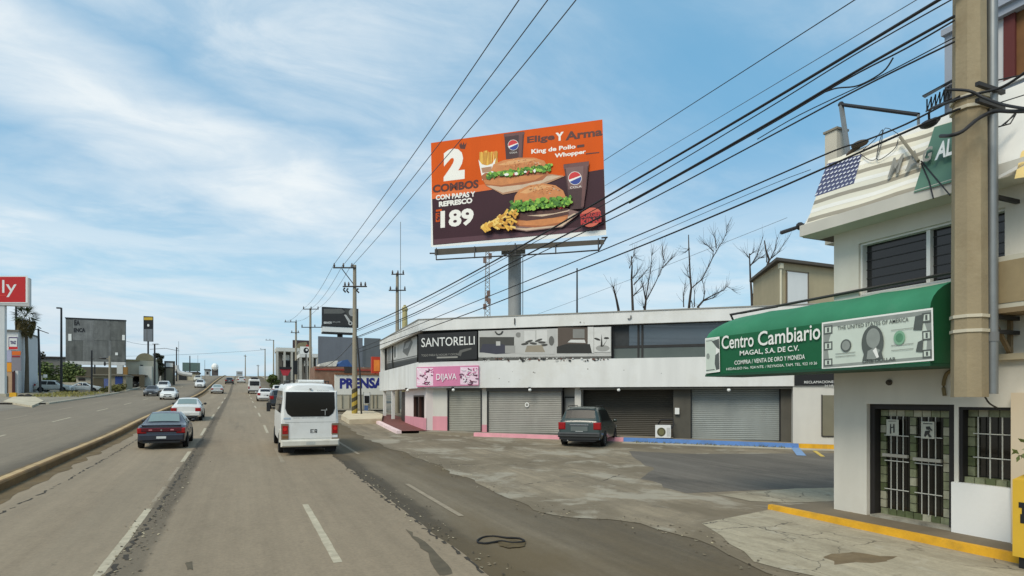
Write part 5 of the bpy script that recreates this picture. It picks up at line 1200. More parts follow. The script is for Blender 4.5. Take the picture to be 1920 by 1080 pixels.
PROFILES = {
 'sedan': dict(L=4.5, st=[(0, .34, .50, .52, .70, .62), (.05, .28, .86, .93, .82, .70), (.30, .24, .93, 1.00, .86, .72), (.85, .22, .93, 1.02, .88, .70), (1.5, .20, .93, 1.385, .885, .56), (1.9, .20, .92, 1.43, .885, .58), (2.5, .20, .91, 1.41, .885, .58), (3.30, .20, .89, .98, .88, .70), (4.1, .22, .80, .85, .86, .70), (4.4, .26, .66, .70, .78, .62), (4.5, .36, .50, .53, .66, .55)],
   rear=(.92, 1.46), front=(2.58, 3.22), sides=[(1.05, 2.05, 1.62, 2.05), (2.13, 3.05, 2.13, 2.55)], wh=(.82, 3.6), r=.31, head=(4.27, .60, .76), tail=(.64, .86)),
 'hatch': dict(L=4.1, st=[(0, .34, .52, .54, .72, .64), (.04, .28, .92, 1.02, .82, .66), (.12, .25, .95, 1.10, .85, .64), (.45, .22, .95, 1.44, .87, .58), (1.0, .20, .94, 1.52, .88, .60), (2.1, .20, .93, 1.50, .88, .60), (3.05, .20, .92, 1.02, .87, .70), (3.75, .22, .86, .92, .84, .70), (4.02, .28, .68, .73, .76, .62), (4.1, .36, .50, .53, .66, .56)],
   rear=(.15, .43), front=(2.2, 3.0), sides=[(.55, 1.55, .7, 1.55), (1.63, 2.75, 1.63, 2.2)], wh=(.68, 3.3), r=.32, head=(3.88, .62, .80), tail=(.72, 1.0)),
 'suv': dict(L=4.6, st=[(0, .42, .56, .58, .76, .68), (.04, .34, 1.05, 1.16, .88, .72), (.12, .32, 1.08, 1.24, .90, .70), (.45, .30, 1.08, 1.68, .92, .66), (1.0, .30, 1.07, 1.75, .92, .68), (2.5, .30, 1.06, 1.73, .92, .68), (3.35, .30, 1.05, 1.15, .91, .76), (4.25, .32, 1.0, 1.06, .89, .76), (4.52, .36, .80, .84, .82, .70), (4.6, .44, .60, .63, .74, .64)],
   rear=(.15, .43), front=(2.6, 3.28), sides=[(.6, 1.6, .7, 1.6), (1.68, 3.0, 1.68, 2.6)], wh=(.85, 3.7), r=.37, head=(4.4, .78, .96), tail=(.9, 1.2)),
}
def make_car(name, label, cat, x, y, heading, kind, rgb, group=None, tailm=REDL, glassm=GLASSD, extra=None, rz=None):
    pf = PROFILES[kind]; z, sl_ = slope_place(x, y, heading)
    root = thing(name, label, cat, (x, y, z), 0, group)
    root.rotation_euler = (sl_ if heading > 0 else -sl_, 0, 0 if heading > 0 else math.pi) if rz is None else (0, 0, rz)
    if heading < 0: pass
    B = Body(pf['st']); ys = []
    for a_, b_ in zip(pf['st'][:-1], pf['st'][1:]): ys += [a_[0] + (b_[0] - a_[0]) * i / 3 for i in range(3)]
    ys.append(pf['st'][-1][0]); pm = paint('paint_%d_%d_%d' % rgb, rgb); P_ = lambda n, k, m, **q: part(n, k, m, root, world=False, **q)
    P_('body', B.mesh(ys), pm, smooth=50)
    P_('rear_window', B.toppane(*pf['rear'], .84, wf2=.90), glassm, smooth=60); P_('windscreen', B.toppane(*pf['front'], .92, wf2=.86), glassm, smooth=60)
    for sg in (1, -1):
        for sp_ in pf['sides']: P_('side_window', B.sidepane(*sp_, sg), glassm, smooth=60)
        for wy in pf['wh']:
            w_ = B.at(wy)[4]; arch(root, sg * (w_ - .002), wy, pf['r'] * 1.16, sg); wheel(root, sg * (w_ - .08), wy, pf['r'], .2, sg)
        w0 = B.at(.06)[4]; t0, t1 = pf['tail']; k = MB()
        rbox(k, *sorted((sg * (w0 - .30), sg * (w0 + .025))), -.015, .22, t0, t1, .03); P_('tail_light', k, tailm)
        hy, h0, h1 = pf['head']; wh_ = B.at(hy)[4]; k = MB(); k.box(*sorted((sg * (wh_ - .36), sg * (wh_ + .012))), hy - .12, hy + .10, h0, h1); P_('headlight', k, CLEARL)
        my = pf['sides'][-1][1] - .12; q = B.side(my, .05, sg); k = MB(); k.ball(q + Vector((sg * .12, 0, .09)), .10, .06, .075, 10, 6); k.cyl(q + Vector((0, 0, .05)), q + Vector((sg * .08, 0, .07)), .025, .02, 6); P_('door_mirror', k, pm if kind != 'sedan' else BLACK, smooth=60)
        for hy_ in pf['sides']: 
            ym = hy_[0] + .18; q = Vector(B.ring(ym)[4]); k = MB(); k.box(*sorted((sg * (q.x - .005), sg * (q.x + .03))), ym, ym + .16, q.z - .03, q.z + .005); P_('door_handle', k, pm)
    w0 = B.at(.05)[4]; k = MB(); rbox(k, -w0 * .98, w0 * .98, -.07, .16, .34, .62, .05); P_('rear_bumper', k, pm)
    k = MB(); k.box(-w0 * .8, w0 * .8, -.05, .2, .26, .338); P_('rear_valance', k, BLACK)
    k = MB(); k.box(-.17, .17, -.085, -.071, .44, .53) if kind == 'sedan' else k.box(-.17, .17, -.02, -.006, .70, .80); P_('license_plate', k, PLATE)
    L_ = pf['L']; w1 = B.at(L_ - .12)[4]; k = MB(); k.box(-w1 * .95, w1 * .95, L_ - .22, L_ + .05, .30, .52); P_('front_bumper', k, pm)
    k = MB(); k.box(-.45, .45, L_ - .12, L_ + .06, .36, .46); k.box(-.38, .38, L_ - .2, L_ - .02 + (.04 if kind != 'sedan' else .02), .56, .66); P_('grille', k, BLACK)
    k = MB(); k.box(-.16, .16, L_ + .061, L_ + .07, .38, .47); P_('license_plate', k, PLATE)
    if extra: extra(root, B, P_, pm)
    return root

# dark blue sedan with a full width red lamp panel
def blue_extra(root, B, P_, pm):
    k = MB(); rbox(k, -.72, .72, -.035, .05, .70, .87, .03); P_('lamp_panel', k, mat('lens_wine', (84, 12, 26), .2, .2, 9, spec=.6))
    for x in (-.38, .38): 
        k = MB(); k.box(x - .06, x + .06, -.042, -.036, .76, .81); P_('reverse_lamp', k, mat('lens_pink', (186, 110, 116), .3, .1))
    k = MB(); k.cyl((0, -.045, .775), (0, -.036, .775), .03, .03, 10); P_('badge', k, CHROME)
    k = MB(); rbox(k, -.70, .70, -.02, .16, .95, .985, .015); P_('spoiler_lip', k, pm)
    k = MB(); k.cyl((-.45, -.1, .24), (-.45, .25, .26), .04, .04, 10); P_('exhaust', k, CHROME)
    k = MB(); k.box(-.30, .30, -.079, -.0705, .41, .56); P_('plate_recess', k, mat('recess_dark', (36, 40, 48), .5, .1))
PALEG = glass('pale_reflecting_glass', (112, 132, 130), .10, .9)
make_car('sedan', 'dark blue sedan with a wide wine red lamp panel driving nearest in the left lane', 'car', -2.88, 28.2, 1, 'sedan', (36, 41, 54), glassm=PALEG, extra=blue_extra)
make_car('sedan', 'white sedan seen from behind, driving just ahead of the dark blue sedan', 'car', -3.15, 44.2, 1, 'sedan', (214, 214, 208), glassm=PALEG)
make_car('sedan', 'silver grey sedan far ahead in the left lane close to the median kerb', 'car', -3.35, 108, 1, 'sedan', (178, 180, 178), glassm=PALEG)
make_car('hatchback', 'dark car climbing the hill far ahead in the left lane', 'car', -2.2, 152, 1, 'hatch', (52, 54, 54))
make_car('hatchback', 'pale car with a dark rear window far ahead in the middle lane', 'car', .3, 160, 1, 'hatch', (190, 192, 188))
make_car('hatchback', 'white hatchback seen from behind ahead of the white minibus', 'car', 2.72, 78, 1, 'hatch', (222, 222, 218))
make_car('suv', 'white car in the right lane ahead, between hatchback and far white van', 'car', 5.0, 92, 1, 'suv', (216, 216, 212))
make_car('suv', 'black car half hidden behind the left edge of the white minibus', 'car', 3.35, 59, 1, 'suv', (30, 31, 33))
OC = 'oncoming cars on the left carriageway'
make_car('sedan', 'dark grey oncoming sedan in the outer lane of the left road', 'car', -11.2, 101, -1, 'sedan', (66, 68, 70), OC)
make_car('suv', 'white oncoming car following the dark grey sedan', 'car', -11.5, 118, -1, 'suv', (216, 218, 214), OC)
make_car('sedan', 'white oncoming sedan nearest to the median kerb', 'car', -7.9, 88, -1, 'sedan', (222, 222, 216), OC)
make_car('hatchback', 'small white oncoming car far up the hill by the median', 'car', -7.1, 136, -1, 'hatch', (218, 218, 214), OC)
make_car('hatchback', 'tiny pale oncoming car highest up on the left road', 'car', -9.5, 172, -1, 'hatch', (196, 194, 180), OC)
make_car('suv', 'dark parked car standing under the flat carport at the left', 'car', -17.9, 138, -1, 'suv', (46, 46, 46))
make_car('parked_car', 'white parked car by the yellow topped kiosk at the left', 'car', -27.6, 112, -1, 'suv', (206, 204, 194), rz=math.radians(-100))
make_car('parked_car', 'white parked sedan before the pale wall at the left', 'car', -24.2, 114, -1, 'sedan', (214, 212, 204), rz=math.radians(-95))
make_car('parked_car', 'grey parked car furthest left behind the palm trunk', 'car', -32.5, 116, -1, 'suv', (150, 152, 150), rz=math.radians(-90))

# ------------------------------------------------------------------ white minibus
bx, by = 2.43, 24.3; bz, bsl = slope_place(bx, by + 3, 1); bz = H(bx, by)
bus = thing('minibus', 'white passenger minibus seen from behind in the right lane', 'minibus', (bx, by, bz)); bus.rotation_euler = (bsl, 0, math.radians(-.5))
ROOTM[bus.name] = Matrix.Identity(4)
BW = paint('bus_white', (222, 222, 218), rough=.35, coat=.3, dirt=(206, 204, 196)); BWD = mat('bus_dirty_white', (205, 201, 188), .55, .10, 2.5, dirt=(160, 152, 134))
bst = [(0, .55, 1.35, 1.37, 1.0, .92), (.03, .46, 1.50, 2.40, 1.03, .86), (.10, .44, 1.52, 2.62, 1.05, .85), (.30, .42, 1.52, 2.70, 1.06, .86), (4.6, .40, 1.50, 2.70, 1.06, .87), (5.5, .40, 1.45, 2.55, 1.05, .84), (6.05, .42, 1.30, 1.50, 1.0, .86), (6.4, .46, 1.0, 1.08, .92, .80), (6.5, .5, .8, .86, .82, .72)]
class BusBody(Body):
    def ring(s, y):
        y, zb, zm, zt, w_, wt = s.at(y)
        half = [(0, zb), (w_ * .93, zb), (w_ * .995, zb + .06), (w_, zb + .5), (w_ * .995, zm - .15), (w_ * .985, zm)]
        dz_ = zt - zm; half += [(wt + (w_ * .985 - wt) * .62, zm + dz_ * .5), (wt + .04, zt - .16 * dz_), (wt - .04, zt - .03 * dz_), (wt * .5, zt + .015), (0, zt + .025)]
        return [(x, y, z) for x, z in half] + [(-x, y, z) for x, z in half[-2:0:-1]]
BB_ = BusBody(bst); BP = lambda n, k, m, **q: part(n, k, m, bus, world=False, **q)
BP('body', BB_.mesh([0, .03, .06, .10, .2, .3, 1, 2, 3, 4, 4.6, 5.0, 5.5, 5.8, 6.05, 6.2, 6.4, 6.5]), BW, smooth=45)
# rear face
def rpoly(pts, yf, d, m, n, sm=None):
    k = MB(); k.prism([Vector((x, yf, z)) for x, z in pts], (0, d, 0)); return BP(n, k, m)
k = MB(); rbox(k, -.98, .98, -.02, .06, .60, 2.44, .05)
BP('rear_panel', k, BW)
rpoly([(-.84, 2.36), (-.86, 1.78), (-.80, 1.60), (-.66, 1.49), (.66, 1.49), (.80, 1.60), (.86, 1.78), (.84, 2.36)][::-1], -.035, .02, glass('bus_rear_glass', (24, 23, 20), .10, .6), 'rear_window')
k = MB(); rp = [(-.87, 2.39), (-.895, 1.77), (-.825, 1.58), (-.675, 1.46), (.675, 1.46), (.825, 1.58), (.895, 1.77), (.87, 2.39)]
k.prism([Vector((x, -.028, z)) for x, z in rp][::-1], (0, .01, 0)); BP('window_seal', k, BLACK)
for sg in (1, -1):
    k = MB(); rbox(k, *sorted((sg * .76, sg * 1.03)), -.05, .14, .78, 1.16, .04); o = BP('tail_light', k, REDL); k = MB(); rbox(k, *sorted((sg * .77, sg * 1.02)), -.052, .13, .63, .775, .03); part('indicator_lens', k, mat('lens_brown', (120, 84, 52), .25, .2, 8) if sg < 0 else CLEARL, o, world=False); k = MB(); k.cyl((sg * .90, -.06, 1.0), (sg * .90, -.05, 1.0), .07, .07, 12); part('lamp_lens', k, mat('lens_bright_red', (206, 30, 28), .2, .1), o, world=False)
    k = MB(); k.box(*sorted((sg * .78, sg * 1.035)), -.046, .1, .60, 1.2); BP('lamp_surround', k, mat('lamp_surround', (120, 104, 84), .5, .2))
k = MB(); rbox(k, -1.05, 1.05, -.16, .12, .34, .60, .05); bmp = BP('rear_bumper', k, BWD)
k = MB(); k.box(-.16, .16, -.168, -.161, .42, .52); BP('license_plate', k, mat('plate_worn', (176, 178, 172), .5, .2, 20))
k = MB(); k.box(-.96, .96, .02, .5, .30, .339); k.box(-.9, .9, .3, 6, .22, .46); BP('underside', k, BLACK)
a_l = [(-.10, .86), (.12, .86), (.12, .98), (-.10, .98)]
k = MB()
for (x0, x1, z0, z1) in ((.0, .03, .84, .98), (.03, .12, .955, .98), (.03, .10, .90, .92), (.03, .12, .84, .86), (.15, .18, .84, .98), (.18, .24, .955, .98), (.215, .24, .90, .955), (.18, .24, .885, .905), (.20, .24, .84, .885)): k.box(x0, x1, -.026, -.0205, z0, z1)
BP('maker_badge', k, BLACK)
for (txt, x0, x1, z0, h_) in (('RUTA 12', -.60, -.40, 1.395, .035), ('SERVICIO COLECTIVO', -.30, .18, 1.40, .03), ('URBANO', .24, .48, 1.395, .03), ('PARADA', .24, .68, 2.425, .03)):
    vs, fs = glyphs(txt); k = MB(); k.add([(x0 + (x1 - x0) * a, -.024, z0 + h_ * b) for a, b, c in vs], fs); BP('lettering', k, mat('decal_grey', (110, 110, 106), .6, .1))
k = MB(); k.box(-.95, -.70, -.026, -.0205, 1.36, 1.43); BP('decal', k, mat('decal_pale_blue', (176, 190, 202), .5, .2, 9))
k = MB(); k.box(.52, .545, -.05, -.036, 1.50, 1.72); k.box(.38, .60, -.05, -.036, 1.69, 1.715); k.box(.57, .60, -.05, -.036, 1.71, 1.76); BP('rear_wiper', k, mat('sticker_grey', (150, 150, 146), .6, .1))
k = MB(); k.box(-.04, .04, -.03, .03, 2.49, 2.52); BP('brake_lamp', k, GR[2])
k = MB(); k.box(-.9, .9, -.024, -.0205, 1.245, 1.255); BP('door_seam', k, mat('seam_grey', (150, 150, 146), .7, 0))
k = MB()
for sg in (1, -1): k.tube([(sg * .72, .5, 2.80), (sg * .72, 4.2, 2.80)], .02, 6)
for y in (.6, 1.5, 2.4, 3.3, 4.1): k.tube([(-.72, y, 2.80), (.72, y, 2.80)], .018, 6); k.tube([(-.72, y, 2.70), (-.72, y, 2.80)], .018, 6); k.tube([(.72, y, 2.70), (.72, y, 2.80)], .018, 6)
k.tube([(-.95, .3, 2.66), (-.72, .5, 2.80)], .015, 5); BP('roof_rack', k, DARK)
k = MB(); rbox(k, -.40, .55, .5, 1.9, 2.73, 2.85, .04); BP('roof_hatch', k, BW)
for sg in (1, -1):
    for (y0, y1) in ((.35, 1.5), (1.6, 2.8), (2.9, 4.1), (4.25, 5.2)): 
        k = BB_.sidepane(y0, y1, y0, min(y1, 5.0), sg, .05, .86, .012); BP('side_window', k, GLASSD)
    for wy, rr in ((1.25, .36), (5.2, .36)): arch(bus, sg * 1.055, wy, .43, sg); wheel(bus, sg * .96, wy, rr, .24, sg, BWD)
    q = Vector((sg * 1.06, 5.6, 1.75)); k = MB(); k.tube([q, q + Vector((sg * .22, .05, .05)), q + Vector((sg * .24, .05, -.1))], .018, 6); k.box(*sorted((sg * 1.22, sg * 1.38)), 5.6, 5.68, 1.42, 1.82); BP('wing_mirror', k, BLACK)
k = MB(); k.box(-1.10, -1.05, .1, .35, .50, .98); BP('rear_door_hinge', k, BWD)
k = BB_.toppane(5.56, 6.0, .95, wf2=.92); BP('windscreen', k, GLASSD)
for sg in (1, -1): k = MB(); k.box(*sorted((sg * .55, sg * .95)), .16, .19, .10, .32); BP('mud_flap', k, RUBBER)

# far white van with black roof load
def make_van(x, y):
    z, sl_ = slope_place(x, y, 1); r = thing('van', 'white van with dark roof load far ahead in the right lane', 'van', (x, y, z)); r.rotation_euler = (sl_, 0, 0); ROOTM[r.name] = Matrix.Identity(4)
    st = [(0, .45, 1.3, 1.32, .88, .8), (.04, .38, 1.4, 2.25, .92, .78), (.25, .35, 1.4, 2.35, .94, .80), (3.9, .35, 1.4, 2.35, .94, .8), (4.8, .38, 1.1, 1.2, .88, .74), (5.1, .45, .9, .95, .78, .66)]
    B = BusBody(st); Q = lambda n, k, m: part(n, k, m, r, world=False, smooth=45)
    Q('body', B.mesh([0, .04, .12, .25, 1, 2, 3, 3.9, 4.3, 4.8, 5.1]), BW)
    k = MB(); k.box(-.70, .70, -.02, .02, 1.35, 2.05); Q('rear_window', k, GLASSD)
    for sg in (1, -1):
        k = MB(); k.box(*sorted((sg * .74, sg * .93)), -.03, .1, .8, 1.2); Q('tail_light', k, REDL)
        k = B.sidepane(.4, 3.6, .4, 3.6, sg, .1, .85); Q('side_window', k, GLASSD)
        for wy in (.9, 4.1): wheel(r, sg * .85, wy, .33, .2, sg)
    k = MB(); k.box(-.9, .9, -.1, .05, .38, .58); Q('rear_bumper', k, BLACK)
    k = MB(); k.box(-.5, .55, .3, 2.2, 2.38, 2.58); k.box(-.3, .3, .6, 1.9, 2.58, 2.66); Q('roof_load', k, BLACK)
    return r
make_van(2.15, 108)

# ------------------------------------------------------------------ dark green minivan before the shop
g0 = G(1086, 839)
PROFILES['minivan'] = dict(L=4.85, st=[(0, .40, .62, .64, .82, .76), (.04, .34, 1.04, 1.16, .92, .80), (.10, .32, 1.10, 1.22, .95, .80), (.34, .29, 1.10, 1.66, .97, .72), (.6, .28, 1.10, 1.75, .98, .71), (1.2, .27, 1.08, 1.79, .98, .72), (2.6, .27, 1.03, 1.74, .98, .70), (3.55, .27, .98, 1.10, .96, .76), (4.35, .28, .86, .92, .92, .76), (4.75, .34, .66, .70, .82, .68), (4.85, .42, .52, .55, .72, .6)],
   rear=(.13, .36), front=(2.7, 3.5), sides=[(.55, 1.45, .75, 1.45), (1.53, 2.45, 1.53, 2.45), (2.53, 3.35, 2.53, 2.70)], wh=(.95, 3.85), r=.34, head=(4.58, .62, .80), tail=(.78, 1.10))
def van_extra(root, B, P_, pm):
    tr = mat('bumper_grey', (60, 62, 62), .6, .15, 4)
    k = MB(); rbox(k, -.95, .95, -.14, .20, .44, .66, .05); P_('step_bumper', k, tr)
    k = MB(); k.box(-.86, .86, -.142, -.138, .555, .60); P_('bumper_groove', k, BLACK)
    k = MB(); k.box(-.88, .88, -.10, .16, .34, .438); P_('lower_valance', k, BLACK)
    k = MB(); k.box(-.42, .42, -.03, .0, .98, 1.02); P_('tailgate_trim', k, CHROME)
    k = MB(); k.box(-.38, .38, -.022, -.004, .72, .93); P_('plate_recess', k, mat('plate_recess', (96, 104, 102), .5, .1))
    for sg in (1, -1): 
        k = MB(); k.tube([(sg * .62, .55, 1.80), (sg * .62, .6, 1.83), (sg * .62, 2.3, 1.83), (sg * .62, 2.4, 1.79)], .018, 6); P_('roof_rail', k, BLACK)
    k = MB(); k.cyl((-.5, -.1, .30), (-.5, .3, .32), .035, .035, 8); P_('exhaust', k, CHROME)
    k = MB(); k.box(.50, .62, .19, .23, 1.28, 1.36); P_('window_sticker', k, SIGNW)
mv = make_car('minivan', 'dark green minivan parked facing the shutters before the shop', 'minivan', g0.x, g0.y, 1, 'minivan', (44, 58, 54), extra=van_extra, rz=math.radians(-43), glassm=mat('tinted_glass', (22, 25, 25), .3, .1, 2, spec=.25))
# ================================================================== POLES AND WIRES ON THE RIGHT
PX, PY = P(665, HY, 45.0).x, P(665, HY, 45.0).y
def concrete_pole(px_, z, ytop, label, arms, group='roadside power poles', base=None, lean=0.0):
    c = GZ(px_, z); top = P(px_, ytop, z).z; t = thing('power_pole', label, 'utility pole', c, 0, group)
    k = MB(); k.tube([c - UP * .2, Vector((c.x + lean, c.y, top))], [.21, .12], 10); part('shaft', k, CONC, t, smooth=50)
    for (y_, x0, x1, ins) in arms:
        h = P(px_, y_, z).z; a0, a1 = P(x0, y_, z), P(x1, y_, z); k = MB(); k.tube([Vector((a0.x, a0.y - .2, h)), Vector((a1.x, a1.y - .2, h))], .055, 6); ca = part('crossarm', k, DARK, t)
        for xi in ins:
            q = P(xi, y_, z); q.y -= .2; k = MB(); k.tube([q, q + UP * .16, q + UP * .34], [.04, .075, .03], 8); part('insulator', k, mat('insulator_dark', (62, 54, 50), .4, .1), ca)
    return t, c, top
t, c, top = concrete_pole(665, 45.0, 497, 'nearest concrete power pole with yellow and black striped foot beside the shop', [(503, 624, 667, (626, 643, 659)), (538, 642, 687, (646, 653, 676, 684))])
k = MB(); k.tube([P(641, 504, 44.9), P(663, 533, 44.9)], .035, 6); part('brace', k, DARK, t)
k = MB(); 
for (x, y) in ((647, 540), (653, 541), (672, 541)): k.tube(smoothp([P(x, y, 44.8), P(x - 3, y + 3, 44.8), P(x + 1, y + 8, 44.8)], 3), .06, 6)
part('hanging_insulators', k, DARK, t)
k = MB(); k.tube([P(669, 630, 44.7), P(675, 700, 44.6), P(678, 786, 44.5)], .06, 8); part('riser_pipe', k, DARK, t)
YB = [mat('stripe_yellow', (166, 142, 56), .8, .2, 3), mat('stripe_dark', (66, 60, 40), .8, .2, 3)]
zt_ = P(665, 728, 45).z; nst = 6
for i in range(nst):
    z0_ = c.z + .3 + (zt_ - c.z - .3) * i / nst; z1_ = c.z + .3 + (zt_ - c.z - .3) * (i + 1) / nst
    k = MB(); n = 10; va = [(c.x + .215 * math.cos(6.2832 * j / n), c.y + .215 * math.sin(6.2832 * j / n), z0_ + .12 * math.cos(6.2832 * j / n)) for j in range(n)]; vb = [(p[0], p[1], p[2] + z1_ - z0_) for p in va]
    k.add(va + vb, [(j, (j + 1) % n, n + (j + 1) % n, n + j) for j in range(n)]); part('warning_stripe', k, YB[i % 2], t)
concrete_pole(582, 73.6, 578, 'second power pole up the road with two level crossarms', [(580, 568, 597, (569, 583, 596)), (614, 565, 604, (566, 590, 603))])
concrete_pole(555, 92, 603, 'third power pole up the road with a single arm to the left', [(604, 533, 556, (535, 545, 555)), (624, 545, 561, (547, 559))])
concrete_pole(513, 150, 638, 'fourth power pole up the road beyond the white frames', [(638, 498, 514, (499, 506))])
concrete_pole(497, 175, 654, 'fifth power pole up the road, thin against the sky', [(655, 488, 498, (489,))])
concrete_pole(460, 205, 665, 'lone tapering power pole at the crest of the road', [(668, 457, 463, (458,))])
concrete_pole(484, 215, 684, 'short far power pole right of the lone crest pole', [(686, 481, 487, (482,))])
concrete_pole(745, 52, 512, 'concrete power pole standing behind the shop corner', [(515, 733, 757, (735, 745, 755)), (545, 728, 760, (731, 742, 758))])
c = GZ(751, 58); k = MB(); k.tube([P(751, 600, 58), P(751, 416, 58)], .03, 5); k.tube([c, P(751, 600, 58)], .05, 5); solo('antenna', k, GALV, 'very thin tall antenna beside the power pole behind the shop', 'antenna')
c = GZ(759, 56); k = MB(); k.tube([c, P(759, 604, 56), P(759, 582, 56)], [.25, .25, .22], 10); k.ball(P(759, 580, 56), .3, nu=10, nv=6); k.box(c.x - .1, c.x + .1, c.y - .1, c.y + .1, P(0, 580, 56).z, P(0, 572, 56).z); solo('tank_post', k, mat('tank_yellow', (176, 166, 116), .7, .1), 'pale yellow round topped tank pipe behind the shop corner', 'tank')

# wires: each hangs in the upright plane between its two poles
def wireplane(p, q):
    d = Vector((q[0] - p[0], q[1] - p[1], 0)); return Plane((p[0], p[1], 0), d, (-d.y, d.x, 0))
WP = wireplane((PX, PY), (MX - .3, MY))
def wire(pts, r, label, pl, m=WIRE, name='power_cable', group='cables over the road side', n=5, far=None):
    k = MB(); p3 = smoothp([pl.px(*p) for p in pts], n); k.tube(p3, r, 5); return solo(name, k, m, label, 'cable', group, smooth=80)
wire([(1795, -22), (1760, 0), (1420, 204), (1180, 344), (960, 471), (780, 567), (668, 619)], .029, 'thickest black cable, topmost of the bundle reaching the utility mast', WP)
wire([(1790, -4), (1600, 104), (1420, 215), (1180, 357), (960, 477), (780, 573), (668, 622)], .012, 'thin cable just below the thickest black cable', WP)
wire([(1790, 30), (1600, 137), (1420, 243), (1180, 378), (960, 492), (780, 586), (668, 632)], .025, 'second thick black cable of the bundle above the billboard corner', WP)
wire([(1790, 38), (1700, 90), (1585, 150), (1420, 247), (1180, 381)], .015, 'thinner cable twisted along the second thick cable', WP)
wire([(1790, 78), (1600, 172), (1420, 268), (1180, 394), (960, 500), (780, 590), (668, 634)], .016, 'cable sagging third below the thick bundle', WP)
wire([(1790, 70), (1640, 148), (1500, 215), (1420, 261)], .010, 'short thin cable braided over the third cable near the mast', WP)
wire([(1675, 108), (1655, 135), (1610, 160), (1570, 165), (1548, 172)], .014, 'loose black cable end curling between two cables before the mast', WP)
wire([(1800, 180), (1700, 232), (1615, 266), (1563, 283), (1420, 345), (1180, 448), (980, 530), (813, 597), (668, 656)], .016, 'lower black cable passing the left end of the roof sign', WP)
wire([(1800, 205), (1744, 227), (1420, 370), (1180, 470), (1000, 540), (850, 598), (668, 662)], .020, 'lowest thick black cable crossing the flag print', WP)
wire([(1520, 318), (1420, 357), (1180, 460)], .006, 'hair thin cable between the two lowest black cables', WP)
UPP = [wireplane((P(x, HY, 45).x, PY - .2), (P(x, HY, 45).x + .15, -10)) for x in (626, 643, 659)]
wire([(1010, -52), (973, 0), (837, 200), (780, 283), (700, 395), (626, 496)], .016, 'left one of the three thin wires crossing the upper sky', UPP[0], WIREG)
wire([(1062, -52), (1027, 0), (877, 200), (780, 326), (700, 427), (643, 498)], .016, 'middle one of the three thin wires crossing the upper sky', UPP[1], WIREG)
wire([(1115, -52), (1080, 0), (917, 200), (780, 360), (710, 443), (659, 500)], .016, 'right one of the three thin wires crossing the upper sky', UPP[2], WIREG)
def wire3(p, q, sag, r, label, m=WIREG, group='cables over the road side'):
    k = MB(); p = Vector(p); q = Vector(q); k.tube([p.lerp(q, i / 12) - UP * (4 * sag * (i / 12) * (1 - i / 12)) for i in range(13)], r, 5); return solo('power_cable', k, m, label, 'cable', group)
for (x0, x1, w_) in ((626, 569, 'left'), (643, 583, 'middle'), (659, 596, 'right')): wire3(P(x0, 496, 45), P(x1, 578, 73.6), .5, .014, 'thin %s wire between the nearest and the second power pole' % w_)
for (x0, x1, w_) in ((569, 535, 'left'), (596, 555, 'right')): wire3(P(x0, 578, 73.6), P(x1, 602, 92), .4, .016, 'thin %s wire between the second and the third power pole' % w_)
wire3(P(668, 634, 45), P(584, 690, 73.6), .8, .03, 'dark cable falling from the striped pole to the second pole')
wire3(P(1735, -85, 18), P(900, 450, 100), .0, .02, 'thin wire high over the office passing behind the billboard', WIRE)
wire3(P(1760, -25, 18), P(905, 485, 120), .0, .014, 'faint wire below the high one, also passing behind the billboard', WIREG)
wire3(P(1476, 408, 40), P(1000, 592, 60), .1, .013, 'faint wire crossing the bare tree tops behind the shop', WIREG)
wire3(P(-40, 666, 150), P(497, 656, 176), 1.0, .03, 'thin wire crossing over both roads before the hill')
wire3(P(235, 639, 135), P(300, 646, 140), .4, .03, 'thin wire leading to the tall dark sign pole')
# cables meeting at the mast
PMA = Plane((MX - .36, MY - .5, 0), (1, .0, 0), (0, -1, 0))
def mcable(pts, r, lb): 
    k = MB(); k.tube(smoothp([P(x, y, z) for x, y, z in pts], 5), r, 6); solo('power_cable', k, WIRE, lb, 'cable', 'cables at the mast', smooth=80)
mcable([(1930, 208, 8.4), (1900, 209, 8.8), (1865, 209, 9.2), (1835, 222, 9.3), (1805, 246, 9.3), (1782, 254, 9.4), (1764, 255, 9.8)], .030, 'thick black cable drooping across the mast from the right edge')
mcable([(1930, 205, 8.4), (1880, 196, 8.9), (1842, 182, 9.2), (1815, 170, 9.3), (1775, 168, 9.6)], .022, 'black cable slanting down to the right edge across the mast clamp')
mcable([(1930, 130, 8.6), (1880, 163, 9.0), (1830, 176, 9.3), (1790, 188, 9.4), (1745, 204, 10.2)], .02, 'black cable rising to the right edge across the mast clamp')
mcable([(1790, 190, 9.4), (1765, 195, 9.9), (1744, 206, 10.4), (1742, 224, 10.6)], .018, 'short black cable loop left of the mast clamp')
mcable([(1930, 175, 8.8), (1870, 194, 9.3)], .008, 'thin straight cable right of the mast')
mcable([(1885, 418, 10.4), (1905, 440, 10.2), (1930, 470, 10.1)], .008, 'thin cable hanging over the high air conditioner')
mcable([(1930, 138, 9.4), (1862, 152, 9.9)], .012, 'cable running along the sill of the top storey window')
k = MB(); q = P(1742, 232, 10.5); k.ball(q, .09, .16, .07); k.ball(P(1752, 226, 10.5), .06, .1, .05); solo('cable_clamp', k, BLACK, 'black cable clamp hanging at the green end of the roof sign', 'clamp')
k = MB(); k.tube([P(1885, 232, 9.8), P(1905, 210, 9.8)], .012, 5); k.tube([P(1872, 238, 9.8), P(1894, 232, 9.8), P(1905, 214, 9.8), P(1878, 236, 9.8)], .012, 5); solo('wire_bracket', k, DARK, 'small dark wire bracket on the white wall right of the conduit', 'bracket')

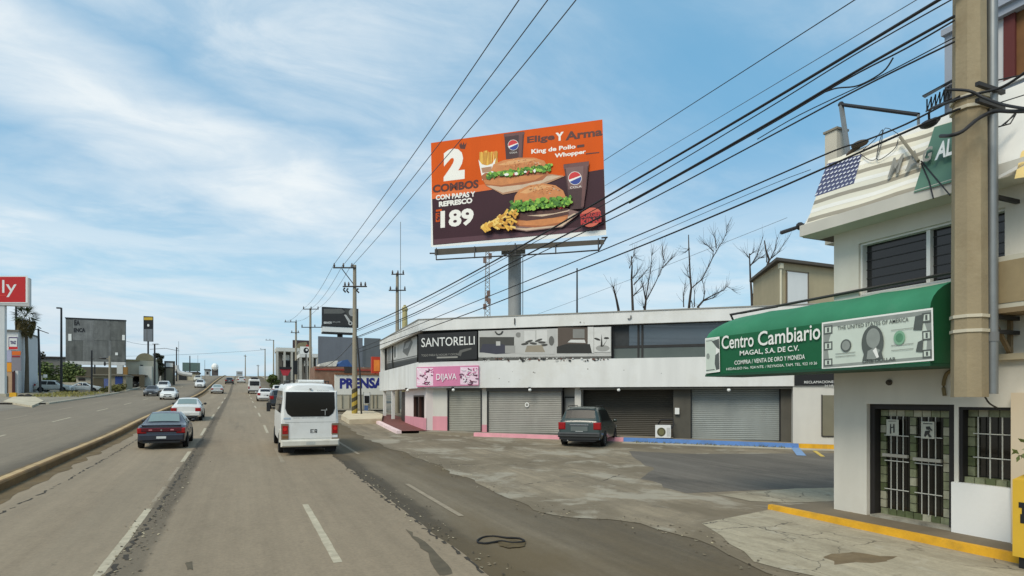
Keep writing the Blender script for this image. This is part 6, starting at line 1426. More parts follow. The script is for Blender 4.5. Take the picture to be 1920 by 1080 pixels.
# ================================================================== BACKGROUND RIGHT OF THE ROAD
def yplane(px_, z): c = GZ(px_, z); return Plane((c.x, c.y, 0), (1, 0, 0), (0, -1, 0)), c
def rect_box(mb, pl, x0, y0, x1, y1, n0, n1, m=0, base=None):
    u0, u1 = pl.U(x0), pl.U(x1); v1 = pl.V((x0 + x1) / 2, y0); v0 = pl.V((x0 + x1) / 2, y1) if base is None else base
    mb.fb(pl, u0, u1, v0, v1, n0, n1, m)
GREYP = mat('grey_panel', (108, 112, 118), .6, .07, .6, streak=.14)
# yard wall with blue lettering
plW, cW = yplane(680, 56)
t = thing('yard_wall', 'white yard wall with big blue lettering behind the striped pole', 'wall', cW)
k = MB(); rect_box(k, plW, 628, 703, 722, 740, -.3, 0); part('sign_band', k, mat('wall_cream', (226, 224, 214), .8, .05, 1), t)
k = MB(); rect_box(k, plW, 628, 740, 722, 775, -.3, -.04); part('wall_lower', k, mat('wall_beige', (190, 184, 164), .85, .08, 1, streak=.15), t)
k = MB(); rect_box(k, plW, 628, 775, 722, 0, -.3, -.02, base=0); part('wall_base', k, mat('wall_olive', (112, 106, 70), .9, .2, 1), t)
a = Art(plW, .012, .003); BLT = mat('letter_blue', (42, 48, 128), .5, .1, 3)
a.line('PRENSA', 637, 720, 729, 728, 20, 20, BLT, bold=.05); a.done('lettering', t)
k = MB()
for x in (641, 655, 675, 690, 699, 706): rect_box(k, plW, x - .5, 740, x + .5, 776, -.02, .06)
part('pilaster', k, mat('pilaster_grey', (150, 140, 118), .8, .1), t)
k = MB(); rect_box(k, plW, 628, 700.5, 722, 703, -.4, .1); part('coping', k, mat('coping_rust', (132, 84, 52), .8, .15, 2), t)
plK, cK = yplane(686, 53); t = thing('gate_sign', 'small black and white notice over a blue panel on the yard fence', 'sign', cK)
k = MB(); rect_box(k, plK, 682, 737, 693, 757, 0, .06); part('board', k, SIGNW, t); k = MB(); rect_box(k, plK, 683, 742, 692, 756, .062, .08); part('dark_field', k, BLACK, t)
k = MB(); rect_box(k, plK, 683, 760, 690, 784, 0, .08); part('blue_panel', k, mat('panel_blue', (92, 116, 158), .6, .15, 3), t)
k = MB(); rect_box(k, plK, 681.3, 735, 682.3, 0, -.02, .04, base=cK.z); rect_box(k, plK, 693, 735, 694, 0, -.02, .04, base=cK.z); part('post', k, GALV, t)
# low pale plinth with kerb round the pole
k = MB(); pp = [G(640, 787), G(655, 796), G(716, 794), G(718, 785), G(700, 778), G(650, 777)]; k.prism([Vector((p.x, p.y, p.z - .1)) for p in pp], (0, 0, .42)); struct('pavement', k, mat('pale_plinth', (204, 190, 162), .9, .1, 1, dirt=(150, 134, 104)))
# orange and blue shop roof
plO, cO = yplane(650, 70)
t = thing('orange_shop', 'low orange and red fronted shop with a blue triangle on its roof', 'building', cO)
k = MB(); rect_box(k, plO, 590, 688, 716, 0, -6, 0, base=cO.z); part('wall', k, mat('orange_front', (132, 98, 78), .8, .25, 1.5, dirt=(150, 132, 112)), t)
k = MB(); rect_box(k, plO, 590, 692, 716, 695, 0, .1); part('red_band', k, mat('band_red', (150, 62, 48), .7, .2, 2), t)
k = MB(); k.prism([plO.px(x, y, 0) for x, y in ((632, 687), (642, 676), (652, 674), (662, 688))], (0, 4, 0)); part('blue_gable', k, mat('gable_blue', (54, 88, 140), .6, .08), t)
k = MB(); k.prism([plO.px(x, y, .05) for x, y in ((598, 687), (600, 682), (612, 679), (624, 677), (634, 676), (630, 687))], (0, 3, 0)); part('roof_sign', k, mat('roof_sign_pale', (208, 202, 190), .6, .3, 2, dirt=(60, 56, 54)), t)
k = MB(); rect_box(k, plO, 645, 688, 660, 700, .0, .8); part('dark_canopy', k, mat('canopy_dark', (52, 44, 38), .7, .1), t)
plR, cR = yplane(704, 60); t = thing('orange_sign', 'upright orange and red lightbox sign at the left end of the shop', 'sign', cR)
k = MB(); rect_box(k, plR, 697, 669, 716, 700, -.4, 0); part('box', k, mat('sign_red_orange', (196, 62, 34), .5, .1), t); k = MB(); rect_box(k, plR, 701, 675, 712, 696, .003, .02); part('panel', k, mat('sign_orange', (244, 140, 54), .5, .15, 2), t)
k = MB(); rect_box(k, plR, 703, 700, 706, 0, -.3, -.1, base=cR.z); part('post', k, DARK, t)
# big grey panel and dark billboard above
plG, cG = yplane(645, 82); t = thing('grey_hoarding', 'large blank blue grey hoarding behind the orange shop', 'hoarding', cG)
k = MB(); rect_box(k, plG, 597, 632, 680, 688, -.5, 0); part('panel', k, GREYP, t)
k = MB(); rect_box(k, plG, 684, 634, 714, 690, -.5, -.1); rect_box(k, plG, 680, 648, 684, 688, -.5, -.05); part('side_panel', k, mat('grey_panel_side', (98, 102, 104), .6, .1, .6, streak=.15), t)
k = MB(); rect_box(k, plG, 610, 688, 616, 0, -.6, -.1, base=cG.z); rect_box(k, plG, 668, 688, 674, 0, -.6, -.1, base=cG.z); part('leg', k, DARK, t)
plD, cD = yplane(640, 90); t = thing('billboard', 'dark billboard with a diagonal grey tool print above the blank hoarding', 'billboard', cD)
k = MB(); rect_box(k, plD, 604, 577, 672, 613, -.6, 0); part('panel', k, BLACK, t); a = Art(plD, .02, .005)
a.rect(606, 579, 671, 611, mat('board_brownblack', (44, 42, 40), .5, .1)); a.poly([(607, 588), (640, 588), (648, 585), (640, 579), (607, 579)], GR[2]); a.poly([(646, 580), (655, 580), (662, 600), (656, 602)], GR[1]); a.disc(660, 586, 6, 7, GR[4]); a.poly([(645, 590), (649, 590), (660, 606), (656, 609)], GR[5]); a.disc(657, 606, 4, 4, GR[5]); a.disc(657, 606, 2, 2, BLACK)
a.line('SERVICIO', 607, 622, 607, 607, 4, 4, SIGNW, bold=.03); a.line('DE LLAVES', 624, 638, 605, 605, 2.5, 2.5, GR[5]); a.done('print', t)
k = MB(); rect_box(k, plD, 603, 613, 660, 625, -.5, -.05); part('white_skirt', k, SIGNW, t); k = MB(); rect_box(k, plD, 603, 624, 660, 627, -.3, 1.0); part('beam', k, DARK, t)
k = MB(); q0 = plD.px(638, 626); k.tube([Vector((q0.x, q0.y + .3, H(0, q0.y))), q0 + Vector((0, .3, 0))], .4, 10); part('post', k, DARK, t)
plT, cT_ = yplane(565, 110); t = thing('billboard', 'small dark billboard with a pale swoosh behind the second power pole', 'billboard', cT_)
k = MB(); rect_box(k, plT, 549, 638, 582, 657, -.5, 0); part('panel', k, mat('print_brown_dark', (70, 52, 50), .5, .15, 1), t); a = Art(plT, .02, .006); a.poly([(553, 652), (560, 643), (575, 641), (577, 649), (566, 655)], mat('print_olive', (132, 122, 92), .5, .15)); a.disc(576, 650, 3, 4, TOM); a.done('print', t)
k = MB(); rect_box(k, plT, 563, 657, 567, 0, -.6, -.2, base=cT_.z); part('post', k, DARK, t)
# white frame structures by the road
def frame_house(px0, px1, ytop, z, label, rgb=(206, 206, 198)):
    pl, c = yplane((px0 + px1) / 2, z); t = thing('frame_building', label, 'building', c); mm_ = mat('frame_%d' % rgb[0], rgb, .8, .1, .6, streak=.15); w_ = px1 - px0
    k = MB(); rect_box(k, pl, px0, ytop, px1, ytop + 7, -5, 0); part('roof_slab', k, mm_, t)
    k = MB(); 
    for f in (0, .34, .68, 1): x = px0 + f * (w_ - 4); rect_box(k, pl, x, ytop + 7, x + 4, 0, -.5, 0, base=c.z)
    part('column', k, mat('frame_col', (176, 174, 164), .8, .1), t)
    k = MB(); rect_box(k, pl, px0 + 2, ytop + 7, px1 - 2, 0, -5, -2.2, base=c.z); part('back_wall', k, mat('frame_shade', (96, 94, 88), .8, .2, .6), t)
    k = MB(); rect_box(k, pl, px0 + w_ * .3, ytop + 12, px0 + w_ * .6, ytop + 22, -2.2, -2.0); part('panel', k, SIGNW, t)
    k = MB(); rect_box(k, pl, px0 + w_ * .3, ytop + 24, px0 + w_ * .62, ytop + 34, -2.2, -1.9); part('shutter', k, BLACK, t)
    return t
frame_house(518, 562, 652, 96, 'pale open fronted concrete building with a dark shutter left of the poles')
frame_house(562, 598, 663, 88, 'pale narrow open fronted building right of the concrete one', (214, 214, 208))
plQ, cQ = yplane(534, 84); t = thing('red_canopy', 'small red hanging canopy in front of the pale open building', 'canopy', cQ)
k = MB(); k.prism([plQ.px(x, y) for x, y in ((525, 692), (546, 692), (540, 704), (531, 704))], (0, .8, 0)); part('cloth', k, mat('canopy_red', (176, 48, 60), .7, .12), t); k = MB(); rect_box(k, plQ, 524, 688, 547, 692, -.6, .1); part('top_board', k, BLACK, t)
k = MB(); rect_box(k, plQ, 526, 692, 527, 0, -.2, -.1, base=cQ.z); rect_box(k, plQ, 544, 692, 545, 0, -.2, -.1, base=cQ.z); part('post', k, DARK, t)

plJ, cJ = yplane(575, 80); t = thing('disc_sign', 'small white sign with a black disc on a post before the pale buildings', 'sign', cJ); k = MB(); rect_box(k, plJ, 563, 650, 586, 664, -.2, 0); part('board', k, SIGNW, t); a = Art(plJ, .01, .004); a.disc(574, 657, 5, 5.5, BLACK); a.disc(575, 656, 2, 2, SIGNW); a.done('print', t); k = MB(); rect_box(k, plJ, 573, 664, 575, 0, -.2, -.05, base=cJ.z); part('post', k, DARK, t)
plJ, cJ = yplane(555, 82); t = thing('dark_banner', 'narrow dark upright banner right of the red canopy', 'banner', cJ); k = MB(); rect_box(k, plJ, 551, 676, 558, 702, -.1, 0); part('cloth', k, BLACK, t); k = MB(); rect_box(k, plJ, 549.5, 672, 551, 0, -.1, 0, base=cJ.z); part('post', k, DARK, t)
# ------------------------------------------------------------------ foliage
def leafball(k, c, rx, ry, rz, n, size, rnd, hollow=.55):
    for i in range(n):
        d = Vector((rnd.gauss(0, 1), rnd.gauss(0, 1), rnd.gauss(0, 1))).normalized() * (hollow + (1 - hollow) * rnd.random())
        p = c + Vector((d.x * rx, d.y * ry, d.z * rz)); a_ = Vector((rnd.uniform(-1, 1), rnd.uniform(-1, 1), rnd.uniform(-.6, .6))).normalized() * size * rnd.uniform(.6, 1.3); b2 = a_.cross(Vector((rnd.uniform(-1, 1), rnd.uniform(-1, 1), rnd.uniform(-1, 1)))).normalized() * size * rnd.uniform(.35, .7)
        k.poly([p - a_, p + b2, p + a_, p - b2])
def tree(name, label, cat, c, h, r, rgb, seed, trunk=.35, group=None, n=14, leaves=130, size=.22):
    rnd = random.Random(seed); t = thing(name, label, cat, c, 0, group); lm = mat('leaf_%d_%d_%d' % rgb, rgb, .75, .35, .8); tb = mat('bark', (92, 78, 62), .9, .2, 3)
    k = MB(); th = h * trunk; k.tube([c - UP * .2, c + UP * th, c + UP * h * .7], [r * .09 + .05, r * .06 + .04, .03], 8); kk = MB(); cen = []
    for i in range(n):
        an = rnd.random() * 6.283; rr = r * rnd.uniform(.15, .75); z = h * (trunk + (1 - trunk) * rnd.uniform(.12, .86)); sh = 1 - .5 * max(0, (z / h - .6) / .4)
        q = c + Vector((rr * sh * math.cos(an), rr * sh * math.sin(an), z)); cen.append(q); k.tube([c + UP * th * rnd.uniform(.6, 1.2), c.lerp(q, .5) + UP * h * .12, q], [.06, .04, .015], 5)
        s_ = r * rnd.uniform(.28, .5); leafball(kk, q, s_, s_, s_ * .8, leaves, size, rnd)
    part('trunk', k, tb, t); part('crown', kk, lm, t); return t
def bush(label, c, w_, d_, h, rgb, seed, group='bushes at the left roadside', n=10, leaves=150, size=.2):
    rnd = random.Random(seed); t = thing('bush', label, 'bush', c, 0, group); k = MB(); kk = MB()
    for i in range(n):
        q = c + Vector((rnd.uniform(-w_, w_) * .7, rnd.uniform(-d_, d_) * .7, h * rnd.uniform(.2, .75))); kk.tube([c + Vector(((q.x - c.x) * .4, (q.y - c.y) * .4, 0)), q], [.05, .02], 5); leafball(k, q, w_ * .42, d_ * .42, h * .3, leaves, size, rnd)
    part('stem', kk, mat('bark', (92, 78, 62), .9, .2, 3), t); part('foliage', k, mat('leaf_%d_%d_%d' % rgb, rgb, .75, .35, .8), t); return t
c = GZ(508, 92); tree('small_tree', 'small green tree by the road left of the pale open building', 'tree', Vector((c.x + .3, c.y, c.z)), 3.4, .9, (92, 104, 52), 4, .25)

# bare trees behind the shop roof
BARK = mat('bare_bark', (62, 54, 48), .9, .15, 3)
def bare_tree(label, z, trunk, limbs, seed):
    rnd = random.Random(seed); c = GZ(trunk[0][0], z); t = thing('bare_tree', label, 'tree', c, 0, 'bare trees behind the shop')
    base = P(*trunk[0], z); k = MB(); pts = [c, base] + [P(x, y, z + rnd.uniform(-.3, .3)) for x, y in trunk[1:]]; n = len(pts); k.tube(pts, [.15] + [.11 - .085 * i / (n - 1) for i in range(n - 1)], 7); part('trunk', k, BARK, t)
    for lb in limbs:
        dz_ = rnd.uniform(-1.2, 1.2); m_ = len(lb); p = [P(x, y, z + dz_ * i / m_ + (rnd.uniform(-.1, .1) if i else 0)) for i, (x, y) in enumerate(lb)]; k = MB(); k.tube(p, [.05 - .035 * i / max(1, m_ - 1) for i in range(m_)], 6)
        for i in range(1, m_):
            for j in range(8):
                s_ = p[i - 1].lerp(p[i], rnd.random()); d = (p[i] - p[i - 1]).normalized(); d = (d + Vector((rnd.uniform(-.8, .8), rnd.uniform(-.8, .8), rnd.uniform(-.2, .8)))).normalized(); e1 = s_ + d * rnd.uniform(.25, .8); k.tube([s_, e1, e1 + (d + UP * .4).normalized() * rnd.uniform(.2, .7)], [.014, .009, .005], 4)
        part('limb', k, BARK, t)
z7 = lambda x, y: (1120 + x / 4.174, 420 + y / 4.174)
Y7 = lambda *p: [z7(*q) for q in p]
bare_tree('short crooked bare stem leftmost behind the shop roof', 50, Y7((166, 670), (150, 590), (132, 520), (126, 488)), [Y7((148, 580), (138, 540), (120, 492))], 1)
bare_tree('stout bare trunk with a stub top behind the shop roof', 50, Y7((278, 668), (272, 520), (268, 420), (272, 330), (266, 250)), [Y7((270, 430), (300, 400), (318, 362)), Y7((285, 560), (330, 510), (362, 478)), Y7((286, 475), (345, 410), (405, 340)), Y7((252, 345), (268, 300)), Y7((270, 270), (290, 240), (298, 262))], 2)
bare_tree('bare tree forking in a V behind the shop roof', 51, Y7((372, 660), (380, 600), (378, 560)), [Y7((378, 600), (400, 450), (415, 380), (425, 270), (430, 200)), Y7((382, 600), (450, 470), (505, 350), (530, 280)), Y7((520, 280), (512, 240), (508, 175)), Y7((510, 345), (560, 290), (582, 268)), Y7((376, 590), (360, 500), (346, 445)), Y7((360, 655), (362, 635))], 3)
bare_tree('tall bare tree with one long limb reaching right', 51, Y7((718, 650), (728, 560), (736, 500), (728, 430), (722, 300), (716, 180), (714, 85)), [Y7((740, 500), (820, 430), (850, 370), (905, 260), (945, 190), (985, 130), (1012, 60), (1016, 15)), Y7((735, 440), (712, 410), (702, 350)), Y7((720, 190), (684, 228)), Y7((930, 190), (925, 120), (905, 75)), Y7((910, 215), (870, 175), (832, 152)), Y7((735, 600), (745, 640))], 4)
bare_tree('thin bare saplings leaning right beside the tall bare tree', 52, Y7((790, 645), (830, 600), (880, 570)), [Y7((880, 570), (940, 540), (985, 520), (1015, 488), (1060, 516)), Y7((830, 600), (840, 530), (826, 455)), Y7((760, 650), (760, 520)), Y7((676, 650), (672, 560), (690, 460)), Y7((840, 600), (900, 580), (930, 562))], 5)
bare_tree('bare tree with spreading twigs left of the beige roof room', 50, Y7((1212, 628), (1206, 520), (1198, 420), (1194, 320), (1190, 230)), [Y7((1196, 330), (1250, 250), (1295, 100)), Y7((1192, 270), (1150, 220)), Y7((1200, 320), (1260, 270), (1305, 262)), Y7((1212, 560), (1250, 500)), Y7((1196, 240), (1230, 215))], 6)
bare_tree('bare tree rising behind the beige roof room', 52, Y7((1330, 330), (1345, 280), (1320, 210), (1308, 130)), [Y7((1350, 285), (1390, 200), (1408, 105)), Y7((1360, 270), (1420, 220), (1470, 140)), Y7((1325, 300), (1325, 200))], 7)
# radio mast beyond
t = thing('radio_mast', 'thin lattice radio mast with antennas standing behind the billboard post', 'mast', GZ(914, 60)); k = MB(); zz_ = 60
for s_ in (-1, 1): k.tube([P(914 + s_ * 5, 600, zz_), P(914 + s_ * 3, 470, zz_)], .04, 5)
for i in range(14): y = 596 - i * 9; k.tube([P(910, y, zz_), P(918, y - 8, zz_)], .025, 4); k.tube([P(918, y, zz_), P(910, y - 8, zz_)], .025, 4)
c = GZ(914, zz_); k.tube([c, P(914, 600, zz_)], .3, 6); part('lattice', k, mat('mast_grey', (140, 138, 134), .6, .2, 1), t)
k = MB()
for (x, y) in ((909, 575), (917, 565), (916, 550), (919, 480), (909, 488), (913, 560)): k.box(P(x, y, zz_).x - .14, P(x, y, zz_).x + .14, P(x, y, zz_).y - .1, P(x, y, zz_).y + .1, P(x, y + 5, zz_).z, P(x, y - 5, zz_).z)
part('antenna', k, mat('antenna_rust', (128, 104, 92), .6, .2), t)

# beige roof room behind the shop's right end
plH, cH = yplane(1480, 37); t = thing('roof_room', 'beige block room with a white door and thin flat roof behind the shop', 'building', Vector((plH.px(1480, 600).x, cH.y, 6.5)))
k = MB(); pa = [plH.px(1462, 600), plH.px(1600, 600), plH.px(1600, 600) + Vector((0, 6, 0)), P(1412, 600, 42.5)]
zt2, zb2 = P(1464, 494, 37).z, 6.4
k.prism([Vector((p.x, p.y, zb2)) for p in pa], (0, 0, zt2 - zb2)); part('wall', k, mat('room_beige', (178, 164, 132), .9, .08, .8, streak=.1), t)
k = MB(); pb = [plH.px(1456, 600, .35), plH.px(1602, 600, .35), plH.px(1602, 600) + Vector((0, 6.4, 0)), P(1405, 600, 42.8)]; k.prism([Vector((p.x, p.y, zt2)) for p in pb], (0, 0, .17)); part('roof', k, mat('room_roof', (84, 78, 70), .9, .1), t)
k = MB(); rect_box(k, plH, 1475, 511, 1513, 600, .003, .05); o = part('door', k, WHITE, t); k = MB(); rect_box(k, plH, 1473, 511, 1475, 600, .003, .07); rect_box(k, plH, 1513, 511, 1515, 600, .003, .07); rect_box(k, plH, 1473, 509, 1515, 511, .003, .07); part('door_frame', k, mat('frame_taupe', (110, 98, 80), .8, .1), o)
k = MB(); q0 = plH.px(1464, 600, .12); k.tube([Vector((q0.x, q0.y, zb2)), Vector((q0.x, q0.y, zt2 - .35))], .06, 8); k.box(q0.x - .12, q0.x + .12, q0.y - .1, q0.y + .1, zt2 - .4, zt2 - .1); part('downpipe', k, mat('pipe_cream', (206, 198, 172), .7, .05), t)

# ================================================================== LEFT SIDE
# red pylon sign
plS, cS = yplane(2, 73); t = thing('pylon_sign', 'tall red sign box with white letters on a white pylon at the left edge', 'sign', cS)
k = MB(); rect_box(k, plS, -130, 515, 55, 570, -.8, 0); part('sign_box', k, mat('sign_edge_grey', (188, 186, 180), .5, .05), t)
a = Art(plS, .02, .006); a.rect(-128, 517, 52, 568, SIGNW); a.rect(-127, 519, 48, 566.5, mat('sign_red', (196, 28, 26), .45, .05)); a.text('ply', [(-19, 557), (31, 557), (31, 525), (-19, 525)], SIGNW, bold=.0); a.rect(-60, 553, 12, 554.5, mat('sign_red_line', (226, 60, 50), .5, .05)); a.done('sign_face', t)
k = MB(); rect_box(k, plS, -30, 570, 8, 0, -.9, -.1, base=cS.z); part('pylon', k, mat('pylon_white', (208, 208, 204), .6, .05, 1, streak=.1), t)
k = MB(); rect_box(k, plS, -34, 738, 12, 0, -1.1, .1, base=cS.z); part('footing', k, PALEK, t)
# corner store with panels
plC, cC = yplane(22, 84); t = thing('corner_store', 'white corner store wall with lavender, orange and grey panels behind the pylon', 'building', cC)
k = MB(); rect_box(k, plC, -120, 618, 34, 0, -9, 0, base=cC.z); part('wall', k, mat('store_white', (206, 205, 202), .7, .05, 1), t)
k = MB(); rect_box(k, plC, -122, 616, 36, 619, -9.2, .2); part('parapet', k, mat('parapet_grey', (120, 118, 110), .8, .1), t)
for (x0, y0, x1, y1, rgb, nm) in ((8, 657, 22, 679, (176, 174, 196), 'lavender'), (8, 680, 22, 697, (236, 156, 34), 'orange')):
    k = MB(); rect_box(k, plC, x0, y0, x1, y1, .01, .12); part('wall_panel', k, mat('panel_' + nm, rgb, .5, .06), t)
k = MB(); rect_box(k, plC, 8, 698, 23, 0, .01, .10, base=cC.z); part('doorway_wall', k, mat('doorway_tan', (190, 158, 126), .8, .1), t)
k = MB(); rect_box(k, plC, 9, 705, 15, 0, .12, .16, base=cC.z); part('doorway', k, mat('doorway_dark', (70, 60, 48), .7, .1), t)
k = MB(); rect_box(k, plC, 24, 697, 28, 0, .01, .3, base=cC.z); part('corner_post', k, mat('post_maroon', (70, 30, 28), .7, .1), t)
plc2 = Plane(plC.o + Vector((0, -.02, 0)), (1, 0, 0), (0, -1, 0))
tg = thing('logo_sign', 'white square sign with purple bar and red foot on the corner store', 'sign', plC.px(25, 655)); k = MB(); rect_box(k, plC, 15, 631, 34, 656, .02, .14); part('board', k, SIGNW, tg); a = Art(plC, .15, .006); a.rect(16, 632, 33, 634, mat('logo_purple', (84, 60, 110), .5, .05)); a.rect(16, 650, 33, 655, RDD); a.rect(16, 632, 17, 650, MATS['logo_purple']); a.rect(32, 632, 33, 650, MATS['logo_purple']); a.line('TAZ', 19, 30, 645, 645, 6, 6, MATS['logo_purple'], bold=.05); a.done('print', tg)
plP, cP = yplane(31, 80); t = thing('price_sign', 'orange, red and grey hanging panel on a post beside the corner store', 'sign', cP); k = MB(); rect_box(k, plP, 22, 658, 39, 695, -.3, 0); part('panel', k, mat('price_grey', (140, 134, 140), .5, .06), t); a = Art(plP, .01, .005); a.rect(22.3, 658.5, 38.7, 666, mat('price_orange', (226, 110, 32), .5, .05)); a.rect(22.3, 667, 37.5, 670, mat('price_red', (150, 40, 50), .5, .05)); a.done('print', t); k = MB(); rect_box(k, plP, 25, 695, 27.5, 0, -.25, -.05, base=cP.z); part('post', k, mat('post_maroon', (70, 30, 28), .7, .1), t)
plX, cX = yplane(30, 88); k = MB(); rect_box(k, plX, 28.5, 568, 31.5, 0, -.2, .1, base=cX.z); solo('steel_post', k, BLACK, 'black steel post rising between the red sign and the corner store', 'post')
# palm
c = G(50, 738); zz_ = (c - CAM).dot(FV); t = thing('palm_tree', 'tall fan palm with a drooping brown skirt beside the red sign', 'palm tree', c)
k = MB(); top = P(48, 600, zz_); k.tube([c - UP * .2, c.lerp(top, .5) + Vector((.1, 0, 0)), top], [.30, .20, .18], 9); part('trunk', k, mat('palm_trunk', (92, 82, 66), .9, .2, 3), t)
rnd = random.Random(2); k = MB(); kk = MB()
def frond(k, p, d, ln, wd, droop):
    d = d.normalized(); sd_ = d.cross(UP)
    if sd_.length < .01: sd_ = Vector((1, 0, 0))
    sd_.normalize(); e1 = p + d * ln * .5; e2 = e1 + (d - UP * droop).normalized() * ln * .5
    k.poly([p - sd_ * .03, p + sd_ * .03, e1 + sd_ * .04, e1 - sd_ * .04])
    for i in range(9): an = -1.2 + 2.4 * i / 8; dd_ = (d * math.cos(an) + sd_ * math.sin(an) - UP * droop * .5).normalized(); q = e1 + dd_ * wd; k.poly([e1, e1 + dd_ * wd * .5 + dd_.cross(UP) * .07, q, e1 + dd_ * wd * .5 - dd_.cross(UP) * .07])
for i in range(46):
    an = rnd.random() * 6.283; el_ = rnd.uniform(-.5, 1.3); frond(k, top + UP * .5, Vector((math.cos(an) * math.cos(el_), math.sin(an) * math.cos(el_), math.sin(el_))), rnd.uniform(1.3, 2.1), rnd.uniform(.9, 1.3), .4)
for i in range(170):
    an = rnd.random() * 6.283; z_ = rnd.uniform(-1.5, .6); r_ = .45 + .5 * (z_ + 1.5) / 2.1; frond(kk, top + Vector((math.cos(an), math.sin(an), 0)) * r_ * .9 + UP * z_, Vector((math.cos(an) * .45 * r_, math.sin(an) * .45 * r_, -1)), rnd.uniform(.8, 1.2), rnd.uniform(.6, .9), .6)
part('crown', k, mat('palm_green', (72, 84, 44), .7, .3, 2), t); part('dead_skirt', kk, mat('palm_skirt', (108, 96, 58), .9, .3, 2), t)
# utility poles and lamps
def simple_pole(name, px_, ybase, ytop, r, label, cat, m, arm=None, lean=0, group=None, pts=None):
    c = G(px_, ybase); z = (c - CAM).dot(FV); t = thing(name, label, cat, c, 0, group); k = MB(); k.tube([c - UP * .2, P(px_ + lean, ytop, z)], [r, r * .75], 8); part('shaft', k, m, t)
    if arm:
        for seg in arm: k = MB(); k.tube([P(x, y, z) for x, y in seg], .06, 6); part('arm', k, m, t)
    return t, z
simple_pole('utility_pole', 76, 738, 616, .16, 'leaning dark utility pole with a twisted crossarm beside the palm', 'utility pole', BLACK, [((64, 617), (74, 619), (91, 625)), ((70, 612), (77, 616))], lean=-4)
t, z = simple_pole('street_lamp', 115, 737, 577, .17, 'tall black street lamp with a short arm before the grey hoarding', 'street lamp', BLACK, [((115, 578), (111, 577))])
k = MB(); q = P(113, 578, z); k.hexa([q + Vector((-.45, -.15, -.07)), q + Vector((.1, -.15, -.07)), q + Vector((.1, .15, -.07)), q + Vector((-.45, .15, -.07))], [q + Vector((-.45, -.15, .12)), q + Vector((.1, -.15, .12)), q + Vector((.1, .15, .12)), q + Vector((-.45, .15, .12))]); part('lamp_head', k, BLACK, t)
simple_pole('steel_post', 172, 737, 657, .15, 'plain black post before the low garage at the left', 'post', BLACK, [((172, 673), (176, 673))])
t, z = simple_pole('lamp_post', 206, 739, 668, .2, 'pale concrete lamp post with a lamp arm to the left at the kerb', 'street lamp', CONC, [((206, 673), (196, 672))])
k = MB(); q = P(195, 672, z); k.ball(q, .7, .25, .14); part('lamp_head', k, BLACK, t); k = MB(); k.ball(P(196.5, 682, z), .14, .14, .35); k.tube([P(197, 683, z), P(206, 680, z)], .04, 5); part('side_lamp', k, BLACK, t)
simple_pole('utility_pole', 290, 732, 645, .16, 'dark utility pole right of the tall black and yellow sign', 'utility pole', BLACK, [((286, 645), (297, 645))])
simple_pole('utility_pole', 331, 715, 651, .16, 'dark utility pole beside the dark framed gate at the left', 'utility pole', BLACK, [((281, 655), (310, 653), (336, 658)), ((331, 651), (334, 655))])
simple_pole('steel_post', 335, 714, 640, .05, 'thin pale antenna post beside the gate pole', 'post', GALV)
simple_pole('steel_post', 356, 712, 667, .16, 'dark post before the far green board', 'post', DARK); simple_pole('steel_post', 371, 712, 666, .05, 'thin grey post right of the far green board', 'post', GALV); simple_pole('steel_post', 384, 724, 675, .05, 'thin grey post at the median far up the road', 'post', GALV)
# big grey hoarding building
plL, cL = yplane(179, 112); t = thing('grey_hoarding', 'huge weathered grey metal hoarding with peeling letters at the left', 'hoarding', cL)
PAN = [mat('hoard_%d' % i, c_, .6, .22, .8, streak=.4, metal=.1, dirt=tuple(v + 24 for v in c_)) for i, c_ in enumerate(((110, 111, 107), (122, 123, 120), (100, 101, 96), (116, 117, 113)))]
k = MB(); rect_box(k, plL, 123, 599, 235, 678, -.8, 0); part('backing', k, PAN[2], t)
for i, (x0, y0, x1, y1, m_) in enumerate(((123.3, 599.5, 136, 638.5, 0), (136.3, 599.5, 176, 638.5, 1), (176.3, 599.5, 206, 638.5, 3), (206.3, 599.5, 234.7, 638.5, 2), (123.3, 639, 155, 677.5, 2), (155.3, 639, 176, 677.5, 3), (176.3, 639, 203, 677.5, 0), (203.3, 639, 208, 677.5, 1), (208.3, 639, 234.7, 677.5, 2))):
    k = MB(); rect_box(k, plL, x0, y0, x1, y1, .005, .04 + .004 * (i % 3)); part('panel', k, PAN[m_], t)
k = MB(); rect_box(k, plL, 122, 597.5, 236, 599.4, -.8, .12); part('top_rail', k, BLACK, t)
a = Art(plL, .07, .006); a.line('EA', 139, 150, 610, 610, 10, 10, BLACK, bold=.05); a.line('ENCA', 138, 160, 623, 623, 8, 8, BLACK, bold=.05); a.rect(128, 626, 134, 639, SIGNW); a.rect(229, 628, 234, 638, SIGNW); a.rect(216, 661, 221, 666, SIGNW); a.done('old_lettering', t)
k = MB(); rect_box(k, plL, 123, 678, 235, 684, -.6, .1); part('white_skirt', k, mat('skirt_white', (206, 205, 200), .7, .1, 1, streak=.15), t)
k = MB()
for x in (128, 150, 176, 205, 229): rect_box(k, plL, x, 684, x + 2, 0, -.5, -.2, base=cL.z)
part('leg', k, DARK, t)
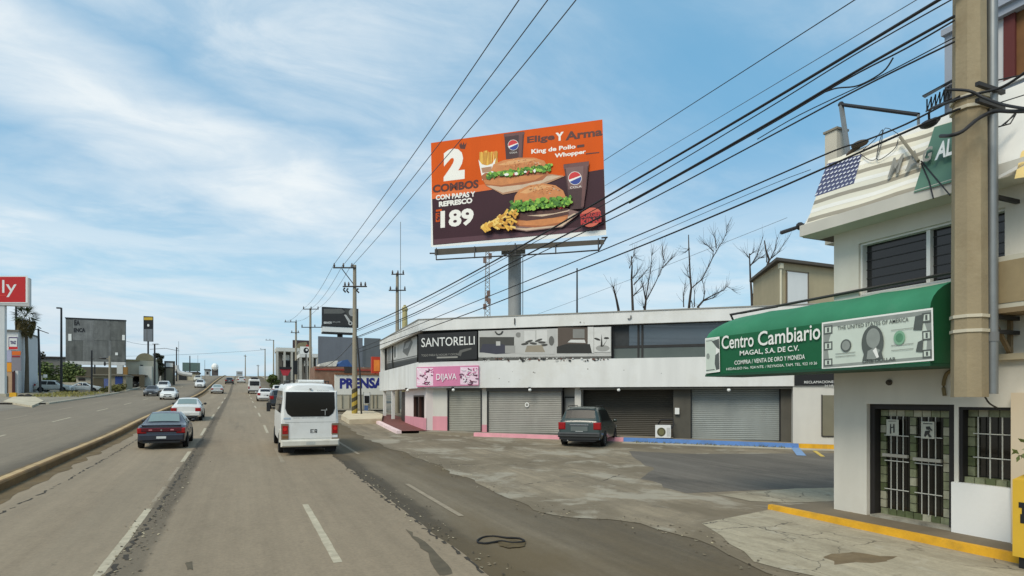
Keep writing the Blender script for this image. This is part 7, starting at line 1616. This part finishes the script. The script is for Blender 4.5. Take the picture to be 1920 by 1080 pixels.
# houses and walls below it
def block(name, label, cat, px0, px1, ytop, z, rgb, depth=6, roof=None, group=None):
    pl, c = yplane((px0 + px1) / 2, z); t = thing(name, label, cat, c, 0, group); m_ = mat('wall_%d_%d_%d' % rgb, rgb, .85, .08, .6, streak=.15)
    k = MB(); rect_box(k, pl, px0, ytop, px1, 0, -depth, 0, base=c.z - .3); part('wall', k, m_, t)
    if roof: k = MB(); rect_box(k, pl, px0 - 1.5, ytop - 2, px1 + 1.5, ytop, -depth - .3, .35); part('roof', k, mat('roof_%d' % roof[0], roof, .85, .1), t)
    return t, pl, c
def feat(t, pl, name, x0, y0, x1, y1, m, n=(.004, .06), base=None): k = MB(); rect_box(k, pl, x0, y0, x1, y1, *n, base=base); return part(name, k, m, t)
t, pl, c = block('boundary_wall', 'long pale boundary wall behind the parked cars at the left', 'wall', 88, 172, 717, 99, (196, 186, 164), .3)
t, pl, c = block('small_house', 'small pale house with a dark brown window beside the black post', 'house', 143, 170, 707, 100, (190, 184, 166), 5, (104, 92, 74)); feat(t, pl, 'window', 147, 709, 160, 714, mat('window_brown', (58, 48, 40), .4, .1))
t, pl, c = block('garage', 'low tan garage with a dark gate and blue painted wall', 'garage', 173, 236, 704, 101, (150, 140, 116), 7, (128, 122, 108)); feat(t, pl, 'garage_door', 175, 709, 194, 0, mat('gate_olive', (86, 78, 58), .7, .15, 1), base=c.z); feat(t, pl, 'blue_wall', 195, 710, 204, 0, mat('graffiti_blue', (92, 104, 150), .8, .3, 1), base=c.z); feat(t, pl, 'blue_door', 216, 706, 230, 726, mat('door_blue', (40, 66, 128), .7, .15, 1)); feat(t, pl, 'white_board', 219, 685, 230, 701, mat('board_pale', (196, 196, 190), .7, .05), (-.2, .0))
t, pl, c = block('warehouse', 'low grey warehouse with dark roof behind the lamp at the left', 'warehouse', 76, 122, 671, 128, (124, 122, 116), 14, (62, 58, 54))
t, pl, c = block('long_shed', 'long dark shed running under the grey hoarding', 'shed', 126, 222, 688, 122, (92, 88, 74), 5)
t, pl, c = block('dome_house', 'beige house with a rounded gable beside the tall dark sign', 'house', 236, 288, 676, 118, (186, 180, 160), 9, None)
k = MB(); k.prism([pl.px(254 + 17 - 17 * math.cos(math.pi * i / 12), 676 - 14 * math.sin(math.pi * i / 12), -.5) for i in range(13)], (0, 6, 0)); part('round_gable', k, mat('gable_taupe', (150, 140, 112), .85, .1), t)
feat(t, pl, 'front_wall', 262, 687, 286, 0, mat('front_white', (206, 202, 188), .85, .06), (.005, 1.2), base=c.z); feat(t, pl, 'window', 263, 684, 268, 691, DARK, (.005, .1)); feat(t, pl, 'parapet', 235, 674, 262, 677, mat('parapet_olive', (140, 132, 100), .8, .1), (.0, .2))
t, pl, c = block('brown_pillar', 'brown painted corner pillar left of the carport', 'pillar', 231, 239, 688, 112, (150, 112, 58), .8)
plc, cc = yplane(254, 113); t = thing('carport', 'flat roofed carport sheltering the dark parked car', 'carport', cc); k = MB(); rect_box(k, plc, 239, 702, 271, 705, -6, 0); part('roof', k, mat('carport_roof', (84, 74, 58), .8, .1), t); k = MB(); rect_box(k, plc, 261, 705, 271, 0, -.3, 0, base=cc.z); part('gate_leaf', k, mat('gate_dark_olive', (76, 70, 52), .7, .1), t); k = MB(); rect_box(k, plc, 239.5, 705, 241, 0, -.2, 0, base=cc.z); part('post', k, DARK, t)
# tall sign
plY, cY = yplane(277, 125); t = thing('tower_sign', 'tall narrow sign, black and yellow above and grey below, on a black pole', 'sign', cY); k = MB(); rect_box(k, plY, 269, 593, 287, 640, -.6, 0); part('cabinet', k, BLACK, t); a = Art(plY, .012, .008); a.rect(270, 595, 286, 600, mat('tower_yellow', (206, 170, 52), .5, .08)); a.rect(270, 617, 286, 640, mat('tower_grey', (118, 122, 126), .5, .12, 1)); a.disc(278, 610, 2, 2.5, SIGNW); a.rect(275, 617, 276, 640, GR[2]); a.done('sign_print', t); k = MB(); rect_box(k, plY, 276, 640, 279, 0, -.45, -.1, base=cY.z); part('pole', k, BLACK, t)
# framed gate, dark tree, distant things on the left
plF, cF = yplane(315, 128); t = thing('frame_gate', 'dark framed gate structure with a white panel above', 'gate', cF)
k = MB(); rect_box(k, plF, 308, 677, 328, 679.5, -.3, .1); rect_box(k, plF, 308, 679.5, 311, 0, -.3, .1, base=cF.z); rect_box(k, plF, 324.5, 679.5, 328, 0, -.3, .1, base=cF.z); rect_box(k, plF, 311, 688, 324.5, 690, -.2, .05); part('frame', k, mat('gate_frame_dark', (58, 52, 44), .7, .1), t); k = MB(); rect_box(k, plF, 311, 679.6, 324.5, 688, -.1, 0); part('white_panel', k, SIGNW, t); k = MB(); rect_box(k, plF, 302, 690, 324.5, 0, -.2, -.05, base=cF.z); part('gate_wall', k, mat('gate_wall', (140, 132, 112), .85, .1), t)
c = GZ(297, 126); tree('dark_tree', 'narrow dark tree standing between the dome house and the framed gate', 'tree', c, 7.0, 1.5, (62, 62, 40), 8, .15, None, 14, 120, .25)
plE, cE = yplane(359, 168); t = thing('green_board', 'far green grey board on posts on the left hillside', 'hoarding', cE); k = MB(); rect_box(k, plE, 342, 680, 375, 696, -.5, 0); part('panel', k, mat('board_green', (92, 112, 104), .6, .1, .6), t); k = MB(); rect_box(k, plE, 346, 696, 348, 0, -.4, -.1, base=cE.z); rect_box(k, plE, 369, 696, 371, 0, -.4, -.1, base=cE.z); part('leg', k, DARK, t)
t, pl, c = block('shop_row', 'far low tan shops below the green board', 'building', 330, 372, 699, 160, (150, 140, 118), 8, (60, 54, 48)); feat(t, pl, 'shopfront', 335, 702, 350, 0, DARK, base=c.z); feat(t, pl, 'shopfront', 353, 702, 368, 0, mat('shop_tan', (186, 176, 150), .8, .1), base=c.z)
t, pl, c = block('house', 'far white house just left of the road crest', 'house', 384, 393, 694, 230, (190, 188, 182), 8, (80, 78, 74)); feat(t, pl, 'window', 387, 697, 391, 702, DARK)
plV, cV = yplane(403, 262); t = thing('water_tank', 'far dark billboard topped with a pale tank at the crest', 'tank', cV); k = MB(); rect_box(k, plV, 397, 690, 409, 704, -2, 0); part('panel', k, mat('tank_dark', (84, 76, 72), .7, .2, .5), t); k = MB(); q = plV.px(403, 688); k.ball(q, 1.4, 1.4, 1.6); k.cyl(plV.px(403, 691), plV.px(403, 688), 1.0, 1.0, 10); part('tank', k, SIGNW, t)
plV, cV = yplane(447, 268); t = thing('tower_block', 'far pale block rising just behind the crest of the road', 'building', cV); k = MB(); rect_box(k, plV, 443, 696, 455, 0, -6, 0, base=cV.z); part('wall', k, mat('far_pale', (166, 172, 176), .8, .1, .3), t); k = MB(); rect_box(k, plV, 445, 698, 453, 701, .01, .1); part('window_band', k, GR[3], t)
# crane like arm
k = MB(); plZ, cZ = yplane(340, 150); k.tube(smoothp([plZ.px(*p) for p in ((331, 685), (333, 695), (340, 700), (352, 702), (360, 703))], 4), [.5] * 17, 8); solo('white_pipe', k, mat('pipe_white', (196, 194, 188), .7, .1), 'bent white pipe beside the framed gate far up the left road', 'pipe')
# green clumps
bush('green bush behind the boundary wall under the grey hoarding', GZ(108, 105), 3.6, 2, 4.6, (84, 98, 46), 21, n=16, leaves=170, size=.26)
bush('second green bush at the right of the boundary wall', GZ(134, 104), 2.2, 1.6, 3.6, (96, 108, 56), 22, n=10, leaves=150, size=.24)
bush('low dry yellow green bush at the foot of the lamp post', GZ(216, 96), 1.6, 1.0, 1.5, (124, 118, 60), 23, n=9, leaves=120, size=.14)
bush('low dry green bush left of the lamp post foot', GZ(198, 95), 1.0, .8, 1.1, (108, 106, 56), 24, n=7, leaves=110, size=.13)
c = GZ(55, 118); tree('dark_tree', 'broad dark tree behind the palm at the far left', 'tree', c, 8.2, 3.0, (58, 56, 36), 31, .12, None, 22, 150, .34)
c = GZ(30, 122); tree('dark_tree', 'dark tree half hidden behind the corner store', 'tree', c, 7.6, 3.0, (56, 58, 40), 32, .12, None, 18, 150, .34)
# kiosk, planter, debris
plI, cI = yplane(72, 95); t = thing('kiosk', 'small kiosk with a yellow topped frame and pale poster by the parked cars', 'kiosk', cI); k = MB(); rect_box(k, plI, 67, 704, 79, 717, -.2, 0); part('poster', k, mat('poster_pale', (206, 200, 180), .7, .08), t); k = MB(); rect_box(k, plI, 66.5, 699, 80, 702, -.3, .1); part('top', k, mat('kiosk_olive', (150, 146, 66), .7, .1), t); k = MB(); rect_box(k, plI, 67, 717, 68.5, 0, -.2, 0, base=cI.z); rect_box(k, plI, 77.5, 717, 79, 0, -.2, 0, base=cI.z); part('post', k, mat('kiosk_post', (176, 166, 140), .8, .1), t); k = MB(); rect_box(k, plI, 81, 702, 88, 708, -.2, 0); part('side_board', k, SIGNW, t)
c = G(25, 746); t = thing('yellow_box', 'small yellow painted block near the foot of the pylon', 'block', c); k = MB(); k.hexa([c + Vector(p) for p in ((-.35, -.3, -.1), (.35, -.3, -.1), (.35, .3, -.1), (-.35, .3, -.1))], [c + Vector(p) for p in ((-.31, -.26, .62), (.31, -.26, .62), (.31, .26, .62), (-.31, .26, .62))]); part('block', k, mat('block_yellow', (220, 164, 30), .7, .1), t)
c = G(47, 746); k = MB(); rnd = random.Random(6)
for i in range(9): k.ball(c + Vector((rnd.uniform(-.9, .9), rnd.uniform(-.4, .4), .15)), rnd.uniform(.2, .45), rnd.uniform(.2, .4), rnd.uniform(.15, .4), 7, 5)
solo('rubbish_heap', k, mat('heap_dark', (44, 40, 36), .9, .3, 3), 'heap of dark rubble on the left pavement', 'rubble')
wk = MB(); pp = [G(6, 755), G(60, 764), G(82, 754), G(66, 746), G(30, 744)]; wk.prism([Vector((p.x, p.y, p.z - .1)) for p in pp], (0, 0, .26)); struct('pavement', wk, mat('slab_pale', (186, 176, 152), .9, .12, 1, dirt=(130, 118, 94)))
# scrub on the left verge
sc_ = MB(); rnd = random.Random(12)
for i in range(900):
    x, y = rnd.uniform(-24, -18), rnd.uniform(90, 108); z = H(x, y) + .12; d = Vector((rnd.uniform(-.3, .3), rnd.uniform(-.3, .3), rnd.uniform(.1, .45))); s_ = Vector((rnd.uniform(-1, 1), rnd.uniform(-1, 1), 0)).normalized() * .05; p = Vector((x, y, z)); sc_.poly([p - s_, p + s_, p + d])
o = struct('dry_grass', sc_, mat('dry_grass', (146, 136, 72), .9, .3, 1)); o['kind'] = 'stuff'
sc_ = MB(); rnd = random.Random(13)
for i in range(260):
    u = rnd.uniform(gpx(1190), gpx(1480)); n_ = abs(rnd.gauss(.95, .12)); p = PF.at(u, 0, n_); p.z = H(0, p.y) + .01; d = Vector((rnd.uniform(-.12, .12), rnd.uniform(-.12, .12), rnd.uniform(.03, .14))); s_ = Vector((rnd.uniform(-1, 1), rnd.uniform(-1, 1), 0)).normalized() * .02; sc_.poly([p - s_, p + s_, p + d])
o = struct('weeds', sc_, mat('weed_green', (104, 104, 66), .9, .3, 1)); o['kind'] = 'stuff'
